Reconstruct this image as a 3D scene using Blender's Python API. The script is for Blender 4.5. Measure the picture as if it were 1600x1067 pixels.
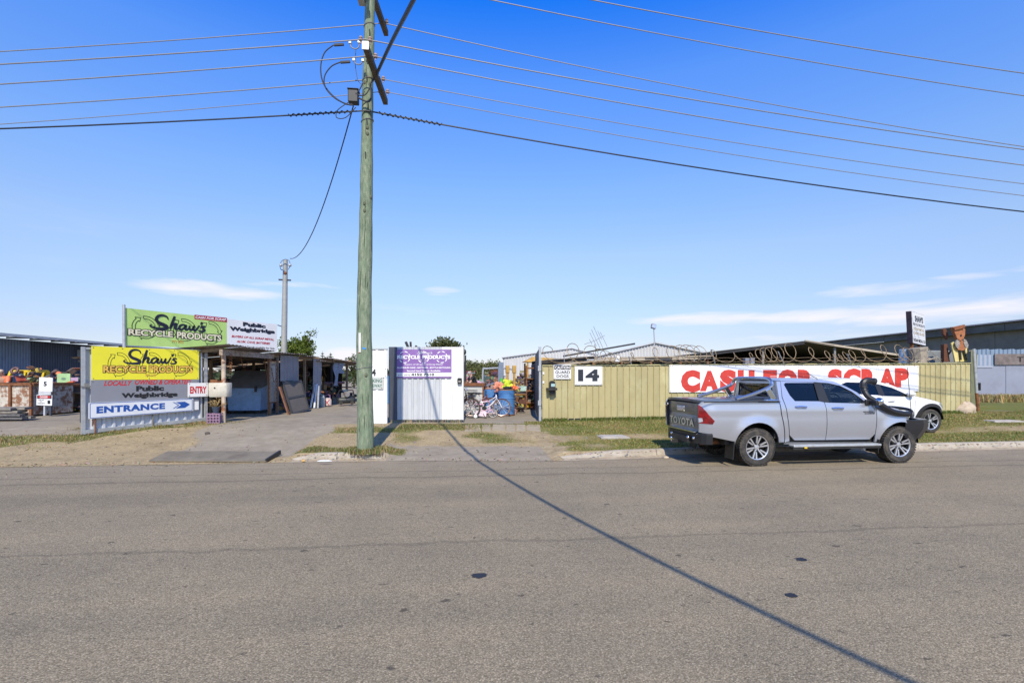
import bpy, bmesh, math, random
from mathutils import Vector, Matrix, noise as mnoise
R = math.radians
for o in list(bpy.data.objects): bpy.data.objects.remove(o)
SC = bpy.context.scene
COL = SC.collection
random.seed(7)

# ------------------------------------------------------------------ camera, sky, sun, exposure
CAM_H, FOC, YAW = 1.8, 780.0, R(5.75)
FW = Vector((math.sin(YAW), math.cos(YAW), 0)); RT = Vector((math.cos(YAW), -math.sin(YAW), 0))
cam_d = bpy.data.cameras.new('camera'); cam = bpy.data.objects.new('camera', cam_d); COL.objects.link(cam)
cam.location = (0, 0, CAM_H); cam.rotation_euler = (R(90), 0, -YAW)
cam_d.sensor_width = 36; cam_d.lens = 36 * FOC / 1600; cam_d.shift_y = 53.5 / 1600
cam_d.clip_start = .05; cam_d.clip_end = 6000
SC.camera = cam
SC.view_settings.view_transform = 'Standard'; SC.view_settings.look = 'None'
SC.view_settings.gamma = 1; SC.view_settings.use_curve_mapping = False
SC.view_settings.exposure = 0.2

SUN_EL = R(45); SUN_AZ = R(182.3)          # azimuth of the sun, clockwise from +Y
w = bpy.data.worlds.new('World'); SC.world = w; w.use_nodes = True
nt = w.node_tree; N = nt.nodes; L = nt.links
N.clear()
out = N.new('ShaderNodeOutputWorld'); bg = N.new('ShaderNodeBackground'); sky = N.new('ShaderNodeTexSky')
sky.sky_type = 'NISHITA'; sky.sun_disc = False; sky.sun_elevation = SUN_EL; sky.sun_rotation = SUN_AZ
sky.air_density = 1.0; sky.dust_density = .4; sky.ozone_density = 2.5
# deepen the blue with height, as the photograph's rendering of this clear sky does (the same all round the compass)
sxyz = N.new('ShaderNodeSeparateXYZ'); tco = N.new('ShaderNodeTexCoord'); L.new(tco.outputs['Generated'], sxyz.inputs[0])
rmp = N.new('ShaderNodeValToRGB'); L.new(sxyz.outputs[2], rmp.inputs[0]); el = rmp.color_ramp.elements
stops = [(0, (.70, .70, .92)), (.072, (.76, .71, .85)), (.231, (1.10, 1.06, 1.13)), (.343, (.98, 1.17, 1.46)), (.5, (.66, 1.15, 1.9)), (.6, (.10, .86, 2.15)), (.78, (.08, .52, 1.2)), (1, (.07, .36, .80))]
el[0].position, el[0].color = 0, (*[q / 2.5 for q in stops[0][1]], 1); el[1].position, el[1].color = 1, (*[q / 2.5 for q in stops[-1][1]], 1)
for p_, c_ in stops[1:-1]: q_ = el.new(p_); q_.color = (*[q / 2.5 for q in c_], 1)
mul = N.new('ShaderNodeVectorMath'); mul.operation = 'MULTIPLY'; L.new(sky.outputs[0], mul.inputs[0]); L.new(rmp.outputs[0], mul.inputs[1])
hs = N.new('ShaderNodeVectorMath'); hs.operation = 'SCALE'; hs.inputs['Scale'].default_value = 2.5; L.new(mul.outputs[0], hs.inputs[0])
# thin flat clouds low over the horizon, laid out by direction in the sky (azimuth, height)
tc = N.new('ShaderNodeTexCoord'); sep = N.new('ShaderNodeSeparateXYZ'); L.new(tc.outputs['Generated'], sep.inputs[0])
def math_(op, a, b=None, c=None):
    q = N.new('ShaderNodeMath'); q.operation = op
    for i, v in enumerate((a, b, c)):
        if v is None: continue
        if isinstance(v, (int, float)): q.inputs[i].default_value = v
        else: L.new(v, q.inputs[i])
    return q.outputs[0]
azi = math_('ARCTAN2', sep.outputs[0], sep.outputs[1]); cmb = N.new('ShaderNodeCombineXYZ'); L.new(azi, cmb.inputs[0]); L.new(sep.outputs[2], cmb.inputs[1])
def cloud_noise(sc, det, loc):
    mp = N.new('ShaderNodeMapping'); L.new(cmb.outputs[0], mp.inputs[0]); mp.inputs['Scale'].default_value = sc; mp.inputs['Location'].default_value = loc
    q = N.new('ShaderNodeTexNoise'); q.inputs['Scale'].default_value = 1; q.inputs['Detail'].default_value = det; q.inputs['Roughness'].default_value = .55; q.inputs['Distortion'].default_value = .4; L.new(mp.outputs[0], q.inputs['Vector']); return q.outputs[0]
cn = cloud_noise((9, 60, 1), 8, (0, 0, 3.3)); cn2 = cloud_noise((2.2, 14, 1), 5, (5, 1, 0))
tot = None
for (px, py), (wa, wh), amp in (((325, 453), (.16, .022), 1.05), ((470, 446), (.12, .010), .7), ((690, 455), (.06, .014), .85), ((1120, 498), (.22, .019), 1.0), ((1480, 486), (.28, .028), 1.05), ((1370, 452), (.16, .018), .8), ((1590, 420), (.1, .012), .6), ((545, 556), (.07, .022), 1.2), ((1250, 527), (.3, .012), .6), ((900, 560), (.5, .03), .35), ((-500, 470), (.3, .03), 1.0), ((2600, 470), (.4, .03), 1.0)):
    D = FW + RT * ((px - 800) / FOC) + Vector((0, 0, (587 - py) / FOC)); D.normalize(); a0 = math.atan2(D.x, D.y)
    u = math_('DIVIDE', math_('SUBTRACT', azi, a0), wa); v = math_('DIVIDE', math_('SUBTRACT', sep.outputs[2], D.z), wh)
    g = math_('MULTIPLY', math_('MAXIMUM', math_('SUBTRACT', 1.0, math_('ADD', math_('MULTIPLY', u, u), math_('MULTIPLY', v, v))), 0.0), amp)
    tot = g if tot is None else math_('ADD', tot, g)
dens = math_('MULTIPLY_ADD', tot, 1.1, math_('MULTIPLY_ADD', cn, 1.5, -1.28)); wide = math_('MULTIPLY', math_('MAXIMUM', math_('SUBTRACT', cn2, .60), 0.0), 1.0)
mr = N.new('ShaderNodeMapRange'); mr.inputs[1].default_value = 0; mr.inputs[2].default_value = .75; L.new(dens, mr.inputs[0])
low = N.new('ShaderNodeMapRange'); low.inputs[1].default_value = .32; low.inputs[2].default_value = .12; L.new(sep.outputs[2], low.inputs[0])
fac = math_('MINIMUM', math_('ADD', math_('MULTIPLY', mr.outputs[0], .82), math_('MULTIPLY', wide, low.outputs[0])), .9)
mx = N.new('ShaderNodeMix'); mx.data_type = 'RGBA'; L.new(fac, mx.inputs[0]); L.new(hs.outputs[0], mx.inputs[6]); mx.inputs[7].default_value = (6.3, 6.05, 6.45, 1)
L.new(mx.outputs[2], bg.inputs['Color'])
bg.inputs['Strength'].default_value = .14; L.new(bg.outputs[0], out.inputs[0])
sd = bpy.data.lights.new('sun', 'SUN'); sd.energy = 4.6; sd.angle = R(.53); sd.color = (1, .90, .73)
sun = bpy.data.objects.new('sun', sd); COL.objects.link(sun)
to_sun = Vector((math.sin(SUN_AZ) * math.cos(SUN_EL), math.cos(SUN_AZ) * math.cos(SUN_EL), math.sin(SUN_EL)))
sun.rotation_euler = to_sun.to_track_quat('Z', 'Y').to_euler(); sun.location = to_sun * 60

# ------------------------------------------------------------------ survey helpers: sight lines from the camera station to points at known distance or on the ground
def ray(px, py): return FW + RT * ((px - 800) / FOC) + Vector((0, 0, (587 - py) / FOC))
def P(px, py, k): return Vector((0, 0, CAM_H)) + ray(px, py) * (FOC / k)      # k: pixels per metre there
def CF(x, d, z): v = RT * x + FW * d; return Vector((v.x, v.y, z))
def smooth(t): t = max(0, min(1, t)); return t * t * (3 - 2 * t)
def kerb_y(x): return 10.75 - .38 * math.exp(-((x - 2.2) / 2.6) ** 2) + .03 * max(0, min(x, 30) - 9)
def kerb_w(x): return smooth((x + 3.75) / .25) * (1 - smooth((x + 1.75) / .3)) + smooth((x - 1.95) / .3)
def T(x, y):
    s = y - kerb_y(x)
    if s <= 0: return 0.0
    kw = kerb_w(x); hk = .125 * kw + .045 * (1 - kw)
    hf = .38 + .0078 * max(0, min(x, 22) - 2.4)
    b = min(1, s / .4) if kw < .5 else 1
    return hk * b + (hf - hk) * smooth((s - .4) / 4.3)
def G(px, py):
    D = ray(px, py); z = .2
    for _ in range(25):
        t = (z - CAM_H) / D.z; p = D * t; z = .5 * z + .5 * T(p.x, p.y)
    t = (z - CAM_H) / D.z
    return Vector((D.x * t, D.y * t, z))
def kk(px, py): p = G(px, py); return FOC / p.xy.dot(FW.xy)
def onY(px, py, Y):
    D = ray(px, py); t = Y / D.y; return Vector((D.x * t, Y, CAM_H + D.z * t))

# ------------------------------------------------------------------ object helpers
def link(o): COL.objects.link(o); return o
def tag(o, label, cat, group=None, kind=None):
    if label: o['label'] = label
    if cat: o['category'] = cat
    if group: o['group'] = group
    if kind: o['kind'] = kind
    return o
def thing(name, label, cat, loc=(0, 0, 0), rz=0, group=None):
    o = bpy.data.objects.new(name, None); o.empty_display_size = .2; link(o)
    o.location = loc; o.rotation_euler = (0, 0, rz)
    return tag(o, label, cat, group)
def root_of(o):
    while o.parent: o = o.parent
    return o
def rmat(o): r = root_of(o); return Matrix.Translation(r.location) @ Matrix.Rotation(r.rotation_euler.z, 4, 'Z')
def copy_tree(o, parent=None):
    c = o.copy(); COL.objects.link(c)
    if parent: c.parent = parent
    for ch in list(o.children): copy_tree(ch, c)
    return c

class MB:
    """collects shapes; build() links them as one mesh object"""
    def __init__(s): s.v = []; s.f = []; s.c = []; s.col = None
    def add(s, vs, fs):
        n = len(s.v); s.v += [Vector(p) for p in vs]; s.f += [tuple(i + n for i in f) for f in fs]
        if s.col is not None: s.c += [s.col] * len(vs)
        return s
    def box(s, c, size, rot=None):
        hx, hy, hz = (q / 2 for q in size); m = Matrix.Identity(3)
        if rot is not None: m = rot if isinstance(rot, Matrix) else Matrix.Rotation(rot, 3, 'Z')
        vs = [Vector(c) + m @ Vector((x * hx, y * hy, z * hz)) for x in (-1, 1) for y in (-1, 1) for z in (-1, 1)]
        return s.add(vs, [(0, 1, 3, 2), (4, 6, 7, 5), (0, 4, 5, 1), (2, 3, 7, 6), (0, 2, 6, 4), (1, 5, 7, 3)])
    def bar(s, a, b, w, h=None, up=(0, 0, 1)):
        a = Vector(a); b = Vector(b); d = b - a; l = d.length
        if l < 1e-6: return s
        d.normalize(); u = Vector(up)
        if abs(d.dot(u)) > .98: u = Vector((1, 0, 0))
        x = d.cross(u).normalized(); z = x.cross(d)
        return s.box((a + b) / 2, (w, l, h or w), Matrix((x, d, z)).transposed())
    def tube(s, pts, r, n=8, closed=False, caps=True):
        pts = [Vector(p) for p in pts]; m = len(pts); vs = []; prev = None
        for i, p in enumerate(pts):
            a = pts[i - 1] if (i or closed) else pts[0]; b = pts[(i + 1) % m] if (i < m - 1 or closed) else pts[-1]
            t = (b - a).normalized()
            u = Vector((0, 0, 1)) if prev is None else prev
            if abs(t.dot(u)) > .985: u = Vector((1, 0, 0)) if abs(t.x) < .9 else Vector((0, 1, 0))
            x = (u - t * u.dot(t)).normalized(); y = t.cross(x); prev = x
            rr = r[i] if isinstance(r, (list, tuple)) else r
            vs += [p + x * (rr * math.cos(2 * math.pi * j / n)) + y * (rr * math.sin(2 * math.pi * j / n)) for j in range(n)]
        fs = []
        for i in range(m if closed else m - 1):
            i2 = (i + 1) % m
            fs += [(i * n + j, i * n + (j + 1) % n, i2 * n + (j + 1) % n, i2 * n + j) for j in range(n)]
        if caps and not closed: fs += [tuple(range(n))[::-1], tuple(range((m - 1) * n, m * n))]
        return s.add(vs, fs)
    def lathe(s, prof, c=(0, 0, 0), axis='Z', n=24, rot=None, caps=True):
        """prof: (radius, height) list"""
        m = len(prof); vs = []
        for r_, h in prof:
            for j in range(n):
                a = 2 * math.pi * j / n; p = Vector((r_ * math.cos(a), r_ * math.sin(a), h))
                if axis == 'Y': p = Vector((p.x, p.z, p.y))
                if axis == 'X': p = Vector((p.z, p.x, p.y))
                if rot is not None: p = rot @ p
                vs.append(Vector(c) + p)
        fs = [(i * n + j, i * n + (j + 1) % n, (i + 1) * n + (j + 1) % n, (i + 1) * n + j) for i in range(m - 1) for j in range(n)]
        if caps and prof[0][0] > 1e-4: fs.append(tuple(range(n))[::-1])
        if caps and prof[-1][0] > 1e-4: fs.append(tuple(range((m - 1) * n, m * n)))
        return s.add(vs, fs)
    def grid(s, pts):
        """pts[i][j] vectors"""
        n = len(pts[0])
        return s.add([p for r_ in pts for p in r_], [(i * n + j, i * n + j + 1, (i + 1) * n + j + 1, (i + 1) * n + j) for i in range(len(pts) - 1) for j in range(n - 1)])
    def prism(s, poly, depth, fn):
        """poly of (a,b); fn(a,b,t) -> Vector with t in 0..depth"""
        n = len(poly)
        vs = [fn(a, b, 0) for a, b in poly] + [fn(a, b, depth) for a, b in poly]
        return s.add(vs, [tuple(range(n)), tuple(range(n, 2 * n))[::-1]] + [(i, i + n, (i + 1) % n + n, (i + 1) % n) for i in range(n)])
    def sphere(s, c, r, n=10, m=7, sc=(1, 1, 1)):
        vs = []
        for i in range(m + 1):
            t = math.pi * i / m
            for j in range(n):
                a = 2 * math.pi * j / n
                vs.append(Vector(c) + Vector((math.sin(t) * math.cos(a) * r * sc[0], math.sin(t) * math.sin(a) * r * sc[1], math.cos(t) * r * sc[2])))
        return s.add(vs, [(i * n + j, i * n + (j + 1) % n, (i + 1) * n + (j + 1) % n, (i + 1) * n + j) for i in range(m) for j in range(n)])
    def mesh(s, name, mat, smooth_=False, fix=True, angle=35):
        me = bpy.data.meshes.new(name); me.from_pydata([tuple(p) for p in s.v], [], s.f)
        if s.c:
            a = me.attributes.new('Col', 'FLOAT_COLOR', 'POINT'); a.data.foreach_set('color', [q for c in s.c for q in (*c[:3], 1.0)])
        if fix:
            bm = bmesh.new(); bm.from_mesh(me); bmesh.ops.recalc_face_normals(bm, faces=bm.faces); bm.to_mesh(me); bm.free()
        if smooth_:
            me.polygons.foreach_set('use_smooth', [True] * len(me.polygons)); me.set_sharp_from_angle(angle=R(angle))
        if mat: me.materials.append(mat)
        return me
    def build(s, name, mat, parent=None, smooth_=False, world=False, label=None, fix=True, bevel=0, angle=35):
        if world and parent:
            m = rmat(parent).inverted(); s.v = [m @ p for p in s.v]
        o = bpy.data.objects.new(name, s.mesh(name, mat, smooth_, fix, angle)); link(o)
        if parent: o.parent = parent
        if label: o['label'] = label
        if bevel:
            b = o.modifiers.new('bevel', 'BEVEL'); b.width = bevel; b.segments = 2; b.limit_method = 'ANGLE'
        return o
def piece(name, me, parent, loc=(0, 0, 0), rot=None, sc=None):
    o = bpy.data.objects.new(name, me); link(o); o.parent = parent; o.location = loc
    if rot: o.rotation_euler = rot
    if sc: o.scale = sc
    return o

# ------------------------------------------------------------------ materials
def lin(c): return tuple((q / 12.92 if q <= .04045 else ((q + .055) / 1.055) ** 2.4) for q in c)
def hx(h): return lin(tuple(int(h[i:i + 2], 16) / 255 for i in (0, 2, 4)))
MATS = {}
def M(name, col, rough=.6, metal=0, var=.14, vs=4, dirt=0, dcol=(.16, .07, .03), ds=5, dth=.55, bump=0, bs=60, coat=0, streak=1.0, spec=.5, attr=False, col2=None, objvar=0):
    if name in MATS: return MATS[name]
    m = bpy.data.materials.new(name); m.use_nodes = True; t = m.node_tree; n = t.nodes; l = t.links
    b = n['Principled BSDF']; b.inputs['Roughness'].default_value = rough; b.inputs['Metallic'].default_value = metal
    b.inputs['Coat Weight'].default_value = coat; b.inputs['Coat Roughness'].default_value = .06; b.inputs['Specular IOR Level'].default_value = spec
    tc = n.new('ShaderNodeNewGeometry'); mp = n.new('ShaderNodeMapping'); l.new(tc.outputs['Position'], mp.inputs[0])
    mp.inputs['Scale'].default_value = (streak, streak, 1)
    nz = n.new('ShaderNodeTexNoise'); nz.inputs['Scale'].default_value = vs; nz.inputs['Detail'].default_value = 6; nz.inputs['Roughness'].default_value = .62
    l.new(mp.outputs[0], nz.inputs[0])
    mix = n.new('ShaderNodeMix'); mix.data_type = 'RGBA'; l.new(nz.outputs[0], mix.inputs[0])
    rp = n.new('ShaderNodeMapRange'); rp.inputs[1].default_value = .3; rp.inputs[2].default_value = .7; l.new(nz.outputs[0], rp.inputs[0]); l.new(rp.outputs[0], mix.inputs[0])
    if attr:
        a = n.new('ShaderNodeAttribute'); a.attribute_name = 'Col'
        for sl, f in ((6, 1 - var), (7, 1 + var)):
            mu = n.new('ShaderNodeMix'); mu.data_type = 'RGBA'; mu.blend_type = 'MULTIPLY'; mu.inputs[0].default_value = 1
            l.new(a.outputs['Color'], mu.inputs[6]); mu.inputs[7].default_value = (f, f, f, 1); l.new(mu.outputs[2], mix.inputs[sl])
    else:
        mix.inputs[6].default_value = (*[q * (1 - var) for q in col], 1)
        mix.inputs[7].default_value = (*(col2 or [min(1, q * (1 + var)) for q in col]), 1)
    src = mix.outputs[2]
    if dirt:
        n2 = n.new('ShaderNodeTexNoise'); n2.inputs['Scale'].default_value = ds; n2.inputs['Detail'].default_value = 8; n2.inputs['Roughness'].default_value = .7
        l.new(mp.outputs[0], n2.inputs[0])
        r2 = n.new('ShaderNodeMapRange'); r2.inputs[1].default_value = dth; r2.inputs[2].default_value = dth + .12; r2.inputs[4].default_value = dirt; l.new(n2.outputs[0], r2.inputs[0])
        m2 = n.new('ShaderNodeMix'); m2.data_type = 'RGBA'; l.new(r2.outputs[0], m2.inputs[0]); l.new(src, m2.inputs[6]); m2.inputs[7].default_value = (*dcol, 1)
        src = m2.outputs[2]
    if objvar:
        oi = n.new('ShaderNodeObjectInfo'); rr = n.new('ShaderNodeMapRange'); rr.inputs[3].default_value = 1 - objvar; rr.inputs[4].default_value = 1 + objvar; l.new(oi.outputs['Random'], rr.inputs[0])
        vm = n.new('ShaderNodeVectorMath'); vm.operation = 'SCALE'; l.new(src, vm.inputs[0]); l.new(rr.outputs[0], vm.inputs['Scale']); src = vm.outputs[0]
    l.new(src, b.inputs['Base Color'])
    if bump:
        nb = n.new('ShaderNodeTexNoise'); nb.inputs['Scale'].default_value = bs; nb.inputs['Detail'].default_value = 4; l.new(tc.outputs['Position'], nb.inputs[0])
        bp = n.new('ShaderNodeBump'); bp.inputs['Strength'].default_value = bump; bp.inputs['Distance'].default_value = .01; l.new(nb.outputs[0], bp.inputs['Height']); l.new(bp.outputs[0], b.inputs['Normal'])
    MATS[name] = m; return m
def glass(name, tint=(.25, .3, .3), refl=1.0):
    if name in MATS: return MATS[name]
    m = bpy.data.materials.new(name); m.use_nodes = True; t = m.node_tree; n = t.nodes; l = t.links
    n.remove(n['Principled BSDF']); o = n['Material Output']
    tr = n.new('ShaderNodeBsdfTransparent'); tr.inputs[0].default_value = (*tint, 1)
    gl = n.new('ShaderNodeBsdfGlossy'); gl.inputs['Roughness'].default_value = .02; gl.inputs[0].default_value = (refl, refl, refl, 1)
    fr = n.new('ShaderNodeFresnel'); fr.inputs[0].default_value = 1.5; mx = n.new('ShaderNodeMixShader')
    l.new(fr.outputs[0], mx.inputs[0]); l.new(tr.outputs[0], mx.inputs[1]); l.new(gl.outputs[0], mx.inputs[2]); l.new(mx.outputs[0], o.inputs[0])
    MATS[name] = m; return m
white = M('white_sheet', (.74, .74, .71), .55, var=.06, vs=2, dirt=.25, dcol=(.42, .36, .28), ds=3, dth=.58)
white_old = M('white_old_sheet', (.50, .52, .53), .6, var=.08, vs=2, dirt=.3, dcol=(.34, .33, .3), ds=2.5, streak=3)
signwhite = M('sign_white', (.78, .78, .77), .45, var=.04, vs=1.5, dirt=.18, dcol=(.5, .47, .42), ds=4, dth=.6)
slate = M('slate_paint', (.055, .066, .09), .5, var=.1)
olive = M('olive_sheet', (.41, .355, .175), .5, var=.09, vs=1.6, dirt=.45, dcol=(.52, .49, .28), ds=1.1, dth=.52, streak=1.6, objvar=.085)
olive_dark = M('olive_trim', (.36, .33, .16), .5)
galv = M('galvanised', (.42, .44, .45), .45, .35, var=.15, vs=8, dirt=.3, dcol=(.28, .2, .13), ds=5)
galv_dark = M('weathered_steel', (.23, .23, .22), .55, .2, var=.2, vs=6, dirt=.5, dcol=(.17, .09, .045), ds=4, dth=.5)
rust = M('rust', (.19, .075, .03), .85, var=.4, vs=9, dirt=.5, dcol=(.30, .15, .06), ds=14, bump=.4)
rustwhite = M('rusty_white_paint', (.52, .48, .40), .7, var=.15, dirt=.95, dcol=(.22, .09, .035), ds=4.5, dth=.45)
darksteel = M('dark_steel', (.035, .034, .033), .5, .2, var=.3)
black = M('black_plastic', (.014, .014, .015), .45, var=.2)
rubber = M('tyre_rubber', (.035, .033, .030), .85, var=.25, vs=12, dirt=.5, dcol=(.12, .10, .075), ds=9, dth=.48)
timber = M('weathered_timber', (.24, .17, .10), .85, var=.3, vs=10, bump=.3)
silver = M('silver_car_paint', (.48, .50, .545), .28, .6, var=.02, vs=1.5, coat=.5, dirt=.12, dcol=(.33, .29, .23), ds=2.2, dth=.56)
chrome = M('chrome', (.75, .76, .78), .12, 1, var=.02)
alloy = M('alloy_rim', (.62, .63, .65), .28, .7, var=.05)
carwhite = M('white_car_paint', (.80, .80, .79), .3, var=.01, coat=.6)
darkglass = glass('dark_glass', (.06, .07, .085)); paleglass = glass('pale_glass', (.42, .47, .45))
redlens = M('red_lens', (.20, .004, .006), .15, var=.6, vs=9, coat=.6, dirt=.7, dcol=(.05, .002, .003), ds=7, dth=.5)
clearlens = M('clear_lens', (.55, .6, .65), .1, .4, var=.3, vs=14, coat=1)
green_pole = None

# ------------------------------------------------------------------ lettering
FONT = {}
def glyphs(txt, bold=.0, shear=0, spacing=1.0, word=1.0):
    key = (txt, bold, shear, spacing, word)
    if key in FONT: return FONT[key]
    c = bpy.data.curves.new('lettering', 'FONT'); c.body = txt; c.size = 1; c.offset = bold; c.shear = shear; c.space_character = spacing; c.space_word = word
    c.resolution_u = 3; c.fill_mode = 'FRONT'
    o = bpy.data.objects.new('lettering', c); COL.objects.link(o)
    me = bpy.data.meshes.new_from_object(o.evaluated_get(bpy.context.evaluated_depsgraph_get()))
    vs = [v.co.copy() for v in me.vertices]; fs = [tuple(p.vertices) for p in me.polygons]
    bpy.data.objects.remove(o); bpy.data.curves.remove(c); bpy.data.meshes.remove(me)
    x0 = min(v.x for v in vs); x1 = max(v.x for v in vs); y0 = min(v.y for v in vs); y1 = max(v.y for v in vs)
    vs = [((v.x - x0) / (x1 - x0), (v.y - y0) / (y1 - y0)) for v in vs]
    FONT[key] = (vs, fs); return FONT[key]
class Board:
    """an upright plane in the place: origin base-left, local x along it, z up, -y towards its face"""
    def __init__(s, p0, p1):
        s.p0 = Vector(p0); d = Vector(p1) - s.p0; s.rz = math.atan2(d.y, d.x); s.len = d.xy.length
        s.u = Vector((math.cos(s.rz), math.sin(s.rz), 0)); s.n = Vector((-s.u.y, s.u.x, 0))
    def uv(s, px, py, off=0):
        D = ray(px, py); c = Vector((0, 0, CAM_H)); p0 = s.p0 + s.n * off
        t = (p0 - c).dot(s.n) / D.dot(s.n); q = c + D * t - s.p0
        return q.dot(s.u), q.z
    def rect(s, x0, y0, x1, y1):
        ym = (y0 + y1) / 2; xm = (x0 + x1) / 2
        return s.uv(x0, ym)[0], s.uv(xm, y1)[1], s.uv(x1, ym)[0], s.uv(xm, y0)[1]
def put_text(mb, txt, box, off, bold=.0, shear=0, spacing=1.0, word=1.0, tilt=0):
    """letters filling the box (x0,z0,x1,z1) on a board, off metres proud of it; tilt: rise over the width"""
    x0, z0, x1, z1 = box; vs, fs = glyphs(txt, bold, shear, spacing, word)
    mb.add([(x0 + a * (x1 - x0), -off, z0 + b * (z1 - z0) + tilt * (a - .5)) for a, b in vs], fs)
def ribbon(mb, pts, wd, off, closed=False, n=6):
    """smooth painted stroke through pts (x,z), widths wd"""
    q = [Vector((p[0], p[1])) for p in pts]; m = len(q); ws = wd if isinstance(wd, (list, tuple)) else [wd] * m
    line = []; lw = []
    seg = m if closed else m - 1
    for i in range(seg):
        a = q[(i - 1) % m] if (i or closed) else q[0]; b = q[i]; c = q[(i + 1) % m]; d = q[(i + 2) % m] if (i + 2 < m or closed) else q[-1]
        for j in range(n):
            t = j / n
            line.append(.5 * ((2 * b) + (c - a) * t + (2 * a - 5 * b + 4 * c - d) * t * t + (3 * b - a - 3 * c + d) * t ** 3)); lw.append(ws[i] * (1 - t) + ws[(i + 1) % m] * t)
    if not closed: line.append(q[-1]); lw.append(ws[-1])
    vs = []; k = len(line)
    for i, p in enumerate(line):
        t = (line[(i + 1) % k] if (closed or i < k - 1) else p) - (line[i - 1] if (closed or i) else p)
        t = t.normalized() if t.length > 1e-9 else Vector((1, 0)); nn = Vector((-t.y, t.x)) * lw[i] / 2
        vs += [(p.x + nn.x, -off, p.y + nn.y), (p.x - nn.x, -off, p.y - nn.y)]
    fs = [(2 * i, 2 * i + 1, 2 * ((i + 1) % k) + 1, 2 * ((i + 1) % k)) for i in range(k if closed else k - 1)]
    mb.add(vs, fs)
SCRIPT = [  # brush strokes of the hand-lettered name, in a 0..560 x 0..170 box (y down)
    ([(172, 48), (160, 20), (120, 8), (78, 22), (60, 58), (82, 90), (125, 108), (158, 126), (150, 148), (95, 154), (35, 148), (2, 132), (20, 116)], [8, 12, 16, 20, 22, 24, 26, 26, 24, 18, 14, 9, 6]),
    ([(236, 6), (222, 50), (205, 100), (190, 148)], [16, 20, 20, 16]),
    ([(196, 126), (222, 98), (246, 88), (250, 104), (240, 134), (256, 146), (274, 132)], [10, 14, 18, 20, 20, 16, 8]),
    ([(346, 96), (318, 90), (288, 108), (282, 138), (304, 146), (334, 118), (350, 94), (342, 134), (358, 144), (376, 126)], [12, 14, 18, 19, 16, 14, 18, 20, 16, 8]),
    ([(388, 94), (384, 124), (396, 143), (416, 128), (432, 96), (426, 130), (442, 143), (466, 122), (482, 92), (496, 92)], [14, 18, 18, 14, 16, 19, 18, 14, 12, 8]),
    ([(508, 42), (512, 54), (500, 74)], [18, 16, 4]),
    ([(556, 96), (532, 90), (516, 102), (532, 116), (546, 130), (532, 146), (500, 148), (476, 142)], [12, 14, 16, 18, 18, 16, 13, 6])]
def put_script(mb, box, off, tilt=0, grow=1.35):
    x0, z0, x1, z1 = box
    for pts, ws in SCRIPT:
        q = [(x0 + a / 560 * (x1 - x0), z1 - b / 160 * (z1 - z0) + tilt * (a / 560 - .5)) for a, b in pts]
        ribbon(mb, q, [v_ * grow / 560 * (x1 - x0) for v_ in ws], off)
def cycle_arrows(mb, cx, cz, rx, rz_, off, wd, tilt=0, n=3, a0=100):
    """ring of chasing arrows drawn in outline"""
    for k in range(n):
        s0 = a0 - k * 360 / n; sweep = 360 / n * .72
        outer = []; inner = []
        for j in range(7):
            a = R(s0 - sweep * j / 6); outer.append((1.1, a)); inner.append((.84, a))
        ah = R(s0 - sweep); tip = R(s0 - sweep - 20)
        loop = outer + [(1.26, ah), (.98, tip), (.70, ah)] + inner[::-1]
        q = [(cx + r_ * rx * math.cos(a), cz + r_ * rz_ * math.sin(a)) for r_, a in loop]
        q = [(a, b + tilt * (a - cx)) for a, b in q]
        for i in range(len(q)):
            a, b = q[i], q[(i + 1) % len(q)]; ribbon(mb, [a, b], wd, off, n=1)
def rect_on(mb, box, off, th=.004, tilt=0):
    x0, z0, x1, z1 = box
    mb.add([(x0, -off, z0 - tilt / 2), (x1, -off, z0 + tilt / 2), (x1, -off, z1 + tilt / 2), (x0, -off, z1 - tilt / 2),
            (x0, -off + th, z0 - tilt / 2), (x1, -off + th, z0 + tilt / 2), (x1, -off + th, z1 + tilt / 2), (x0, -off + th, z1 - tilt / 2)],
           [(0, 1, 2, 3), (7, 6, 5, 4), (0, 4, 5, 1), (1, 5, 6, 2), (2, 6, 7, 3), (3, 7, 4, 0)])
def corr_mesh(name, wd, ht, pitch, depth, mat, kind='trap', th=0):
    """one corrugated sheet: x 0..wd, z 0..ht, ribs towards -y"""
    xs = []; x = 0
    while x < wd - 1e-6:
        if kind == 'trap': xs += [(x, 0), (x + pitch * .55, 0), (x + pitch * .66, -depth), (x + pitch * .89, -depth)]
        else: xs += [(x + pitch * j / 6, -depth * .5 * (1 - math.cos(2 * math.pi * j / 6))) for j in range(6)]
        x += pitch
    xs = [q for q in xs if q[0] < wd - 1e-6] + [(wd, 0)]
    mb = MB(); mb.grid([[Vector((a, b, z)) for a, b in xs] for z in (0, ht)])
    return mb.mesh(name, mat, fix=False)

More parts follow.
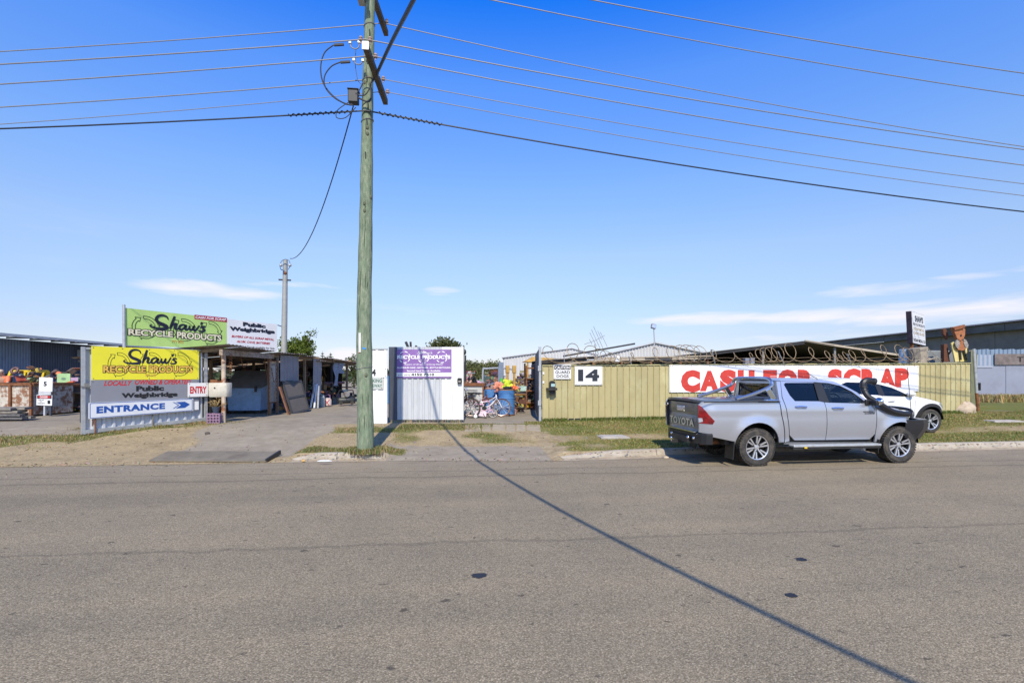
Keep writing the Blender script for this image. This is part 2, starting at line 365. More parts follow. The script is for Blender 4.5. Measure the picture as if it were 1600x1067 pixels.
# ================================================================== GROUND, ROAD, KERB
def seg_dist(p, a, b):
    p = Vector(p[:2]); a = Vector(a[:2]); b = Vector(b[:2]); d = b - a; t = max(0, min(1, (p - a).dot(d) / d.length_squared))
    q = a + d * t; side = (p.x - a.x) * d.y - (p.y - a.y) * d.x
    return (p - q).length, side, t
GATE0 = CF(-11.0, 12.75, .30); GATE1 = CF(-9.32, 15.25, .42)
def nz(x, y, s=1.0, o=0): return mnoise.noise(Vector((x * s + o, y * s - o, o * .7)))
def bump01(v, a, b, f): return smooth((v - a) / f) * (1 - smooth((v - b) / f))
def ground_mix(x, y):
    """grass, pale dirt, concrete"""
    s = y - kerb_y(x); n1 = nz(x, y, .9); n2 = nz(x, y, 2.7, 5); n3 = nz(x * .45, y * 1.6, 1.3, 9)
    g = d = 0.0; c = 0.0
    if s > 4.5 and x > -7: g = .25 * bump01(n2, .15, 2, .3); c = 1
    if x > 1.9:
        track = bump01(s, 1.55, 2.25, .35) * (1 - .65 * bump01(x, 5.2, 8.0, .8))
        g = smooth((s - .38) / .2) * (1 - .5 * track) * (1 - smooth((s - 4.75) / .3) if x < 18 else 1)
        g *= .78 + .5 * n1 + .35 * n3 + .35 * bump01(s, 3.4, 4.7, .5)
        g *= smooth((x - 1.9 - .5 * n2) / .8) if s < 3.1 else smooth((x - 1.2) / 1.0); d = .55 * track
        if s > 4.9 and x < 18: c = 1
    elif x > -1.8:
        c = max(c, 1 - smooth((s - 1.45 - .15 * n2) / .15), .8 * bump01(s, 3.95, 4.4, .12) * (x > -.8))
        g = bump01(s, 1.6, 4.3, .3) * max(0, .25 + .9 * n1 + .35 * n3); d = bump01(s, 1.4, 4.4, .3) * .9
        g = max(g, .9 * bump01(s, 3.2, 4.2, .25) * bump01(x, -2.2, .3, .4))
        g = max(g, .9 * (1 - smooth((x + 1.45) / .35)) * bump01(s, .4, 1.15, .2))
    elif x > -3.6 + .3 * n1:
        g = bump01(s, .42, 1.0 + .3 * n2, .2) * (.8 + .5 * n1) + .7 * bump01(s, 2.7, 4.2, .4) * max(0, .35 + n1 * 1.3) + .15
        d = .8
    else:
        lim = -6.3 - (y - 11) * .3 + .35 * n1
        c = smooth((x - lim) / .7) * (1 if s > .75 else smooth((s - .25) / .4))
        d = 1 - c
        dist, side, t = seg_dist((x, y), GATE0, GATE1)
        if side > -.3: g = max(g, (1 - smooth((dist - .35 - .35 * n2 - .25 * (1 - t)) / .5)) * (.75 + .6 * n2))
        g = max(g, .45 * bump01(dist, 0, 1.3, .5) * max(0, .2 + n1 * 1.4 + n3))
        if side <= 0 and s > 1:
            tri = smooth((x + 13.2 + .6 * (y - 12) ) / .8) * (1 - smooth((y - 13.6) / .6)); g = max(g, tri * (.8 + .4 * n2)); c = max(c, 1 - tri) ; d *= tri
    if y > 24: g = max(g, .35 * max(0, n1 + .25))
    return max(0, min(1, g)), max(0, min(1, d)), max(0, min(1, c))

def ground_material():
    m = bpy.data.materials.new('verge_ground'); m.use_nodes = True; t = m.node_tree; n = t.nodes; l = t.links; b = n['Principled BSDF']
    b.inputs['Roughness'].default_value = .95; b.inputs['Specular IOR Level'].default_value = .15
    geo = n.new('ShaderNodeNewGeometry'); at = n.new('ShaderNodeAttribute'); at.attribute_name = 'Col'
    sp = n.new('ShaderNodeSeparateColor'); l.new(at.outputs['Color'], sp.inputs[0])
    def noise(sc, det=6, ro=.65):
        q = n.new('ShaderNodeTexNoise'); q.inputs['Scale'].default_value = sc; q.inputs['Detail'].default_value = det; q.inputs['Roughness'].default_value = ro; l.new(geo.outputs['Position'], q.inputs[0]); return q.outputs[0]
    def ramp(f, *st):
        q = n.new('ShaderNodeValToRGB'); l.new(f, q.inputs[0]); e = q.color_ramp.elements
        e[0].position, e[0].color = st[0][0], (*st[0][1], 1); e[1].position, e[1].color = st[-1][0], (*st[-1][1], 1)
        for p, c in st[1:-1]: k = e.new(p); k.color = (*c, 1)
        return q.outputs[0]
    def mix(f, a, c):
        q = n.new('ShaderNodeMix'); q.data_type = 'RGBA'; l.new(f, q.inputs[0]); l.new(a, q.inputs[6]); l.new(c, q.inputs[7]); return q.outputs[2]
    def edge(ch, nzv, w=.55):
        a = n.new('ShaderNodeMath'); a.operation = 'MULTIPLY_ADD'; l.new(nzv, a.inputs[0]); a.inputs[1].default_value = w; a.inputs[2].default_value = -w / 2
        s_ = n.new('ShaderNodeMath'); s_.operation = 'ADD'; l.new(a.outputs[0], s_.inputs[0]); l.new(ch, s_.inputs[1])
        r_ = n.new('ShaderNodeMapRange'); r_.inputs[1].default_value = .33; r_.inputs[2].default_value = .62; l.new(s_.outputs[0], r_.inputs[0]); return r_.outputs[0]
    big = noise(.7); mid = noise(6); fine = noise(38, 8, .75)
    base = ramp(mid, (.3, (.25, .195, .115)), (.5, (.33, .265, .165)), (.72, (.41, .34, .225)))
    dirt = ramp(fine, (.25, (.17, .13, .075)), (.5, (.345, .275, .165)), (.75, (.47, .39, .255)))
    conc = ramp(noise(3, 10, .7), (.3, (.235, .200, .150)), (.5, (.29, .250, .190)), (.7, (.34, .30, .235)))
    grs = ramp(noise(14, 8, .7), (.28, (.075, .095, .022)), (.5, (.14, .155, .038)), (.72, (.27, .225, .09)))
    c = mix(edge(sp.outputs['Green'], mid), base, dirt)
    def mul(a, f):
        q = n.new('ShaderNodeMix'); q.data_type = 'RGBA'; q.blend_type = 'MULTIPLY'; q.inputs[0].default_value = 1; l.new(a, q.inputs[6]); l.new(f, q.inputs[7]); return q.outputs[2]
    c = mul(c, ramp(noise(1.6, 9, .72), (.3, (.74, .73, .72)), (.5, (1, .99, .98)), (.7, (1.16, 1.14, 1.1))))
    c = mul(c, ramp(noise(11, 5, .8), (.32, (.70, .68, .66)), (.5, (1, 1, 1)), (.7, (1.2, 1.18, 1.14))))
    conc = mul(conc, ramp(noise(.9, 8, .65), (.3, (.86, .855, .85)), (.5, (1, 1, 1)), (.7, (1.1, 1.09, 1.07))))
    c = mix(edge(sp.outputs['Blue'], noise(4, 9, .7), .35), c, conc)
    c = mix(edge(sp.outputs['Red'], fine, .8), c, grs)
    sp2 = n.new('ShaderNodeMix'); sp2.data_type = 'RGBA'; sp2.blend_type = 'OVERLAY'; sp2.inputs[0].default_value = .35
    l.new(c, sp2.inputs[6]); g2 = ramp(noise(90, 4, .8), (.3, (.2, .2, .2)), (.7, (.8, .8, .8))); l.new(g2, sp2.inputs[7])
    l.new(sp2.outputs[2], b.inputs['Base Color'])
    bp = n.new('ShaderNodeBump'); bp.inputs['Strength'].default_value = .55; bp.inputs['Distance'].default_value = .03; l.new(noise(25, 8, .75), bp.inputs['Height']); l.new(bp.outputs[0], b.inputs['Normal'])
    return m
def steps(a, b, h): k = max(1, int(round((b - a) / h))); return [a + (b - a) * i / k for i in range(k)]
gxs = steps(-70, -15, 2.5) + steps(-15, 22, .14) + steps(22, 90, 2.5) + [90]
gss = [0, .1, .2, .3, .4, .46] + steps(.52, 6.2, .13) + steps(6.2, 16, .5) + steps(16, 110, 4) + [110]
mb = MB(); mb.col = (0, 0, 0)
vs = []; cs = []
for s in gss:
    for x in gxs:
        y = kerb_y(x) + s; z = T(x, y)
        if kerb_w(x) > .5 and s < .45: z = -.03
        elif kerb_w(x) <= .5 and s < .05: z = .006
        if .5 < s < 5: z += .012 * nz(x, y, 3.1)
        vs.append((x, y, z)); cs.append(ground_mix(x, y))
n = len(gxs)
mb.v = [Vector(v) for v in vs]; mb.c = cs; mb.f = [(i * n + j, i * n + j + 1, (i + 1) * n + j + 1, (i + 1) * n + j) for i in range(len(gss) - 1) for j in range(n - 1)]
tag(mb.build('verge', ground_material(), smooth_=True, fix=False, angle=80), None, None, None, 'structure')

def road_material():
    m = bpy.data.materials.new('asphalt'); m.use_nodes = True; t = m.node_tree; n = t.nodes; l = t.links; b = n['Principled BSDF']
    b.inputs['Roughness'].default_value = .9; b.inputs['Specular IOR Level'].default_value = .25
    geo = n.new('ShaderNodeNewGeometry')
    def mapped(sc): q = n.new('ShaderNodeMapping'); l.new(geo.outputs['Position'], q.inputs[0]); q.inputs['Scale'].default_value = sc; return q.outputs[0]
    pos = geo.outputs['Position']
    def noise(sc, det=6, ro=.65, v=pos): q = n.new('ShaderNodeTexNoise'); q.inputs['Scale'].default_value = sc; q.inputs['Detail'].default_value = det; q.inputs['Roughness'].default_value = ro; l.new(v, q.inputs[0]); return q.outputs[0]
    def ramp(f, *st):
        q = n.new('ShaderNodeValToRGB'); l.new(f, q.inputs[0]); e = q.color_ramp.elements
        e[0].position, e[0].color = st[0][0], (*st[0][1], 1); e[1].position, e[1].color = st[-1][0], (*st[-1][1], 1)
        for p, c in st[1:-1]: k = e.new(p); k.color = (*c, 1)
        return q.outputs[0]
    def mix(f, a, c, mode='MIX', fac=None):
        q = n.new('ShaderNodeMix'); q.data_type = 'RGBA'; q.blend_type = mode
        if f is not None: l.new(f, q.inputs[0])
        else: q.inputs[0].default_value = fac
        l.new(a, q.inputs[6]); l.new(c, q.inputs[7]); return q.outputs[2]
    vor = n.new('ShaderNodeTexVoronoi'); vor.inputs['Scale'].default_value = 95; l.new(pos, vor.inputs[0])
    stone = ramp(vor.outputs['Color'], (.10, (.20, .170, .120)), (.45, (.268, .230, .163)), (.72, (.325, .280, .20)), (.97, (.45, .39, .28)))
    gap = ramp(vor.outputs['Distance'], (.25, (1, 1, 1)), (.8, (.55, .54, .53)))
    c = mix(None, stone, gap, 'MULTIPLY', .8)
    lane = ramp(noise(1.0, 5, .6, mapped((.06, 1.1, 1))), (.3, (.92, .915, .91)), (.5, (1.03, 1.02, 1.0)), (.7, (1.15, 1.12, 1.07)))
    c = mix(None, c, lane, 'MULTIPLY', 1)
    blot = ramp(noise(.55, 7, .7), (.3, (.86, .86, .87)), (.7, (1.12, 1.10, 1.06))); c = mix(None, c, blot, 'MULTIPLY', 1)
    spots = ramp(noise(5.2, 3, .5, mapped((1, 1.5, 1))), (.675, (0, 0, 0)), (.72, (1, 1, 1)))
    dk = n.new('ShaderNodeRGB'); dk.outputs[0].default_value = (.055, .046, .038, 1)
    sf = n.new('ShaderNodeMath'); sf.operation = 'MULTIPLY'; l.new(spots, sf.inputs[0]); sf.inputs[1].default_value = .75
    c = mix(sf.outputs[0], c, dk.outputs[0])
    spots2 = ramp(noise(13, 2, .5, mapped((1, 1.4, 1))), (.685, (0, 0, 0)), (.72, (1, 1, 1))); sf2 = n.new('ShaderNodeMath'); sf2.operation = 'MULTIPLY'; l.new(spots2, sf2.inputs[0]); sf2.inputs[1].default_value = .6
    c = mix(sf2.outputs[0], c, dk.outputs[0])
    # sand swept towards the kerb
    sx = n.new('ShaderNodeSeparateXYZ'); l.new(pos, sx.inputs[0])
    mr = n.new('ShaderNodeMapRange'); mr.inputs[1].default_value = 8.9; mr.inputs[2].default_value = 10.9; l.new(sx.outputs[1], mr.inputs[0])
    ms = n.new('ShaderNodeMath'); ms.operation = 'MULTIPLY'; l.new(mr.outputs[0], ms.inputs[0]); nn = n.new('ShaderNodeMapRange'); nn.inputs[1].default_value = .35; nn.inputs[2].default_value = .65; l.new(noise(1.6, 8, .7, mapped((.5, 1.6, 1))), nn.inputs[0]); l.new(nn.outputs[0], ms.inputs[1])
    sd_ = n.new('ShaderNodeRGB'); sd_.outputs[0].default_value = (.33, .275, .20, 1); ms2 = n.new('ShaderNodeMath'); ms2.operation = 'MULTIPLY'; l.new(ms.outputs[0], ms2.inputs[0]); ms2.inputs[1].default_value = .8
    c = mix(ms2.outputs[0], c, sd_.outputs[0])
    # paving-run seam along the road
    wob = n.new('ShaderNodeMath'); wob.operation = 'MULTIPLY_ADD'; l.new(noise(.8, 3), wob.inputs[0]); wob.inputs[1].default_value = .4; l.new(sx.outputs[1], wob.inputs[2])
    prev = c
    for yy, ww, st in ((5.62, .035, .26), (9.2, .05, .3), (9.75, .03, .35)):
        d_ = n.new('ShaderNodeMath'); d_.operation = 'COMPARE'; l.new(wob.outputs[0], d_.inputs[0]); d_.inputs[1].default_value = yy; d_.inputs[2].default_value = ww
        d2 = n.new('ShaderNodeMath'); d2.operation = 'MULTIPLY'; l.new(d_.outputs[0], d2.inputs[0]); d2.inputs[1].default_value = st
        prev = mix(d2.outputs[0], prev, dk.outputs[0])
    l.new(prev, b.inputs['Base Color'])
    bp = n.new('ShaderNodeBump'); bp.inputs['Strength'].default_value = .6; bp.inputs['Distance'].default_value = .006; bp.invert = True
    l.new(vor.outputs['Distance'], bp.inputs['Height']); l.new(bp.outputs[0], b.inputs['Normal'])
    return m
mb = MB(); rx = steps(-70, -6, 4) + steps(-6, 10, .4) + steps(10, 90, 4) + [90]
mb.grid([[Vector((x, (kerb_y(x) + .02) if t == 1 else -9 + t * 15, 0)) for x in rx] for t in (0, .5, 1)])
road = tag(mb.build('road', road_material(), fix=False), None, None, None, 'structure')
tar = M('fresh_tar', (.02, .02, .023), .6, var=.2)
for px, py, r_ in ((749, 899, .068), (1236, 930, .05), (1252, 874, .055)):
    c = G(px, py); mb = MB(); k = 22
    mb.add([(c.x + r_ * (1 + .55 * nz(j, px, 1.7)) * math.cos(j * 2 * math.pi / k), c.y + r_ * .8 * (1 + .55 * nz(j, px, 2.7)) * math.sin(j * 2 * math.pi / k), .004) for j in range(k)], [tuple(range(k))])
    mb.build('tar_patch', tar, road, fix=False)
# far side of the road behind the camera and the plain beyond the yard
tag(MB().grid([[Vector((x, y, -.06)) for x in (-1500, -90, 110, 1500)] for y in (-1500, -9, 115, 3000)]).build('ground', M('plain', (.13, .12, .06), .95, var=.3, vs=.3), fix=False), None, None, None, 'structure')
tag(MB().grid([[Vector((x, y, .02)) for x in (-70, 90)] for y in (-30, -8.9)]).build('opposite_verge', M('dry_verge', (.16, .15, .06), .95, var=.4, vs=1.2), fix=False), None, None, None, 'structure')

# kerb: cast lengths with open joints, gutter tray in front
kerbmat = M('kerb_concrete', (.37, .33, .265), .85, var=.14, vs=5, dirt=.55, dcol=(.26, .21, .15), ds=3.5, dth=.5, bump=.3, bs=50)
gutmat = M('gutter_concrete', (.40, .33, .235), .9, var=.18, vs=4, dirt=.6, dcol=(.30, .235, .15), ds=2.5, dth=.45)
kerb = tag(bpy.data.objects.new('kerb', None), None, None, None, 'structure'); link(kerb)
def kerb_run(x0, x1, step, drop0=False, drop1=False):
    xs = steps(x0, x1, step) + [x1]
    for a, b in zip(xs, xs[1:]):
        mb = MB(); rows = []
        m = 5
        for j in range(m + 1):
            x = a + .006 + (b - a - .012) * j / m; y = kerb_y(x); h = 1.0
            if drop0 and a == x0: h = smooth(.15 + .85 * (x - x0) / (b - a) * 1.6)
            if drop1 and b == x1: h = smooth(.15 + .85 * (x1 - x) / (b - a) * 1.6)
            rows.append([Vector((x, y + .295, -.05)), Vector((x, y + .30, .012)), Vector((x, y + .335, .012 + .10 * h)), Vector((x, y + .365, .02 + .115 * h)), Vector((x, y + .47, .02 + .118 * h)), Vector((x, y + .475, -.05))])
        mb.grid(rows); k = 6
        mb.f += [tuple(range(k)), tuple(range(m * k, m * k + k))]
        mb.build('kerb_stone', kerbmat, kerb, smooth_=True)
kerb_run(-3.62, -1.72, 1.0, True, True); kerb_run(2.0, 40, 2.45, True)
mb = MB(); gx_ = steps(-20, 40, .5) + [40]
mb.grid([[Vector((x, kerb_y(x) + d, z)) for x in gx_] for d, z in ((0, .005), (.15, -.004), (.30, .012))])
mb.build('gutter', gutmat, kerb, fix=False)
# steel bridging plate over the gutter at the driveway
a, b, c, d = G(232, 722), G(416, 722.5), G(434, 712), G(262, 711.5)
pl = thing('ramp_plate', 'dark flat steel plate bridging the gutter at the driveway mouth', 'ramp', (a + c) / 2)
mb = MB(); up = Vector((0, 0, .055))
mb.prism([(0, 0), (1, 0), (2, 0), (3, 0)], 1, lambda i, _, t: [a, b, c, d][i] + Vector((0, 0, (.035 if i < 2 else .10))) - Vector((0, 0, .02 * t)))
mb.build('plate', M('plate_steel', (.19, .165, .12), .7, .1, var=.25, vs=3, dirt=.5, dcol=(.14, .09, .06)), pl, world=True)
mb = MB(); mb.bar(b + Vector((.0, 0, .03)), c + Vector((.05, 0, .08)), .04, .09); mb.build('edge_angle', darksteel, pl, world=True)
for px, py, lab, w_, d_ in ((957, 682.5, 'pale concrete pit lid set in the grass verge', .62, .42), (1565, 658, 'small concrete lid in the grass at the far right', .9, .35)):
    c = G(px, py); mb = MB(); mb.box((c.x, c.y, c.z + .012), (w_, d_, .05)); mb.box((c.x, c.y, c.z + .0), (w_ + .12, d_ + .12, .045))
    tag(mb.build('pit_lid', M('lid_concrete', (.40, .37, .33), .85, bump=.2), bevel=.006), lab, 'pit lid')
# cracked slab edge where the old crossover meets the yard
slab = M('slab_concrete', (.33, .275, .19), .9, var=.15, vs=5, bump=.35)
sl = tag(bpy.data.objects.new('broken_slab', None), None, None, None, 'structure'); link(sl)
xs = [725, 752, 768, 790, 806, 822, 846]
for i, (p0, p1) in enumerate(zip(xs, xs[1:])):
    q = [G(p0 + 1, 675 - (i % 3)), G(p1 - 1, 674 + (i % 2)), G(p1 - 2, 664), G(p0 + 2, 664)]
    mb = MB(); mb.prism([(j, 0) for j in range(4)], 1, lambda j, _, t: q[j] + Vector((0, 0, .010 + .005 * (i % 3) - .06 * t))); mb.build('slab_piece', slab, sl)

# ================================================================== OLIVE FENCE
fA, fB = G(847, 659), G(1516, 645.5)
FN = Board(fA, fB); FH = 1.74
def fz(x): return x / FN.len * (fB.z - fA.z)
fence = thing('olive_fence', 'olive ribbed sheet metal fence topped with coiled wire, behind the parked vehicles', 'fence', fA, FN.rz)
NP = 76; pw = FN.len / NP
mb = MB(); mb.grid([[Vector((x, y, z)) for x, y in ((0, 0), (.010, -.026), (.030, -.026), (.042, 0), (pw * .5, -.004), (pw, 0))] for z in (.03, FH - .02)])
pan = mb.mesh('fence_sheet', olive, fix=False)
for i in range(NP):
    piece('sheet', pan, fence, (i * pw, 0, fz((i + .5) * pw) + random.uniform(-.006, .006)), (0, random.uniform(-.003, .003), random.uniform(-.006, .006)))
mb = MB(); mb.bar((0, -.012, FH), (FN.len, -.012, FH + fz(FN.len)), .05, .035); mb.build('top_rail', olive_dark, fence)
mb = MB(); mb.bar((0, .012, .06), (FN.len, .012, .06 + fz(FN.len)), .04, .06); mb.build('bottom_rail', darksteel, fence)
for px, py0, px1, py1 in ((882, 573, 882, 551), (988, 572, 983, 557), (1119, 571, 1112, 546), (1228, 571, 1216, 549), (1332, 571, 1325, 553)):
    x0, _ = FN.uv(px, py0); x1, z1 = FN.uv(px1, py1); mb = MB()
    mb.bar((x0, .05, 0), (x0, .05, FH + fz(x0)), .05); mb.bar((x0, .05, FH + fz(x0) - .05), (x1, .02, z1), .045, .012)
    mb.build('post', galv, fence)
mb = MB()
for i in range(NP + 1):
    for h in (.42, 1.05, 1.6): mb.box((i * pw + .02, -.029, h + fz(i * pw)), (.016, .008, .016))
tag(mb.build('screw', M('screw_grey', (.22, .2, .13), .5, .3), fence), None, None, None, 'stuff')
# razor wire coils
rw = thing('razor_wire', 'loose rusty coils of barbed wire running along the top of the olive fence', 'barbed wire', fA, FN.rz)
wire = M('rusty_wire', (.30, .22, .13), .7, .3, var=.3)
mb = MB(); pts = []; x = .1; ang = 0; xe = FN.uv(1425, 560)[0]
while x < xe:
    rr = .27 + .09 * math.sin(x * 1.7) + .06 * nz(x, 3, 1.9); ang += R(24)
    pts.append((x + rr * 1.05 * math.cos(ang) , .03 + .16 * math.sin(ang + .6) , FH + fz(x) + .06 + rr * (1 + math.sin(ang)) * .85)); x += .034 + .022 * math.sin(x * 2.3)
mb.tube(pts, .0115, 4); mb.build('coil', wire, rw)
mb = MB()
for p in pts[::3]:
    v = Vector((random.uniform(-1, 1), random.uniform(-1, 1), random.uniform(-1, 1))).normalized() * .035; mb.bar(Vector(p) - v, Vector(p) + v, .005)
tag(mb.build('barb', wire, rw), None, None, None, 'stuff')
mb = MB()
for h in (.10, .2): mb.tube([(.0 + q * (xe) / 40, .03, FH + fz(q * xe / 40) + h + .02 * math.sin(q * 2.1)) for q in range(41)], .005, 4)
mb.build('strand', wire, rw)
# white fence post and the open slate gate leaf beside the yard entry
wp = P(843.7, 657, 50.4); mb = MB(); mb.box((wp.x, wp.y, wp.z + 1.12), (.075, .075, 2.26)); mb.box((wp.x, wp.y, wp.z + 2.27), (.09, .09, .02)); mb.box((wp.x - .02, wp.y - .05, wp.z + .55), (.10, .03, .16)); mb.box((wp.x - .02, wp.y - .05, wp.z + 1.62), (.10, .03, .16))
tag(mb.build('gate_post', galv), 'pale steel gate post at the left end of the olive fence', 'post')
GL0, GL1 = CF(.82, 15.65, wp.z + .03), CF(.92, 19.9, wp.z + .05); B2 = Board(GL0, GL1)
gl = thing('gate_leaf', 'tall slate grey gate leaf standing open into the yard by the olive fence', 'gate', GL0, B2.rz)
me = corr_mesh('leaf_sheet', .84, 2.12, .2, .02, slate)
for i in range(5): piece('sheet', me, gl, (.02 + i * .845, 0, .05))
mb = MB()
for z in (.04, 1.1, 2.18): mb.bar((0, -.05, z), (B2.len, -.05, z), .05)
for x in (.025, B2.len - .025): mb.bar((x, -.05, 0), (x, -.05, 2.2), .05)
mb.build('frame', galv, gl)

# ================================================================== WHITE FENCE STUB AND SLIDING GATE
a = P(566, 663, 52.6); b = P(605, 662.5, 52.6); WB = Board(a, b)
wf = thing('white_fence_panel', 'narrow white ribbed fence panel half hidden behind the timber pole', 'fence', a, WB.rz)
me = corr_mesh('white_rib_sheet', .25, 2.2, .25, .022, white)
for i in range(3): piece('sheet', me, wf, (i * .247, 0, .03))
mb = MB(); mb.bar((0, -.005, 2.235), (WB.len + .01, -.005, 2.235), .05, .03); mb.build('trim', galv, wf); mb = MB(); mb.bar((0, 0, .02), (WB.len, 0, .02), .05, .03); mb.build('trim', galv, wf)
a = P(608, 656.5, 51.2); b = P(725, 657.5, 51.2); SG = Board(a, b)
sg = thing('sliding_gate', 'white and grey ribbed sliding gate with a slate end panel and purple sign', 'gate', a, SG.rz)
H2 = 2.235; xs0 = SG.uv(620.5, 600)[0]; xs1 = SG.uv(687, 600)[0]; pw2 = (SG.len - xs0) / 12
mA = corr_mesh('gate_sheet_grey', pw2, H2 - .02, pw2, .024, white_old); mB = corr_mesh('gate_sheet_white', pw2, H2 - .02, pw2, .024, white)
for i in range(12):
    x = xs0 + i * pw2; o = piece('sheet', mA if x < xs1 - .05 else mB, sg, (x, 0, .02), (0, 0, random.uniform(-.01, .01)))
mb = MB(); mb.box((xs0 / 2, -.02, H2 / 2), (xs0 - .01, .10, H2)); mb.box((xs0 * .48, -.075, H2 / 2), (.03, .02, H2 - .06)); mb.build('end_panel', slate, sg, bevel=.006)
mb = MB(); mb.bar((xs0, .04, .03), (SG.len, .04, .03), .06); mb.bar((xs0, .04, H2 - .04), (SG.len, .04, H2 - .04), .05); mb.bar((SG.len - .02, .0, 0), (SG.len - .02, .0, H2), .04); mb.bar((xs0, .04, .1), (SG.len, .04, H2 - .1), .04); mb.build('frame', galv_dark, sg)
for x in (.5, 1.15, 1.9):
    mb = MB(); mb.lathe([(.0, -.02), (.05, -.02), (.05, .02), (0, .02)], (x, .04, -.03), 'Y', 14); mb.build('roller', darksteel, sg)
bx = SG.rect(715, 590.5, 722, 599.5); mb = MB()
mb.prism([((bx[0] + bx[2]) / 2 + (bx[2] - bx[0]) / 2 * math.copysign(abs(math.cos(q)) ** .5, math.cos(q)), (bx[1] + bx[3]) / 2 + (bx[3] - bx[1]) / 2 * math.copysign(abs(math.sin(q)) ** .5, math.sin(q))) for q in [R(12 + 24 * j) for j in range(15)]], .05, lambda p, q, t: Vector((p, -.085 + t, q)))
mb.build('lock_box', black, sg)
cx_ = (bx[0] + bx[2]) / 2; mb = MB(); mb.box((cx_, -.09, bx[1] + .07), (.07, .012, .05)); mb.build('lock_plate', chrome, sg)

# ================================================================== ENTRANCE GATE LEAF (left)
GB = Board(GATE0, GATE1)
eg = thing('entrance_gate', 'grey corrugated steel gate leaf carrying the yellow, grey and blue entrance signs', 'gate', GATE0, GB.rz)
GH = 2.26; gl_ = GB.len
def gz(x): return x / gl_ * (GATE1.z - GATE0.z)
sheetm = M('zinc_sheet', (.56, .585, .62), .45, .25, var=.08, vs=3, dirt=.35, dcol=(.35, .33, .30), ds=3, streak=2)
me = corr_mesh('zinc_sheet', .215, GH - .22, .215, .05, sheetm)
for i in range(13): piece('sheet', me, eg, (.09 + i * .2165, .05, .10 + gz(.09 + i * .2165)), sc=(1, 1, 1))
mb = MB(); mb.bar((0, 0, .06), (gl_, 0, .06 + gz(gl_)), .07, .10); mb.build('rail', galv, eg); mb = MB(); mb.bar((0, 0, GH - .06), (gl_, 0, GH - .06 + gz(gl_) * .55), .05, .06); mb.build('rail', galv, eg)
for x in (.035, gl_ - .035):
    mb = MB(); mb.bar((x, 0, 0), (x, 0, GH - .02 + gz(x) * .5), .075); mb.build('stile', galv, eg)
mb = MB(); mb.bar((gl_ * .52, -.03, .1), (gl_ * .52, -.03, .55), .06, .02); mb.build('strap', galv_dark, eg)
mb = MB(); mb.bar((-.02, -.05, 1.22), (.30, -.05, 1.22), .03); mb.box((.10, -.06, 1.26), (.1, .05, .10)); mb.build('latch', galv_dark, eg)
mb = MB(); mb.tube([(.27, -.06, .42), (.27, -.06, -.22)], .018, 6); mb.tube([(.27, -.06, .40), (.22, -.06, .42), (.21, -.06, .36), (.21, -.06, .2)], .014, 6); mb.build('drop_bolt', rust, eg)
mb = MB(); mb.box((gl_ - .3, .05, -.03 + gz(gl_)), (.5, .12, .08)); mb.build('chock', timber, eg)

# ================================================================== BUILDINGS BEHIND
def gable_shed(name, label, px0, py0, px1, py1, apx, apy, k, depth, wallm, roofm, sheet=.9, zb=.3, cat='shed', sidem=None):
    """shed seen gable-end on: eaves at px0/py0 and px1/py1, ridge at apx/apy, k pixels per metre"""
    a = P(px0, py0, k); b = P(px1, py1, k); ap = P(apx, apy, k); B = Board((a.x, a.y, zb), (b.x, b.y, zb))
    t = thing(name, label, cat, (a.x, a.y, zb), B.rz); Ln = B.len; xa = (Vector((ap.x, ap.y)) - Vector((a.x, a.y))).dot(B.u.xy)
    za, zc, zr = a.z - zb, b.z - zb, ap.z - zb
    top = lambda x: za + (zr - za) * x / xa if x < xa else zr + (zc - zr) * (x - xa) / (Ln - xa)
    n = max(2, int(Ln / sheet))
    for i in range(n):
        x0, x1 = i * Ln / n, (i + 1) * Ln / n; mb = MB(); m = 3; vs = []
        for j in range(m):
            for q, y in ((.0, 0), (.45, 0), (.58, -.07), (.88, -.07)):
                x = x0 + (x1 - x0) * (j + q) / m; vs.append((x, y))
        vs.append((x1, 0)); mb.grid([[Vector((x, y - .004 * (i % 2), z if z == 0 else top(x))) for x, y in vs] for z in (0, 1)])
        mb.build('wall_sheet', wallm, t, fix=False)
    for x in (0, Ln):
        mb = MB(); z = za if x == 0 else zc; mb.box((x, depth / 2, z / 2), (.06, depth - .1, z)); mb.build('side_wall', sidem or wallm, t)
    for x0, x1 in ((-.25, xa), (xa, Ln + .25)):
        z0 = top(0) - (.25 * (zr - za) / xa if x0 < 0 else 0) if x0 < 0 else zr; z1 = zr if x0 < 0 else zc - .25 * (zr - zc) / (Ln - xa)
        mb = MB(); nn = 12
        mb.grid([[Vector((x0, -.18 + (depth + .3) * j / nn, z0 + .05 + .025 * (j % 2))), ][0:1] + [Vector((x1, -.18 + (depth + .3) * j / nn, z1 + .05 + .025 * (j % 2)))] for j in range(nn + 1)])
        mb.build('roof', roofm, t, fix=False)
        mb = MB(); mb.bar((x0, -.2, z0), (x1, -.2, z1), .05, .13); mb.build('barge_board', roofm, t)
    return t, B, top, xa
pale = M('pale_shed_sheet', (.50, .50, .49), .55, 0, var=.06, vs=1); paleroof = M('pale_shed_roof', (.50, .52, .53), .45, .2, var=.1)
bluegrey = M('blue_grey_steel', (.17, .21, .27), .55, var=.12)
gable_shed('metal_shed', 'long pale ribbed shed behind the yard entry with a blue grey corner', 787, 558, 950, 557, 893, 543.5, 13.5, 24, pale, paleroof, 1.0, sidem=bluegrey)
gable_shed('metal_shed', 'pale ribbed gable shed with the floodlight mast before it, behind the olive fence', 928, 557, 1112, 553, 1023, 535, 16.5, 20, pale, paleroof, .8)
darkwall = M('dark_shed_lining', (.045, .042, .038), .9, var=.3); darkroof = M('dark_roof_sheet', (.10, .095, .09), .7, .1, var=.25, dirt=.4)
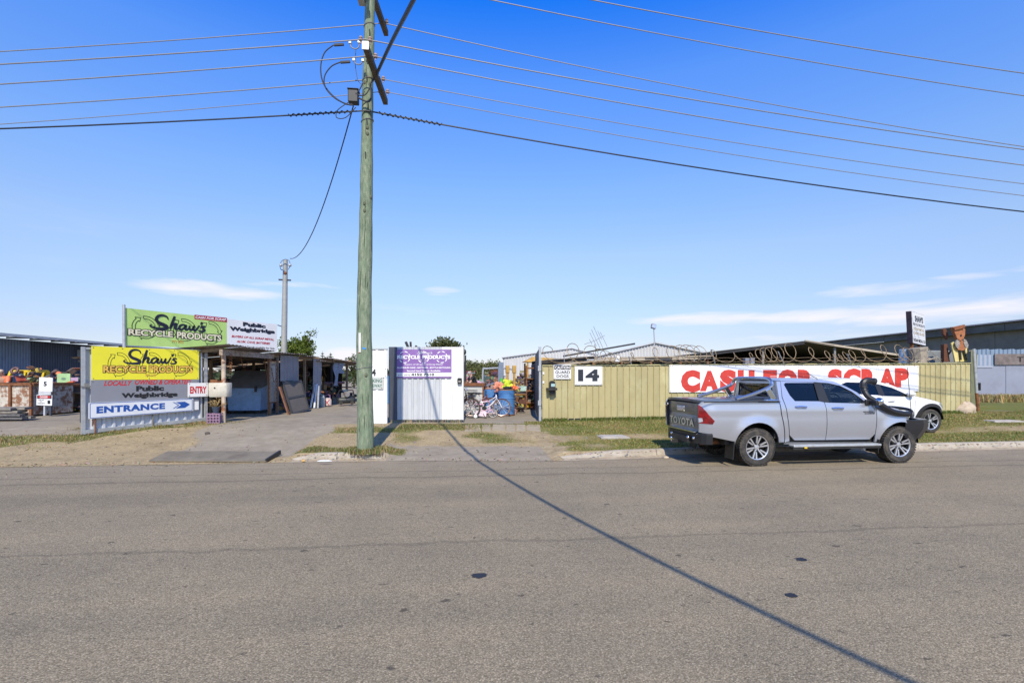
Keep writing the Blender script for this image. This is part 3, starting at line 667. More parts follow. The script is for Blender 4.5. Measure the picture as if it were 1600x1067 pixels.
tanboard = M('tan_fascia', (.42, .36, .27), .8, var=.15, dirt=.4, dcol=(.2, .13, .08), ds=3)
def open_shed(label, k, L0, AP, R0, depth, n=7):
    a, ap, b = P(*L0, k), P(*AP, k), P(*R0, k); B = Board((a.x, a.y, .4), (b.x, b.y, .4)); t = thing('open_shed', label, 'shed', (a.x, a.y, .4), B.rz)
    xa = (ap - a).dot(B.u); za, zr, zb = a.z - .4, ap.z - .4, b.z - .4
    for (x0, z0), (x1, z1) in (((0, za), (xa, zr)), ((xa, zr), (B.len, zb))):
        for i in range(n):
            mb = MB(); y0, y1 = depth * i / n, depth * (i + 1) / n + .03
            e = random.uniform(-.12, .12) * (i == 0)
            mb.add([(x0, y0 + e, z0 + .012 * (i % 2)), (x1, y0, z1 + .012 * (i % 2)), (x1, y1, z1 + .012 * (i % 2)), (x0, y1, z0 + .012 * (i % 2)), (x0, y0 + e, z0 - .03), (x1, y0, z1 - .03), (x1, y1, z1 - .03), (x0, y1, z0 - .03)], [(0, 1, 2, 3), (4, 7, 6, 5), (0, 4, 5, 1), (1, 5, 6, 2), (2, 6, 7, 3), (3, 7, 4, 0)])
            mb.build('roof_sheet', darkroof, t)
    mb = MB(); mb.bar((xa, -.03, zr + .0), (B.len + .1, -.03, zb - .02), .04, .10); mb.build('barge_board', tanboard, t)
    mb = MB(); mb.bar((0, .02, za - .08), (xa, .02, zr - .1), .05, .16); mb.build('rafter', darksteel, t)
    for x in (.15, B.len * .33, B.len * .66, B.len - .15):
        for y in (.2, depth - .2):
            z = za + (zr - za) * x / xa if x < xa else zr + (zb - zr) * (x - xa) / (B.len - xa)
            mb = MB(); mb.bar((x, y, 0), (x, y, z - .05), .1); mb.build('post', galv_dark, t)
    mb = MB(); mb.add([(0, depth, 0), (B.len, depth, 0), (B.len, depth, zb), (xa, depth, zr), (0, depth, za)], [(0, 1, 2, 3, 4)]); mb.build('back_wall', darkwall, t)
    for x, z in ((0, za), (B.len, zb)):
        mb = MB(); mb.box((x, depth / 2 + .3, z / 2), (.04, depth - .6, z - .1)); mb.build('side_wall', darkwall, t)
    return t, B
os_, oB = open_shed('open fronted dark shed with a low gable roof behind the CASH FOR SCRAP banner', 30, (1082, 553), (1257, 532.5), (1424, 557.5), 9)
greypost = M('blue_grey_post', (.20, .22, .27), .6, var=.15)
for px, py, h in ((1166, 574, .6), (1174, 574, .9)):
    q = P(px, py, 31); tag(MB().box((q.x, q.y, 1.55), (.22, .22, 2.3)).build('timber_stack', greypost), 'blue grey upright bundle standing inside the dark open shed, at %s' % ('its left' if px < 1170 else 'its right'), 'bundle')
for px, py, w_, lab in ((1206, 566, 1.1, 'grey metal cabinet showing over the fence inside the dark shed'), (1286, 563, .9, 'pale framed rack showing over the fence inside the dark shed, right of the cabinet')):
    q = P(px, py, 33); t = thing('rack', lab, 'rack', (q.x, q.y, .45), -YAW); mb = MB()
    for sx in (-1, 1):
        for sy in (-1, 1): mb.box((sx * w_ / 2, sy * .25, .95), (.05, .05, 1.9))
    mb.build('frame', galv, t)
    for z in (.5, 1.1, 1.88): MB().box((0, 0, z), (w_, .55, .04)).build('shelf', galv_dark, t)
# skillion roofs behind the left half of the olive fence
def skillion(label, k, a, b, depth, rise, n, m, fas):
    a = P(*a, k); b = P(*b, k); B = Board((a.x, a.y, .4), (b.x, b.y, .4)); t = thing('skillion_shed', label, 'shed', (a.x, a.y, .4), B.rz); za, zb = a.z - .4, b.z - .4
    for i in range(n):
        x0, x1 = B.len * i / n, B.len * (i + 1) / n + .04; z0, z1 = za + (zb - za) * i / n, za + (zb - za) * (i + 1) / n; e = random.uniform(-.06, .06)
        mb = MB(); mb.add([(x0, e, z0 + .01 * (i % 2)), (x1, e, z1 + .01 * (i % 2)), (x1, depth, z1 + rise), (x0, depth, z0 + rise), (x0, e, z0 - .035), (x1, e, z1 - .035), (x1, depth, z1 + rise - .035), (x0, depth, z0 + rise - .035)], [(0, 1, 2, 3), (4, 7, 6, 5), (0, 4, 5, 1), (1, 5, 6, 2), (2, 6, 7, 3), (3, 7, 4, 0)])
        mb.build('roof_sheet', m, t)
    mb = MB(); mb.bar((0, .1, za - .08), (B.len, .1, zb - .08), .06, .13); mb.build('fascia', fas, t)
    for q in (.02, .25, .5, .75, .98):
        mb = MB(); mb.bar((B.len * q, .18, 0), (B.len * q, .18, za - .1 + (zb - za) * q), .08); mb.build('post', rust, t)
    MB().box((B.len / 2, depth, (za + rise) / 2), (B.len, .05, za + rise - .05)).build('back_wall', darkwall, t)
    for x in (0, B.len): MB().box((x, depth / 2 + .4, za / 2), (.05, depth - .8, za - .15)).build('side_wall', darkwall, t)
    return t
skillion('low skillion shed with a tan fascia behind the middle of the olive fence', 37, (926, 559), (1112, 555.5), 6.5, .22, 9, tanboard, tanboard)
skillion('dark sagging skillion roof just behind the left end of the olive fence', 40, (838, 563.5), (930, 556), 4.5, .1, 5, darkroof, darksteel)
a, b = P(880, 556.5, 42), P(992, 537, 42); tag(MB().bar(a, b, .09, .06).build('roof_beam', darksteel), 'long black steel beam lying aslant over the low roofs left of the antenna', 'beam')
a, b = P(862, 571, 46), P(962, 560.5, 46); tag(MB().bar(a, b, .06, .06).build('timber_pole', tanboard), 'thin tan timber pole leaning behind the CAUTION GUARD DOGS sign', 'pole')
a, b = P(917, 562, 44), P(960, 561, 44); tag(MB().bar(a, b, .07, .05).build('timber_rail', white_old), 'short pale rail lying over the low roofs behind the 14 sign', 'rail')
a = P(964, 560, 44); tag(MB().box((a.x, a.y, a.z), (.16, .1, .22)).build('white_box', signwhite), 'small white box fixed on the tan fascia behind the fence', 'box')
# antenna and floodlight mast
an = thing('antenna', 'old television antenna with long tilted rods on a bent mast', 'antenna', P(930, 560, 38)); 
mb = MB(); mb.tube([P(931, 560, 38), P(930.5, 543, 38), P(929, 538, 38)], .022, 6); mb.build('mast', galv, an, world=True)
mb = MB(); mb.tube([P(913, 538, 38), P(930, 532, 38), P(945, 524, 38)], .014, 5); mb.build('boom', galv, an, world=True)
for x0, y0, x1, y1 in ((921, 530, 925, 538), (921.5, 519.5, 932, 541), (924, 514.5, 938, 545), (927.5, 510, 942, 544), (934, 517, 940, 530), (938, 519, 949, 542)):
    mb = MB(); mb.tube([P(x0, y0, 38), P(x1, y1, 38)], .013, 5); mb.build('rod', galv, an, world=True)
fl = thing('floodlight', 'square floodlight on a thin mast in front of the pale gable shed', 'floodlight', P(1022.5, 575, 30))
mb = MB(); mb.tube([P(1022.5, 575, 30), P(1022.5, 530, 30), P(1021.5, 513, 30)], .035, 6); mb.build('mast', galv, fl, world=True)
q = P(1021, 510, 30); mb = MB(); mb.box(q, (.25, .14, .24), Matrix.Rotation(.25, 3, 'Y') @ Matrix.Rotation(-.3, 3, 'X')); mb.build('lamp_head', galv_dark, fl, world=True, bevel=.02)
mb = MB(); mb.box(q + Vector((0, -.075, 0)), (.19, .012, .18), Matrix.Rotation(.25, 3, 'Y') @ Matrix.Rotation(-.3, 3, 'X')); mb.build('lens', clearlens, fl, world=True)

# big dark warehouse on the right
wx = 37.0; wb = thing('warehouse', 'long dark warehouse with a deep weathered fascia at the right', 'warehouse', CF(wx, 33, .3), R(-90) - YAW)
whm = M('warehouse_sheet', (.19, .172, .148), .8, var=.18, vs=.8, dirt=.3, dcol=(.07, .065, .06), ds=.7); fasc = M('weathered_fascia', (.115, .11, .105), .75, var=.45, vs=1.5, streak=.3)
for i in range(20):
    x = -34 + i * 2.4; MB().box((x + 1.2, 0 - .02 * (i % 2), 2.4), (2.38, .08, 4.9)).build('wall_sheet', whm, wb)
MB().box((-10, .35, 5.05), (48.3, .75, .16)).build('soffit', darkwall, wb)
for i in range(8):
    MB().box((-34 + i * 6 + 3, -.45 + .02 * (i % 2), 5.15), (5.97, .10, .62)).build('fascia', fasc, wb)
mb = MB(); mb.add([(-34.2, -.7, 5.42), (14, -.7, 5.42), (14, 9, 6.6), (-34.2, 9, 6.6), (-34.2, 18, 5.4), (14, 18, 5.4)], [(0, 1, 2, 3), (3, 2, 5, 4)]); mb = mb
wb_roof = mb.build('roof', darkroof, wb, fix=False)
MB().box((14, 9, 2.6), (.1, 18, 5.4)).build('end_wall', whm, wb); MB().box((-34, 9, 2.6), (.1, 18, 5.4)).build('end_wall', whm, wb)
# blue grey sheet fence beyond the olive fence
a = P(1524, 627, 30.5); b = P(1760, 627, 30.5); BF = Board((a.x, a.y, .42), (b.x, b.y, .42))
bf = thing('sheet_metal_fence', 'tall blue grey flat sheet fence with ribbed top strip at the right edge', 'fence', BF.p0, BF.rz)
bgm = M('blue_grey_sheet', (.255, .28, .345), .6, var=.06, vs=1.5, dirt=.35, dcol=(.20, .21, .25), ds=2, dth=.5)
bgl = M('pale_blue_sheet', (.33, .36, .43), .6, var=.05)
for i in range(4):
    x = .05 + i * 1.5; MB().box((x + .74, -.01 * (i % 2), .98), (1.485, .03, 1.92)).build('flat_sheet', bgm, bf)
MB().box((.43, -.03, 2.12), (.84, .03, .66)).build('flat_sheet', bgl, bf)
for i in range(28):
    x = .02 + i * .22; mb = MB(); mb.grid([[Vector((x + q, y, z)) for q, y in ((0, 0), (.05, 0), (.08, -.05), (.17, -.05), (.20, 0), (.22, 0))] for z in (1.9, 2.72 + .015 * (i % 3))]); mb.build('ribbed_sheet', M('ribbed_blue_sheet', (.20, .27, .36), .5, var=.1), bf, fix=False)
x0, z0, x1, z1 = BF.rect(1552, 553, 1640, 570)
ws_ = thing('sign', 'long worn brown sign board with dark faded letters on the blue grey fence', 'sign', BF.p0, BF.rz)
mb = MB(); rect_on(mb, (x0, z0 - .0, x1, z1), .085, .03); mb.build('board', M('worn_sign', (.17, .14, .13), .85, var=.35, vs=3, dirt=.6, dcol=(.30, .28, .27), ds=5), ws_)
bx = BF.rect(1586, 557.5, 1636, 565.5); mb = MB(); put_text(mb, 'THOM', bx, .09, .02); mb.build('lettering', black, ws_, fix=False)
# olive end leaf and leaning pole at the right end of the fence
a = P(1517, 644, 43.6); b = P(1526, 637, 36.5); OB = Board((a.x, a.y, a.z), (b.x, b.y, a.z))
og = thing('gate_leaf', 'dark olive gate leaf folded back at the right end of the olive fence', 'gate', OB.p0, OB.rz)
odk = M('deep_olive_sheet', (.20, .21, .11), .6, var=.12)  # darker, greener olive than the fence sheets
for i in range(6): piece('sheet', corr_mesh('leaf_rib', OB.len / 6, 2.2, OB.len / 6, .02, odk), og, (i * OB.len / 6, 0, .05))
mb = MB(); mb.bar((0, .03, 1.1), (OB.len, .03, 1.1), .04); mb.bar((0, .03, 2.2), (OB.len, .03, 2.2), .05); mb.build('rail', galv_dark, og)
t = thing('gate_pole', 'pale leaning pipe with a rusty foot at the right end of the olive fence', 'pole', P(1529, 645, 42.5))
mb = MB(); mb.tube([P(1521.5, 545, 42.5), P(1526, 614, 42.5)], .05, 10); mb.build('pipe', galv, t, world=True)
mb = MB(); mb.tube([P(1526, 614, 42.5), P(1528.5, 646, 42.5)], .052, 10); mb.build('foot', rust, t, world=True)
mb = MB(); mb.box(P(1530.5, 604, 42.5), (.05, .06, .28)); mb.build('hinge', darksteel, t, world=True)
# left blue shed
lw = thing('blue_shed', 'dark blue corrugated shed with a white roof edge at the far left', 'shed', CF(-30.3, 24, .3), math.radians(90) - YAW + R(4.2))
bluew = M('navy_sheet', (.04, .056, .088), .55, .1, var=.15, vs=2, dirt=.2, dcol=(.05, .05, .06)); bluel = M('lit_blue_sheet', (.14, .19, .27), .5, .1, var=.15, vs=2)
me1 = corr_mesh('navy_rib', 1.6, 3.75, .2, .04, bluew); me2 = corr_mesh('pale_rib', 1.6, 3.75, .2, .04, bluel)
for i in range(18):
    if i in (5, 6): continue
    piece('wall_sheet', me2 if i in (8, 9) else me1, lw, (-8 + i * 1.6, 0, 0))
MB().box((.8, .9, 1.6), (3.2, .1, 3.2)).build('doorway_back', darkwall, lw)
MB().box((.8, -.05, 3.45), (3.3, .1, .5)).build('lintel', rust, lw)
mb = MB()
for i in range(19): mb.box((-8 + i * 1.6, -.75, 3.82), (.06, 1.5, .1))
mb.build('rafter', darksteel, lw)
mb = MB(); mb.add([(-10, -1.55, 3.9), (22, -1.55, 3.9), (22, 10, 5.0), (-10, 10, 5.0), (-10, -1.55, 3.84), (22, -1.55, 3.84), (22, 10, 4.94), (-10, 10, 4.94)], [(0, 1, 2, 3), (4, 7, 6, 5), (0, 4, 5, 1), (1, 5, 6, 2), (2, 6, 7, 3), (3, 7, 4, 0)])
mb.build('roof', white_old, lw)
MB().bar((-10, -1.6, 3.86), (22, -1.6, 3.86), .06, .16).build('gutter', M('white_gutter', (.62, .60, .55), .5), lw)
MB().box((20.7, 5, 1.9), (.08, 10, 3.8)).build('end_wall', bluew, lw)
for px, z in ((96, 2.8),):
    MB().box((12.6, -.3, 3.1), (1.7, .5, .5)).build('awning_box', M('pale_blue_trim', (.4, .45, .5), .5), lw)

# ================================================================== SIGNS
navy = M('navy_ink', (.012, .014, .03), .5, var=.1); ink = M('black_ink', (.012, .012, .013), .5, var=.1); redink = M('red_ink', (.50, .02, .025), .5, var=.1)
blueink = M('blue_ink', (.012, .075, .33), .5, var=.08); whiteink = M('white_ink', (.8, .8, .78), .5, var=.03); cream = M('cream_ink', (.80, .74, .50), .5, var=.06); gold = M('gold_ink', (.72, .44, .07), .5, var=.25, vs=9)
yellow = M('yellow_board', (.78, .72, .035), .45, var=.04, vs=2, dirt=.22, dcol=(.55, .49, .10), ds=3.5, dth=.56); greyb = M('grey_board', (.225, .235, .265), .5, var=.04); greenb = M('green_banner', (.47, .68, .19), .55, var=.10, vs=2, dirt=.25, dcol=(.42, .52, .25), ds=3, dth=.55); redb = M('red_banner', (.42, .02, .035), .5)
def sign(name, label, B, box, mat, off, cat='sign', th=.006, tilt=0):
    t = thing(name, label, cat, B.p0, B.rz); mb = MB(); rect_on(mb, box, off, th, tilt); mb.build('board', mat, t); fixings(t, box, off, 5 if box[2] - box[0] > 1.5 else 2); return t
def fixings(t, box, off, n=3):
    x0, z0, x1, z1 = box; mb = MB()
    for i in range(n):
        for z in (z0 + .035, z1 - .035): mb.box((x0 + .04 + (x1 - x0 - .08) * i / (n - 1), -off - .003, z), (.022, .008, .022))
    tag(mb.build('screw', galv_dark, t), None, None, None, 'stuff')
def words(t, B, off, mat, *items, name='lettering'):
    for it in items:
        txt, (x0, y0, x1, y1) = it[0], it[1]; kw = it[2] if len(it) > 2 else {}
        mb = MB(); put_text(mb, txt, B.rect(x0, y0, x1, y1), off, **kw); mb.build(name, mat, t, fix=False)
def shaws(t, B, off, S, recycle_mat, tag_mat, tl=0):
    """the painted trade name; S maps sketch units to picture points"""
    bx = lambda x0, y0, x1, y1: B.rect(*S(x0, y0), *S(x1, y1))
    for x0, x1, y0, y1 in ((390, 600, 150, 370), (720, 940, 150, 370), (1020, 1230, 150, 370)):
        mb = MB(); q = bx(x0, y0, x1, y1); cycle_arrows(mb, (q[0] + q[2]) / 2, (q[1] + q[3]) / 2 + tl * ((q[0] + q[2]) / 2), (q[2] - q[0]) / 2, (q[3] - q[1]) / 2, off, .013, tl); mb.build('arrow_ring', ink, t, fix=False)
    def tl_box(q): m = tl * (q[0] + q[2]) / 2; return (q[0], q[1] + m, q[2], q[3] + m), tl * (q[2] - q[0])
    for wd, x0, x1, gap in (('RECYCLE', 330, 775, 0), ('PRODUCTS', 808, 1262, 0)):
        q, ti = tl_box(bx(x0, 276, x1, 350)); e = (q[2] - q[0]) * .012
        mb = MB(); put_text(mb, wd, (q[0] - e, q[1] - e, q[2] + e, q[3] + e), off + .0012, .10, tilt=ti); mb.build('lettering', ink, t, fix=False)
        mb = MB(); put_text(mb, wd, q, off + .0024, .035, tilt=ti); mb.build('lettering', recycle_mat, t, fix=False)
    q, ti = tl_box(bx(770, 362, 878, 390)); mb = MB(); put_text(mb, 'PTY LTD', q, off + .0012, .03, tilt=ti); mb.build('lettering', tag_mat, t, fix=False)
    q, ti = tl_box(bx(540, 108, 1100, 262)); mb = MB(); put_script(mb, q, off + .0036, ti); mb.build('script', navy, t, fix=False)
# entrance gate boards
x0 = GB.uv(141, 570)[0]; x1 = GB.uv(309, 570)[0]; zt = GB.uv(225, 544)[1]; zb_ = GB.uv(225, 593)[1]; zg = GB.uv(225, 629)[1]
ys = sign('sign', 'yellow board with the brush written Shaw\'s RECYCLE PRODUCTS on the entrance gate', GB, (x0, zb_, x1, zt), yellow, .075)
shaws(ys, GB, .077, lambda x, y: (110 + x / 6.667, 530 + y / 6.667), gold, gold)
gs_ = sign('sign', 'grey board reading LOCALLY OWNED & OPERATED Public Weighbridge under the yellow one', GB, (x0 - .01, zg, x1, zb_ - .006), greyb, .072)
words(gs_, GB, .0735, redink, ('LOCALLY', (160.5, 594.5, 205, 602.5), dict(bold=.03, shear=.35)), ('OWNED & OPERATED', (209, 592.5, 296, 600.5), dict(bold=.03, shear=.35)))
words(gs_, GB, .0735, ink, ('Public', (211, 602.5, 254.5, 611), dict(bold=.06)), ('Weighbridge', (188, 613, 276, 622.5), dict(bold=.06)))
# ENTRANCE board, hung a little crooked
eb = [GB.uv(138.5, 629.5, -.1), GB.uv(302, 622.5, -.1), GB.uv(302, 641.5, -.1), GB.uv(138.5, 654.5, -.1)]
es = thing('sign', 'white ENTRANCE board with blue chevrons hung along the bottom of the gate signs', 'sign', GB.p0, GB.rz)
def quad_map(q): return lambda u, v: ((q[3][0] * (1 - u) + q[2][0] * u) * (1 - v) + (q[0][0] * (1 - u) + q[1][0] * u) * v, (q[3][1] * (1 - u) + q[2][1] * u) * (1 - v) + (q[0][1] * (1 - u) + q[1][1] * u) * v)
qm = quad_map(eb); mb = MB(); mb.prism([qm(0, 0), qm(1, 0), qm(1, 1), qm(0, 1)], .02, lambda a, b, t: Vector((a, -.10 + t, b))); mb.build('board', M('entrance_white', (.66, .69, .72), .5, var=.06, vs=5, dirt=.3, dcol=(.52, .53, .55)), es)
mb = MB()
for u0, v0, u1, v1 in ((.015, .04, .985, .04), (.015, .96, .985, .96), (.012, .04, .012, .96), (.988, .04, .988, .96)): ribbon(mb, [qm(u0, v0), qm(u1, v1)], .016, .1015, n=1)
mb.build('border', blueink, es, fix=False); mb = MB()
vs, fs = glyphs('ENTRANCE', .055, 0, 1.1); mb.add([(*(lambda p: (p[0], -.1015, p[1]))(qm(.065 + a * .635, .30 + b * .46)),) for a, b in vs], fs); mb.build('lettering', blueink, es, fix=False)
for u, tk in ((.79, .012), (.84, .03), (.895, .045)):
    pts = [(u - tk, .28), (u + tk * .3, .28), (u + .055 + tk * .3, .53), (u + tk * .3, .78), (u - tk, .78), (u + .055 - tk, .53)]
    mb = MB(); mb.add([(qm(*p)[0], -.1015, qm(*p)[1]) for p in pts], [tuple(range(6))]); mb.build('chevron', blueink, es, fix=False)
mb = MB(); rect_on(mb, GB.rect(302, 622, 309, 640), .06); o_ = tag(mb.build('spare_board', signwhite), 'blank white strip of board beside the ENTRANCE board', 'board')
o_.location = GB.p0; o_.rotation_euler = (0, 0, GB.rz)
ey = sign('sign', 'small white ENTRY sign in red letters at the right edge of the entrance gate', GB, GB.rect(290.5, 598, 322, 619.5), signwhite, .13, th=.02)
words(ey, GB, .1315, redink, ('ENTRY', (293.5, 603.5, 319.5, 614.5), dict(bold=.045)))
# green roof banner
bl = P(193.5, 541, 48); br = P(436, 546.5, 36.2); BB = Board((bl.x, bl.y, 0), (br.x, br.y, 0))
gbn = thing('banner_sign', 'large green and white Shaw\'s RECYCLE PRODUCTS banner raised over the lean-to roof', 'banner', (bl.x, bl.y, 0), BB.rz)
c4 = [BB.uv(196, 481), BB.uv(433, 506.5), BB.uv(433, 548.5), BB.uv(196.5, 539.5)]; qb = quad_map(c4)
xs_ = BB.uv(354.5, 520)[0]; us = (xs_ - c4[0][0]) / (c4[1][0] - c4[0][0])
def cloth(u0, u1, name, m, off):
    mb = MB(); mb.grid([[Vector((qb(u, v)[0], -off + .004 * math.sin(u * 9 + v * 4) * math.sin(u * 23), qb(u, v)[1])) for u in [u0 + (u1 - u0) * i / 24 for i in range(25)]] for v in [j / 6 for j in range(7)]])
    o = mb.build(name, m, gbn, smooth_=True, fix=False); return o
cloth(0, us, 'green_cloth', greenb, 0); cloth(us, 1, 'white_cloth', signwhite, 0)
class BX(Board): pass
Sb = lambda x, y: (180 + x / 5.926, 470 + y / 5.926)
# lettering is drawn straight onto the banner's own slanting frame
def bwords(mat, off, *items, name='lettering'):
    for txt, (x0, y0, x1, y1, y2), kw in items:   # picture points: top-left y0, bottom-left y1, top-right y2
        mb = MB(); a, zt_ = BB.uv(*Sb(x0, y0)); _, zb2 = BB.uv(*Sb(x0, y1)); b, zr2 = BB.uv(*Sb(x1, y2)); vs, fs = glyphs(txt, **kw); ti = (zr2 - zt_)
        mb.add([(a + u * (b - a), -off, zb2 + v * (zt_ - zb2) + ti * u) for u, v in vs], fs); mb.build(name, mat, gbn, fix=False)
for x0, x1, y0, y1 in ((165, 390, 140, 345), (520, 740, 165, 370), (790, 970, 190, 395)):
    mb = MB(); a, z1_ = BB.uv(*Sb(x0, y0)); b, z0_ = BB.uv(*Sb(x1, y1)); cycle_arrows(mb, (a + b) / 2, (z0_ + z1_) / 2, (b - a) / 2, (z1_ - z0_) / 2, .008, .018); mb.build('arrow_ring', ink, gbn, fix=False)
bwords(ink, .009, ('RECYCLE', (112, 252, 540, 322, 276), dict(bold=.105)), ('PRODUCTS', (560, 276, 990, 350, 312), dict(bold=.105)))
bwords(cream, .0105, ('RECYCLE', (120, 258, 532, 316, 284), dict(bold=.035)), ('PRODUCTS', (570, 284, 980, 346, 318), dict(bold=.035)))
bwords(gold, .009, ('PTY LTD', (525, 365, 630, 388, 372), dict(bold=.03)))
a, zt_ = BB.uv(*Sb(318, 115)); b, zr2 = BB.uv(*Sb(838, 168)); _, zb2 = BB.uv(*Sb(318, 255)); mb = MB(); ti = zr2 - zt_; put_script(mb, (a, zb2 + ti / 2, b, zt_ + ti / 2), .012, ti); mb.build('script', navy, gbn, fix=False)
q0, q1, q2, q3 = (BB.uv(*Sb(*p)) for p in ((733, 128), (1034, 158), (1034, 198), (733, 168))); mb = MB(); mb.add([(q0[0], -.007, q0[1]), (q1[0], -.007, q1[1]), (q2[0], -.007, q2[1]), (q3[0], -.007, q3[1])], [(0, 1, 2, 3)]); mb.build('red_strip', redb, gbn, fix=False)
bwords(whiteink, .009, ('CASH FOR SCRAP', (742, 138, 1026, 162, 165), dict(bold=.03, shear=.25)))
bwords(navy, .007, ('Public', (1182, 196, 1392, 234, 220), dict(bold=.07)), ('Weighbridge', (1058, 236, 1478, 284, 270), dict(bold=.07)))
bwords(redink, .007, ('BUYERS OF ALL SCRAP METAL,', (1076, 316, 1470, 340, 350), dict(bold=.03, shear=.3)), ('ALUM. CANS, BATTERIES', (1122, 364, 1434, 388, 386), dict(bold=.03, shear=.3)))
bwords(ink, .009, ('Secondhand Goods available for Sale', (1066, 408, 1474, 426, 432), dict(bold=.01)))
mb = MB(); q = P(194, 560, 48); q2 = P(193.5, 476, 48); mb.tube([(q.x, q.y, q.z - 2), q, q2], .045, 8); mb.build('post', galv, gbn, world=True)
mb = MB(); mb.tube([P(194, 510, 48), P(222, 537, 45)], .012, 5); mb.tube([P(434, 508, 36.3), P(443, 511, 35.6)], .02, 5); mb.build('stay', darksteel, gbn, world=True)
# purple sign on the sliding gate
purple = M('purple_board', (.235, .125, .36), .55, var=.12, vs=5, dirt=.25, dcol=(.36, .24, .5), ds=6)
Sp = lambda x, y: (610 + x / 13.333, 535 + y / 13.333)
pr = lambda x0, y0, x1, y1: (*Sp(x0, y0), *Sp(x1, y1))
ps = sign('sign', 'purple Shaw\'s RECYCLE PRODUCTS board with a phone number on the sliding gate', SG, SG.rect(*pr(135, 148, 1275, 740)), purple, .045, th=.012)
mb = MB(); rect_on(mb, SG.rect(*pr(120, 628, 1278, 710)), .050, .004); mb.build('white_strip', signwhite, ps)
for cx_, cy_ in ((300, 308), (692, 310), (1072, 306)):
    mb = MB(); q = SG.rect(*pr(cx_ - 112, cy_ - 116, cx_ + 112, cy_ + 116))
    for j in range(7):
        aa = [R(j * 360 / 7 + d) for d in (0, 12, 24, 38)]; ribbon(mb, [((q[0] + q[2]) / 2 + math.cos(a) * (q[2] - q[0]) / 2, (q[1] + q[3]) / 2 + math.sin(a) * (q[3] - q[1]) / 2) for a in aa], [.012, .024, .03, .014], .0475, n=3)
    mb.build('arrow_ring', whiteink, ps, fix=False)
words(ps, SG, .049, whiteink, ('RECYCLE', pr(150, 268, 625, 345), dict(bold=.05)), ('PRODUCTS', pr(668, 268, 1250, 345), dict(bold=.05)), ('PTY LTD', pr(622, 366, 762, 390)), ('Buyers of all types of Scrap Metal', pr(305, 445, 1090, 478), dict(bold=.02)), ('ALUMINIUM CANS - BATTERIES - BOTTLE RECYCLING', pr(142, 508, 1255, 542), dict(bold=.03)), ('Second hand Goods Available', pr(350, 572, 1045, 608), dict(bold=.03)))
q = SG.rect(*pr(560, 172, 880, 240)); mb = MB(); put_script(mb, q, .0505, grow=.8); mb.build('script', whiteink, ps, fix=False)
words(ps, SG, .052, ink, ('ph:', pr(165, 665, 248, 694), dict(bold=.02)), ('(07)', pr(295, 665, 415, 695), dict(bold=.02)), ('4152 7510', pr(440, 642, 920, 696), dict(bold=.045)))
# house number and parking plate by the pole
n14 = sign('sign', 'white plate with the black number 14 partly behind the timber pole', WB, WB.rect(570, 578.5, 605, 589) if False else (0.0, WB.uv(595, 589.5)[1], WB.len, WB.uv(595, 574.5)[1]), signwhite, .034)
words(n14, WB, .0355, ink, ('14', (577, 576.5, 588, 587.5), dict(bold=.03)))
pk = sign('sign', 'grey plate with green letters PARKING GATEWAY beside the timber pole', WB, WB.rect(568, 588.8, 599, 607.8), M('pale_grey_plate', (.50, .53, .50), .5, var=.05), .040, th=.012)
greenink = M('green_ink', (.02, .11, .06), .5)
words(pk, WB, .0415, greenink, ('PARKING', (572, 592, 597.5, 597.6), dict(bold=.02)), ('GATEWAY', (572, 600, 597.5, 605.4), dict(bold=.02)))
# olive fence signs
cg = sign('sign', 'white CAUTION GUARD DOGS sign with a black heading on the olive fence', FN, FN.rect(864.5, 569.5, 891.5, 592), signwhite, .05)
mb = MB(); rect_on(mb, FN.rect(865.5, 570.8, 890.8, 577.6), .052, .002); mb.build('heading', ink, cg)
words(cg, FN, .0535, whiteink, ('CAUTION', (867, 571.9, 889.3, 576.6), dict(bold=.02)))
words(cg, FN, .0535, ink, ('GUARD', (867, 579.2, 890, 583.8), dict(bold=.025)), ('DOGS', (869, 585.3, 888, 590), dict(bold=.025)))
s14 = sign('sign', 'big white sign with the bold number 14 on the olive fence', FN, FN.rect(897.5, 572.3, 940.5, 601.2), signwhite, .05)
words(s14, FN, .0535, M('number_blue_black', (.02, .025, .035), .5), ('14', (902.5, 577, 935.5, 595.6), dict(bold=.06)))
cs = sign('banner_sign', 'long white CASH FOR SCRAP banner in hand painted red letters on the olive fence', FN, (FN.uv(1045, 600)[0], FN.uv(1240, 612)[1], FN.uv(1433.5, 590)[0], FN.uv(1240, 571)[1]), signwhite, .045, 'banner', th=.01)
paintred = M('painted_red', (.55, .045, .03), .5, var=.12, vs=10, dirt=.5, dcol=(.70, .28, .22), ds=11, dth=.60)
Sc = lambda x, y: (1020 + x * .3, 560 + y * .3)
for wd, xa_, xb_, yt, yb in (('C', 143, 243, 60, 176), ('A', 242, 340, 64, 170), ('S', 345, 432, 58, 176), ('H', 438, 526, 60, 168), ('F', 570, 642, 60, 166), ('O', 646, 748, 56, 172), ('R', 750, 836, 58, 166), ('S', 906, 982, 54, 168), ('C', 985, 1078, 52, 168), ('R', 1080, 1160, 54, 160), ('A', 1172, 1258, 52, 150), ('P', 1254, 1328, 50, 150)):
    mb = MB(); put_text(mb, wd, FN.rect(*Sc(xa_, yt), *Sc(xb_, yb)), .0465, .085); mb.build('letter', paintred, cs, fix=False)
mb = MB()
for i in range(14):
    x = FN.uv(1050 + i * 29, 572.5)[0]; mb.box((x, -.05, FN.uv(1240, 571)[1] - .02), (.02, .008, .02))
mb.build('eyelet', galv_dark, cs)
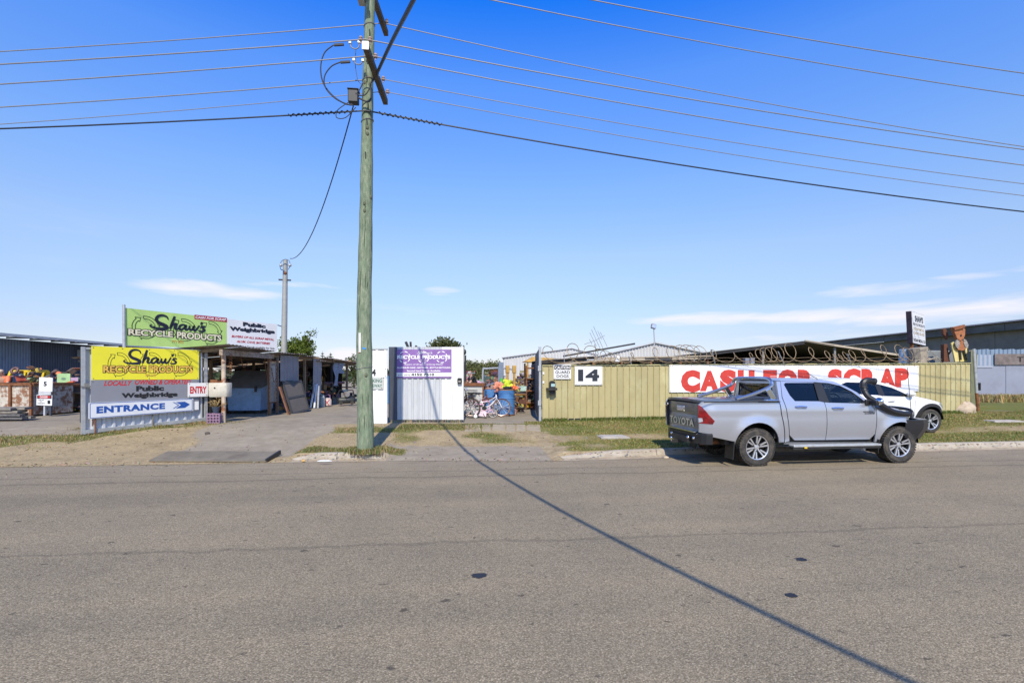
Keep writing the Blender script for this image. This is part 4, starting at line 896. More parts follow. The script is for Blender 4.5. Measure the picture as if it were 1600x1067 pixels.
# letter box hung on the fence
q = FN.uv(861.5, 605); lb = thing('letter_box', 'black letter box with a rounded hood and pale label on the olive fence', 'letter box', FN.p0, FN.rz)
mb = MB(); w_ = .085; pts = [(-w_, -.02), (w_, -.02), (w_, .12)] + [(w_ * math.cos(a), .12 + w_ * math.sin(a)) for a in [R(20 * j) for j in range(1, 9)]] + [(-w_, .12)]
mb.prism(pts, .16, lambda a, b, t: Vector((q[0] + a, -.03 - t, q[1] + b))); mb.build('hood', black, lb)
mb = MB(); mb.box((q[0] + .01, -.195, q[1] + .07), (.12, .008, .09)); mb.build('label', M('aqua_label', (.35, .52, .52), .4), lb)
mb = MB(); mb.box((q[0] - .02, -.14, q[1] - .05), (.30, .24, .07)); mb.build('tray', darksteel, lb); mb = MB(); mb.box((q[0] + .0, -.1, q[1] - .16), (.14, .12, .14)); mb.build('base', black, lb)
mb = MB()
for px, py, w_, h_ in ((848.8, 583, .05, .07), (848.8, 597, .05, .07)):
    a, b = FN.uv(px, py); mb.box((a, -.032, b), (w_, .004, h_))
tag(mb.build('sticker', signwhite, fence), None, None)
# tall board behind the fence, right
k5 = 41.5; pl_, pr_ = P(1426, 575, k5), P(1446, 575, k5 * .93)
TB = Board((pl_.x, pl_.y, 0), (pr_.x, pr_.y, 0))
ts = thing('pole_sign', 'tall white SHAW\'S board leaning on a rusty post above the fence', 'sign', (pl_.x, pl_.y, .45), TB.rz); TB.p0.z = .45
qq = [TB.uv(1423.5, 486), TB.uv(1444, 492.5), TB.uv(1446, 540.5), TB.uv(1426, 536)]; qt = quad_map(qq)
mb = MB(); mb.prism([qt(0, 0), qt(1, 0), qt(1, 1), qt(0, 1)], .16, lambda a, b, t: Vector((a, t, b))); mb.build('cabinet', M('dark_plum', (.03, .02, .035), .6), ts)
mb = MB(); mb.prism([qt(.02, .01), qt(.99, .01), qt(.99, .99), qt(.02, .99)], .01, lambda a, b, t: Vector((a, -.012 + t, b))); mb.build('board', signwhite, ts)
def qwords(mat, *it):
    mb = MB()
    for txt, u0, v0, u1, v1, kw in it:
        vs, fs = glyphs(txt, **kw); mb.add([(*(lambda p: (p[0], -.0135, p[1]))(qt(u0 + a * (u1 - u0), v0 + b * (v1 - v0))),) for a, b in vs], fs)
    mb.build('lettering', mat, ts, fix=False)
qwords(navy, ("SHAW'S", .22, .70, .85, .90, dict(bold=.05)), ('RECYCLE PRODUCTS', .08, .575, .97, .655, dict(bold=.03)))
qwords(M('tan_ink', (.42, .33, .18), .5), ('SCRAP METAL', .1, .43, .92, .52, dict(bold=.03)), ('CANS GLASS', .1, .30, .92, .39, dict(bold=.03)))
qwords(ink, ('SCRAP METAL CO', .06, .07, .97, .16, dict(bold=.05)))
mb = MB(); a, b = TB.uv(1428.5, 537), TB.uv(1428.5, 575); mb.bar((a[0], .08, -.2), (a[0], .08, a[1] + .1), .1); a = TB.uv(1440, 540); mb.bar((a[0], .08, -.2), (a[0], .08, a[1] + .1), .09); mb.build('post', rust, ts)
# stuff at the post's foot above the fence
q = P(1414, 556, 43); mb = MB(); mb.lathe([(.18, -.4), (.19, -.1), (.18, .16), (.185, .22), (.15, .24)], q, 'Z', 14); tag(mb.build('milk_can', M('pale_blue_tin', (.45, .55, .66), .35, .4, var=.1), smooth_=True), 'pale blue tin drum on the roof left of the tall leaning sign', 'drum')
q = P(1434, 562, 44); t = thing('stump', 'bleached split log standing behind the fence under the tall leaning sign', 'log', q); mb = MB(); mb.tube([q + Vector((0, 0, -.5)), q + Vector((.04, 0, 0)), q + Vector((-.02, 0, .42))], [.26, .25, .30], 9); mb.build('log', M('bleached_wood', (.34, .29, .22), .85, var=.3, vs=14, bump=.5), t, world=True)
mb = MB()
for i in range(9): a = q + Vector((random.uniform(-.2, .3), -.2, random.uniform(-.3, .35))); mb.tube([a, a + Vector((.35, 0, .1)), a + Vector((.75, .05, random.uniform(-.3, .1)))], [.02, .014, .006], 5)
mb.build('branch', M('bleached_wood', (.34, .29, .22), .85), t, world=True)
q = P(1462, 561, 40); mb = MB(); mb.box(q + Vector((0, 0, -.25)), (1.35, .5, 1.15)); tag(mb.build('water_tank', M('dull_grey_tank', (.20, .215, .215), .6, var=.15), bevel=.04), 'dull grey tank standing behind the fence between the log and the rusty figure', 'tank')
# rusty cut-out figure standing on the fence line
kf = 43; fg = thing('scrap_figure', 'rusty welded steel figure with wings and thin legs on a yellow panel', 'sculpture', P(1500, 568, kf))
fr = M('rust_figure', (.36, .14, .06), .75, .2, var=.25, vs=12, dirt=.3, dcol=(.42, .22, .10), ds=12)
def cut(pts, off, th, m, nm):
    mb = MB(); sh = RT * -1; nrm = FW
    mb.prism(pts, th, lambda a, b, t: P(1400 + a / 8, 480 + b / 8, kf) + nrm * (off + t)); mb.build(nm, m, fg, world=True)
cut([(695, 455), (730, 425), (800, 470), (860, 440), (885, 445), (895, 680), (742, 682)], .0, .05, M('old_yellow', (.68, .57, .22), .6, var=.1), 'panel')
cut([(675, 255), (800, 226), (808, 270), (828, 278), (826, 350), (806, 400), (768, 420), (728, 395), (706, 335), (690, 300)], -.12, .12, fr, 'head')
cut([(668, 262), (802, 222), (806, 262), (680, 292)], -.19, .08, M('rust_hat', (.24, .085, .035), .8, var=.3, vs=14), 'hat')
cut([(765, 415), (810, 415), (830, 480), (845, 530), (800, 545), (745, 530), (760, 480)], -.08, .08, fr, 'body')
wing = M('wing_mesh_metal', (.32, .29, .25), .6, .3, var=.5, vs=25)
cut([(735, 400), (762, 420), (768, 470), (748, 520), (722, 500), (708, 450)], -.10, .03, wing, 'wing'); cut([(815, 395), (850, 415), (875, 470), (868, 515), (838, 500), (815, 450)], -.10, .03, wing, 'wing')
for lg in ([(775, 540), (798, 540), (805, 660), (790, 660)], [(820, 535), (845, 535), (870, 655), (855, 660)]): cut(lg, -.06, .04, darksteel, 'leg')
cut([(635, 270), (668, 258), (700, 340), (690, 400), (660, 350), (640, 335)], .15, .1, M('rust_dark', (.11, .04, .02), .8, var=.3), 'hat_brim'); cut([(660, 460), (700, 455), (735, 680), (660, 680)], .2, .15, M('rust_dark', (.11, .04, .02), .8), 'backing')
cut([(762, 350), (776, 344), (784, 356), (776, 370), (764, 366)], -.14, .02, darksteel, 'nose')
mb = MB(); mb.bar(P(1470, 568, 42), P(1486, 548, 42), .05); mb.build('brace', darksteel, fg, world=True)

# ================================================================== POLES AND WIRES
polem = M('green_treated_timber', (.165, .215, .135), .85, var=.38, vs=6, dirt=.65, dcol=(.34, .345, .25), ds=4, dth=.52, streak=4, bump=.5, bs=25)
kp = kk(571, 706); base = G(571, 706)
pole = thing('power_pole', 'tall green treated timber power pole on the verge with two crossarms', 'power pole', base)
cent = [(571, 706), (570.5, 640), (569, 560), (569, 480), (570.5, 420), (571.5, 340), (573.5, 240), (574.5, 150), (577, 60), (578, -10), (580, -120)]
rad = [12.8, 12.3, 12.0, 11.6, 11, 10.2, 9.2, 8.4, 7.8, 7.5, 7.2]
pc = [P(px, py, kp) for px, py in cent]
mb = MB(); ln = [pc[0] - Vector((0, 0, .3))]; lr = [rad[0] / kp]
for (p0, r0), (p1, r1) in zip(list(zip(pc, rad)), list(zip(pc, rad))[1:]):
    for j in range(6): ln.append(p0.lerp(p1, j / 6) + Vector((.012 * nz(ln[-1].z, 1, 2.3), 0, 0))); lr.append((r0 + (r1 - r0) * j / 6) / kp * (1 + .045 * nz(ln[-1].z, 4, 1.9)))
mb.tube(ln + [pc[-1]], lr + [rad[-1] / kp], 18); o = mb.build('trunk', polem, pole, smooth_=True, world=True)
def pole_at(py):
    for (a, b), (c, d), r0, r1 in zip(cent, cent[1:], rad, rad[1:]):
        if d <= py <= b: t = (b - py) / (b - d); return P(a + (c - a) * t, py, kp), (r0 + (r1 - r0) * t) / kp
    return pc[-1], rad[-1] / kp
for py in (28, 57, 100, 128, 170, 195, 247):
    c, r_ = pole_at(py); mb = MB(); x = random.uniform(-.02, .03)
    mb.tube([c + Vector((x, -r_ - .005, .07)), c + Vector((x + .005, -r_ - .012, 0)), c + Vector((x + .004, -r_ - .004, -.07))], .012, 5); mb.build('timber_crack', darksteel, pole, world=True)
rdp = random.Random(2)
for i in range(26):
    py = rdp.uniform(60, 690); c, r_ = pole_at(py); a = rdp.uniform(-2.6, -.5); l = rdp.uniform(.12, .55); q = Vector((math.cos(a), math.sin(a), 0)) * (r_ + .001)
    mb = MB(); mb.tube([c + q + Vector((rdp.uniform(-.006, .006), 0, l * (t_ - .5))) for t_ in (0, .25, .5, .75, 1)], [.002, .006, .007, .005, .002], 4); mb.build('timber_split', M('split_dark', (.05, .06, .04), .9), pole, world=True)
for i in range(9):
    py = rdp.uniform(90, 680); c, r_ = pole_at(py); a = rdp.uniform(-2.6, -.5); q = Vector((math.cos(a), math.sin(a), 0)) * (r_ - .012)
    mb = MB(); mb.sphere(c + q, .035, 8, 6, (1, 1, 1.5)); mb.build('knot', M('knot_wood', (.12, .13, .08), .9, var=.4, vs=30), pole, smooth_=True, world=True)
for py, h in ((41, .02), (126, .02), (190, .02), (575, .012)):
    c, r_ = pole_at(py); mb = MB(); mb.tube([c + Vector((math.cos(a) * (r_ + .005), math.sin(a) * (r_ + .005), .03 * math.cos(a))) for a in [2 * math.pi * j / 16 for j in range(16)]], h * .6, 5, True); mb.build('strap', galv_dark, pole, world=True)
c, r_ = pole_at(536); mb = MB(); mb.box(c + Vector((-.06, -r_ + .0, .0)), (.05, .02, .42)); mb.build('marker_strip', M('pale_paint', (.6, .6, .56), .6, dirt=.6, dcol=(.2, .25, .15), ds=20), pole, world=True)
c, r_ = pole_at(545); mb = MB(); mb.box(c + Vector((.03, -r_ - .002, 0)), (.07, .012, .035), Matrix.Rotation(.2, 3, 'Y')); mb.build('blue_tag', M('blue_tag_paint', (.03, .25, .65), .5), pole, world=True)
c, r_ = pole_at(549); mb = MB(); mb.box(c + Vector((-.08, -r_ + .02, -.03)), (.03, .012, .02)); mb.build('orange_tag', M('orange_tag_paint', (.7, .13, .03), .5), pole, world=True)
# crossarms run across the road; wires run along it
armm = M('crossarm_timber', (.10, .083, .065), .85, var=.3, vs=8)
dc = FOC / kp
armZ = CAM_H + 6.6 * FOC / 720 * 1.0
def arm_pt(px, py, z): D = ray(px, py); t = (z - CAM_H) / D.z; return D * t + Vector((0, 0, CAM_H))
def cross(p0, p1, z):
    a, b = arm_pt(*p0, z), arm_pt(*p1, z); mb = MB(); mb.bar(a, b, .105, .13); mb.build('crossarm', armm, pole, world=True); return a, b
dm = dc - .12; zA = CAM_H + (587 - 115) / FOC * dm; zB = CAM_H + (587 + 30) / FOC * dm
A0, A1 = cross((571, 72), (602.5, 160), zA); B0, B1 = cross((559, -75), (603.5, 53), zB)
mb = MB(); mb.box(A0 + Vector((0, -.01, .0)), (.13, .02, .16)); mb.build('end_plate', galv, pole, world=True)
mb = MB(); c, r_ = pole_at(3); mb.box(c + Vector((-r_ - .06, -.05, 0)), (.14, .2, .16)); mb.build('end_plate', galv, pole, world=True)
for z, py in ((zA, 118), (zB, -28)):
    c, r_ = pole_at(py); mb = MB(); mb.bar(c + Vector((r_ * .2, 0, 0)), c + Vector((r_ + .12, .0, 0)), .03); mb.build('bolt', galv, pole, world=True)
insul = M('porcelain', (.42, .30, .25), .25, var=.2); 
wirem = M('aluminium_wire', (.24, .235, .23), .6, .2, var=.1); cablem = M('black_cable', (.012, .013, .02), .5, var=.1)
def insulator(p, d=1):
    mb = MB()
    mb.lathe([(.0, -.08), (.012, -.08), (.012, -.03), (.04, -.025), (.045, .0), (.025, .01), (.04, .03), (.03, .055), (0, .06)], p, 'Z', 10); mb.build('insulator', insul, pole, smooth_=True, world=True)
def span(label, att, px, py, side, r_, sag=.0022, mat=None, grp='bare wires strung between the poles', end=62, cat='power line', dy=0):
    """wire from its fixing point through a sight line, on along the road"""
    Y = att.y; D = ray(px, py); t = (Y + dy) / D.y; q = D * t + Vector((0, 0, CAM_H)); X0 = att.x; dx = q.x - X0
    s = ((q.z - att.z) - sag * dx * dx) / dx
    xs = [X0 + side * end * (j / 44) for j in range(45)]
    pts = [Vector((x, Y + dy * (x - X0) / dx, att.z + s * (x - X0) + sag * (x - X0) ** 2)) for x in xs]
    mb = MB(); mb.tube(pts, r_, 6); o = mb.build('overhead_wire', mat or wirem, smooth_=True); tag(o, label, cat, grp); return pts
def on_arm(a, b, px, py):
    best = None
    for j in range(101):
        q = a.lerp(b, j / 100); v = q - Vector((0, 0, CAM_H)); d = v.dot(FW); yy = 587 - v.z / d * FOC
        e = abs(yy - py)
        if best is None or e < best[0]: best = (e, q)
    return best[1]
ats = [on_arm(A0, A1, 0, y) for y in (72, 97, 132, 152)]
atB = on_arm(B0, B1, 0, 40)
ordn = ['second', 'third', 'fourth', 'fifth']
for i, (a, yl, yr, xr) in enumerate(zip(ats, (101, 132, 168, 194.5), (234, 258.5, 287.5, 306), (1600,) * 4)):
    top = a + Vector((0, 0, .13)); insulator(a + Vector((-.09, 0, .12))); insulator(a + Vector((.09, 0, .12)))
    span('%s bare wire from the top on the left side of the green pole' % ordn[i], top, 0, yl, -1, .0125 if i < 3 else .009)
    span('%s bare wire from the top leaving the right side of the green pole' % ordn[i], top, xr, yr, 1, .0125 if i < 2 else .010)
insulator(atB + Vector((.08, 0, .1)))
span('topmost bare wire on the left side of the green pole', atB + Vector((0, 0, .06)), 0, 81, -1, .012)
span('topmost bare wire leaving the right side of the green pole, crossing the second far out', atB + Vector((0, 0, .06)), 1600, 229.5, 1, .012)
for px0, py0, py1, dd, lab in ((765, 0, 150, .9, 'lower of the two wires cutting across the top right corner of the sky'), (922, 0, 115, 1.6, 'higher of the two wires cutting across the top right corner of the sky')):
    Y = B1.y - dd; D = ray(px0, py0); q = D * (Y / D.y) + Vector((0, 0, CAM_H)); D2 = ray(1600, py1); q2 = D2 * (Y / D2.y) + Vector((0, 0, CAM_H))
    sag = .0022; X0 = B1.x; a1 = q.x - X0; a2 = q2.x - X0
    s = ((q2.z - q.z) - sag * (a2 * a2 - a1 * a1)) / (a2 - a1); z0 = q.z - s * a1 - sag * a1 * a1
    mb = MB(); mb.tube([Vector((X0 + 62 * j / 44, Y, z0 + s * 62 * j / 44 + sag * (62 * j / 44) ** 2)) for j in range(45)], .0125, 6); tag(mb.build('overhead_wire', wirem, smooth_=True), lab, 'power line', 'bare wires strung between the poles')
# black bundled cable through the pole, with spiral wrap near it
c, r_ = pole_at(178.5); att = c + Vector((0, -r_ - .02, 0))
for side, px, py, lab in ((-1, 0, 201.5, 'thick black bundled cable running left from the green pole, lowest of the lines'), (1, 1600, 331, 'thick black bundled cable running right from the green pole, lowest of the lines')):
    pts = span(lab, att, px, py, side, .017, mat=cablem, grp='black bundled cables', cat='cable')
    line = []; tot = 0; q = 0
    for j in range(185):
        x = att.x + side * (.25 + j * .0075); u = (x - att.x) / (pts[-1].x - att.x) * 44; i = int(u); f = u - i; p = pts[i].lerp(pts[i + 1], f)
        a = j * .42; line.append(p + Vector((0, math.cos(a) * .027, math.sin(a) * .027)))
    cab = [x_ for x_ in COL.objects if x_.get('label') == lab][0]
    mb = MB(); mb.tube(line, .010, 4); mb.build('spiral_wrap', darksteel, cab)
# heavy service cable swinging out over the road towards the camera side
mb = MB(); s0 = on_arm(A0, A1, 0, 118)
pp = [s0] + [CF(-2.96 - .395 * (d_ - 11), d_, z_) for d_, z_ in ((9.1, 7.85), (6.9, 7.03), (4.6, 6.2), (1, 5.7), (-2.4, 6.1), (-6, 7.2), (-12, 9.6))]
def crv(pp, n=8):
    o = []
    for i in range(len(pp) - 1):
        a, b, c, d = pp[max(i - 1, 0)], pp[i], pp[i + 1], pp[min(i + 2, len(pp) - 1)]
        for j in range(n): t = j / n; o.append(.5 * ((2 * b) + (c - a) * t + (2 * a - 5 * b + 4 * c - d) * t * t + (3 * b - a - 3 * c + d) * t ** 3))
    return o + [pp[-1]]
mb.tube(crv(pp), .034, 8); tag(mb.build('service_cable', cablem, smooth_=True), 'heavy black service cable dropping from the green pole out over the road', 'cable')
# junction box, tails and jumpers on the pole
jb = P(552.5, 153, kp + 1); mb = MB(); mb.box(jb, (.21, .18, .26)); mb.box(jb + Vector((0, 0, .15)), (.24, .2, .03)); mb.build('junction_box', black, pole, world=True, bevel=.02)
for pts, r_ in (([(521, 71), (507, 83), (501, 105), (505, 130), (520, 150), (540, 163), (550, 163)], .014), ([(534, 97), (518, 104), (507, 120), (509, 138), (525, 155), (545, 164), (552, 164)], .014), ([(545, 160), (528, 172), (526, 184), (540, 184), (556, 168)], .010), ([(555, 146), (565, 150), (572, 147), (577, 139)], .014), ([(560, 153), (570, 158), (578, 158), (580, 145), (578, 133), (585, 122)], .018), ([(556, 148), (562, 140), (567, 130)], .014), ([(556, 78), (555, 100), (559, 125), (566, 133)], .006)):
    mb = MB(); mb.tube(crv([P(x, y, kp + 1.5) for x, y in pts], 6), r_, 6); mb.build('jumper', cablem, pole, smooth_=True, world=True)
for pts in ([(547, 67), (549, 74), (556, 77), (561, 73), (561, 66)], [(553, 94), (556, 100), (563, 101), (567, 95)]):
    mb = MB(); mb.tube(crv([P(x, y, kp + 2) for x, y in pts], 6), .013, 6); mb.build('bridge', galv_dark, pole, world=True)
    for x, y in (pts[0], pts[-1]): mb = MB(); mb.box(P(x, y, kp + 2), (.05, .05, .05)); mb.build('clamp', galv, pole, world=True)
for x, y in ((530, 71), (540, 98)): mb = MB(); mb.bar(P(x - 8, y, kp + 1.5), P(x + 7, y - 1, kp + 1.5), .04); mb.build('clamp', black, pole, world=True)
# steel consumer pole behind the lean-to, and its service line
k2 = 36; sp = thing('consumer_pole', 'slender grey steel service pole behind the roof banner', 'pole', P(445.5, 632, k2))
mb = MB(); mb.tube([P(443, 632, k2), P(443.5, 560, k2), P(444.5, 500, k2), P(446, 406, k2)], [.125, .125, .12, .095], 12); mb.build('shaft', M('grey_steel_pole', (.33, .335, .31), .6, .2, var=.12, dirt=.2), sp, smooth_=True, world=True)
mb = MB(); mb.bar(P(435.5, 437, k2), P(454.5, 438, k2), .05, .06); mb.build('crossbar', darksteel, sp, world=True)
for pts in ([(446, 405), (440, 408), (437.5, 415), (439, 421), (444, 422)], [(447, 405), (452, 408), (453, 416), (449, 422)]):
    mb = MB(); mb.tube(crv([P(x, y, k2 + .4) for x, y in pts]), .02, 6); mb.build('cable_loop', M('blue_grey_cable', (.18, .25, .36), .5), sp, world=True)
for x, y, m in ((439, 414.5, galv), (453, 414.5, galv), (446, 427, rust)): mb = MB(); mb.sphere(P(x, y, k2 + .6), .07); mb.build('fitting', m, sp, smooth_=True, world=True)
s1 = P(552, 166, kp); s2 = P(453, 404, k2); pts = []
for j in range(31):
    t = j / 30; p = s1.lerp(s2, t); p.z -= 1.75 * 4 * t * (1 - t) * .52; pts.append(p)
mb = MB(); mb.tube(pts, .014, 6); tag(mb.build('service_line', cablem, smooth_=True), 'thin service line sagging from the green pole to the steel service pole', 'cable')

# ================================================================== VEHICLES
def panel_into(mb, poly, yf, sgn, W, grid=.07, lip=.03):
    """a pressed body panel from its side outline (x,z); yf gives inset; sgn 0 near side, 1 far side"""
    bm = bmesh.new(); vs = [bm.verts.new((x, 0, z)) for x, z in poly]; bm.faces.new(vs)
    x0, x1 = min(p[0] for p in poly), max(p[0] for p in poly); z0, z1 = min(p[1] for p in poly), max(p[1] for p in poly)
    for a, lo, hi in ((0, x0, x1), (2, z0, z1)):
        k = int((hi - lo) / grid)
        for i in range(1, k + 1):
            co = [0, 0, 0]; no = [0, 0, 0]; co[a] = lo + (hi - lo) * i / (k + 1); no[a] = 1
            bmesh.ops.bisect_plane(bm, geom=bm.verts[:] + bm.edges[:] + bm.faces[:], plane_co=co, plane_no=no, dist=1e-5)
    if lip:
        be = [e for e in bm.edges if len(e.link_faces) == 1]; ext = bmesh.ops.extrude_edge_only(bm, edges=be)
        for v in ext['geom']:
            if isinstance(v, bmesh.types.BMVert): v.co.y = lip
    bm.verts.index_update(); out_ = []
    for v in bm.verts:
        y = yf(v.co.x, v.co.z) + v.co.y; out_.append(Vector((v.co.x, y if sgn == 0 else W - y, v.co.z)))
    mb.add(out_, [tuple(q.index for q in f.verts) for f in bm.faces]); bm.free()
def panels(t, name, polys, yf, W, mat, off=0, lip=.03, grid=.07, sides=(0, 1), label=None):
    os = []
    for s in sides:
        mb = MB(); panel_into(mb, polys, (lambda x, z: yf(x, z) + off), s, W, grid, lip); os.append(mb.build(name, mat, t, smooth_=True, angle=40))
    return os
def arc(cx, cz, r, a0, a1, n=12): return [(cx + r * math.cos(R(a0 + (a1 - a0) * j / n)), cz + r * math.sin(R(a0 + (a1 - a0) * j / n))) for j in range(n + 1)]
def wheel(t, x, y, z, r, w, rim, face, nsp, twin, tread=True, rimmat=None, turn=0):
    """face -1: outer side towards -y"""
    c = Vector((x, y, z)); f = face; mb = MB()
    mb.lathe([(.0, f * -.02), (rim * .98, f * -.02), (rim * .98, f * (w / 2 - .03)), (rim * .9, f * (w / 2 - .03)), (rim * .9, f * -.0), (.0, f * .0)], c, 'Y', 28, caps=False); wh = mb.build('wheel', M('wheel_barrel', (.03, .03, .032), .6, .3), t, smooth_=True)  # dark inner barrel and disc behind the spokes
    mb = MB(); h = w / 2
    mb.lathe([(rim * .97, -h + .01), (rim * 1.04, -h - .004), (r * .88, -h - .008), (r * .965, -h + .012), (r * .985, -h + .03), (r * .985, h - .03), (r * .965, h - .012), (r * .88, h + .008), (rim * 1.04, h + .004), (rim * .97, h - .01)], c, 'Y', 44, caps=False)
    if tread:
        for j in range(44):
            a = 2 * math.pi * j / 44
            for q, yy in ((0, -h * .72), (.5, 0), (0, h * .72)):
                b = a + q * 2 * math.pi / 44; m = Matrix.Rotation(-b, 3, 'Y'); mb.box(c + Vector((math.cos(b) * r * .985, yy, math.sin(b) * r * .985)), (r * .05, h * .52, r * .095), m)
    o = mb.build('tyre', rubber, wh, smooth_=True, angle=30)
    mb = MB(); yo = f * (h - .012)
    mb.lathe([(rim * .90, yo - f * .06), (rim * .93, yo), (rim * .985, yo + f * .006), (rim * 1.0, yo - f * .01), (rim * .99, yo - f * .06)], c, 'Y', 40, caps=False)
    for j in range(nsp):
        for q in ((-.17, .17) if twin else (0,)):
            a = 2 * math.pi * j / nsp + q + turn; a2 = 2 * math.pi * j / nsp + q * .85 + turn
            p0 = c + Vector((math.cos(a2) * rim * .16, yo - f * .03, math.sin(a2) * rim * .16)); p1 = c + Vector((math.cos(a) * rim * .93, yo - f * .008, math.sin(a) * rim * .93))
            d = (p1 - p0).normalized(); sd_ = d.cross(Vector((0, 1, 0))).normalized(); wa, wb_ = (rim * .045, rim * .062) if twin else (rim * .11, rim * .15)
            dy = Vector((0, -f * .03, 0)); vs = [p0 - sd_ * wa, p0 + sd_ * wa, p1 + sd_ * wb_, p1 - sd_ * wb_]
            mb.add(vs + [v + dy for v in vs], [(0, 1, 2, 3), (7, 6, 5, 4), (0, 4, 5, 1), (1, 5, 6, 2), (2, 6, 7, 3), (3, 7, 4, 0)])
    mb.lathe([(0, yo - f * .012), (rim * .17, yo - f * .016), (rim * .22, yo - f * .04), (rim * .22, yo - f * .07)], c, 'Y', 20, caps=False)
    mb.build('rim', rimmat or alloy, wh, smooth_=True, angle=30)
    mb = MB()
    for j in range(6): a = 2 * math.pi * (j + .5) / 6; mb.lathe([(.0, yo - f * .008), (.013, yo - f * .01), (.013, yo - f * .05)], c + Vector((math.cos(a) * rim * .30, 0, math.sin(a) * rim * .30)), 'Y', 8)
    mb.build('wheel_nut', darksteel, wh)
    return wh

# ---- the silver utility
UTE = Vector((5.826, 9.337, 0)); URZ = R(1.25); UW = 1.82
ute = thing('utility_truck', 'silver dual cab utility with black snorkel and bull bar parked at the kerb', 'utility', UTE, URZ)
def uy(x, z):
    i = .012
    if z > 1.05: i += .02 * smooth((z - 1.05) / .15)
    if x > .47 and z > 1.22: i += .36 * (z - 1.22)
    if z < .9: i += .075 * ((.9 - z) / .45) ** 2
    i -= .012 * math.exp(-((z - 1.13) / .06) ** 2) - .006 * math.exp(-((z - 1.02) / .05) ** 2)
    if x < -.85: i += .15 * ((-.85 - x) / .32) ** 2
    if x > 3.15: i += .30 * ((x - 3.15) / .5) ** 2
    for cx, cz, rr in ((.014, .41, .46), (3.152, .40, .445)):
        d = math.hypot(x - cx, z - cz)
        if z > .35: i -= .035 * smooth(1 - abs(d - rr) / .16)
    if 2.55 < x < 3.6 and z > 1.0: i += .25 * max(0, z - 1.02) 
    return i
RA = arc(.014, .40, .475, 176, 8, 14); FA = arc(3.152, .39, .465, 160, 2, 14)
bed = [(-1.10, 1.284), (.486, 1.285), (.498, 1.084), (.575, .739), (.622, .468), (.49, .462)] + RA[::-1] + [(-.462, .50), (-.93, .60), (-1.0, .66), (-1.145, .68), (-1.155, 1.22)]
panels(ute, 'bed_side', bed, uy, UW, silver)
panels(ute, 'cab_pillar', [(.642, .465), (.595, .739), (.518, 1.084), (.505, 1.285), (.531, 1.69), (.62, 1.683), (.572, 1.366), (.611, 1.158), (.70, .609), (.73, .49)], uy, UW, silver, lip=.05)
panels(ute, 'roof_rail', [(.531, 1.70), (.642, 1.722), (1.155, 1.728), (1.619, 1.708), (1.851, 1.670), (2.061, 1.575), (2.267, 1.458), (2.392, 1.337), (2.475, 1.262), (2.575, 1.238), (2.40, 1.25), (2.335, 1.325), (2.153, 1.475), (1.925, 1.595), (1.676, 1.650), (1.50, 1.662), (1.35, 1.675), (.64, 1.695)], uy, UW, silver, grid=.09)
panels(ute, 'rear_door', [(.628, 1.688), (1.352, 1.668), (1.352, 1.655), (.721, 1.655), (.682, 1.622), (.755, 1.406), (.838, 1.290), (1.366, 1.284), (1.470, 1.262), (1.498, 1.049), (1.508, .596), (1.508, .50), (.84, .505), (.715, .612), (.627, 1.158), (.588, 1.366)], uy, UW, silver)
panels(ute, 'front_door', [(1.482, 1.262), (1.593, 1.254), (2.305, 1.235), (2.40, 1.245), (2.612, 1.225), (2.615, 1.081), (2.603, .611), (2.51, .498), (1.520, .50), (1.520, .596), (1.510, 1.049)], uy, UW, silver)
panels(ute, 'door_pillar', [(1.357, 1.662), (1.526, 1.652), (1.592, 1.256), (1.476, 1.264), (1.37, 1.286)], uy, UW, black, off=.004)
panels(ute, 'rear_window', [(.66, 1.66), (1.37, 1.66), (1.39, 1.27), (.83, 1.27), (.74, 1.40), (.665, 1.62)], uy, UW, darkglass, off=.022, lip=0, grid=.2)
panels(ute, 'front_window', [(1.51, 1.66), (1.68, 1.652), (1.93, 1.6), (2.16, 1.48), (2.34, 1.33), (2.34, 1.22), (1.58, 1.24)], uy, UW, paleglass, off=.022, lip=0, grid=.2)
panels(ute, 'front_fender', [(2.585, 1.235), (2.75, 1.185), (2.97, 1.135), (3.33, 1.045), (3.505, .925), (3.50, .80)] + [p for p in FA[::-1] if p[0] < 3.56] + [(2.70, .43), (2.62, .44), (2.617, .611), (2.629, 1.081), (2.626, 1.225)], uy, UW, silver)
panels(ute, 'headlight', [(3.335, 1.05), (3.40, 1.075), (3.57, 1.06), (3.665, .90), (3.51, .925)], uy, UW, clearlens, off=-.004)
panels(ute, 'tail_light', [(-1.16, 1.225), (-1.12, 1.20), (-1.01, 1.04), (-.898, .912), (-.935, .85), (-1.16, .865)], uy, UW, redlens, off=-.012)
panels(ute, 'reversing_lens', [(-1.162, .965), (-1.11, .965), (-1.10, .90), (-1.162, .875)], uy, UW, clearlens, off=-.018)
panels(ute, 'sill', [(.64, .462), (2.70, .43), (2.69, .40), (.64, .42)], uy, UW, silver, off=.02)
panels(ute, 'arch_liner', RA + [(.45, .35), (-.42, .35)], lambda x, z: .5, UW, black, lip=.2, grid=.3)
panels(ute, 'arch_liner', arc(3.152, .39, .465, 170, 2, 14) + [(3.6, .35), (2.72, .35)], lambda x, z: .5, UW, black, lip=.2, grid=.3)
for s in (0, 1):     # underside of the wheel openings
    for A in (RA, arc(3.152, .39, .462, 170, 2, 14)):
        mb = MB(); mb.grid([[Vector((x, y if s == 0 else UW - y, z)) for x, z in A] for y in (.05, .5)]); mb.build('arch_lining', black, ute, fix=False)
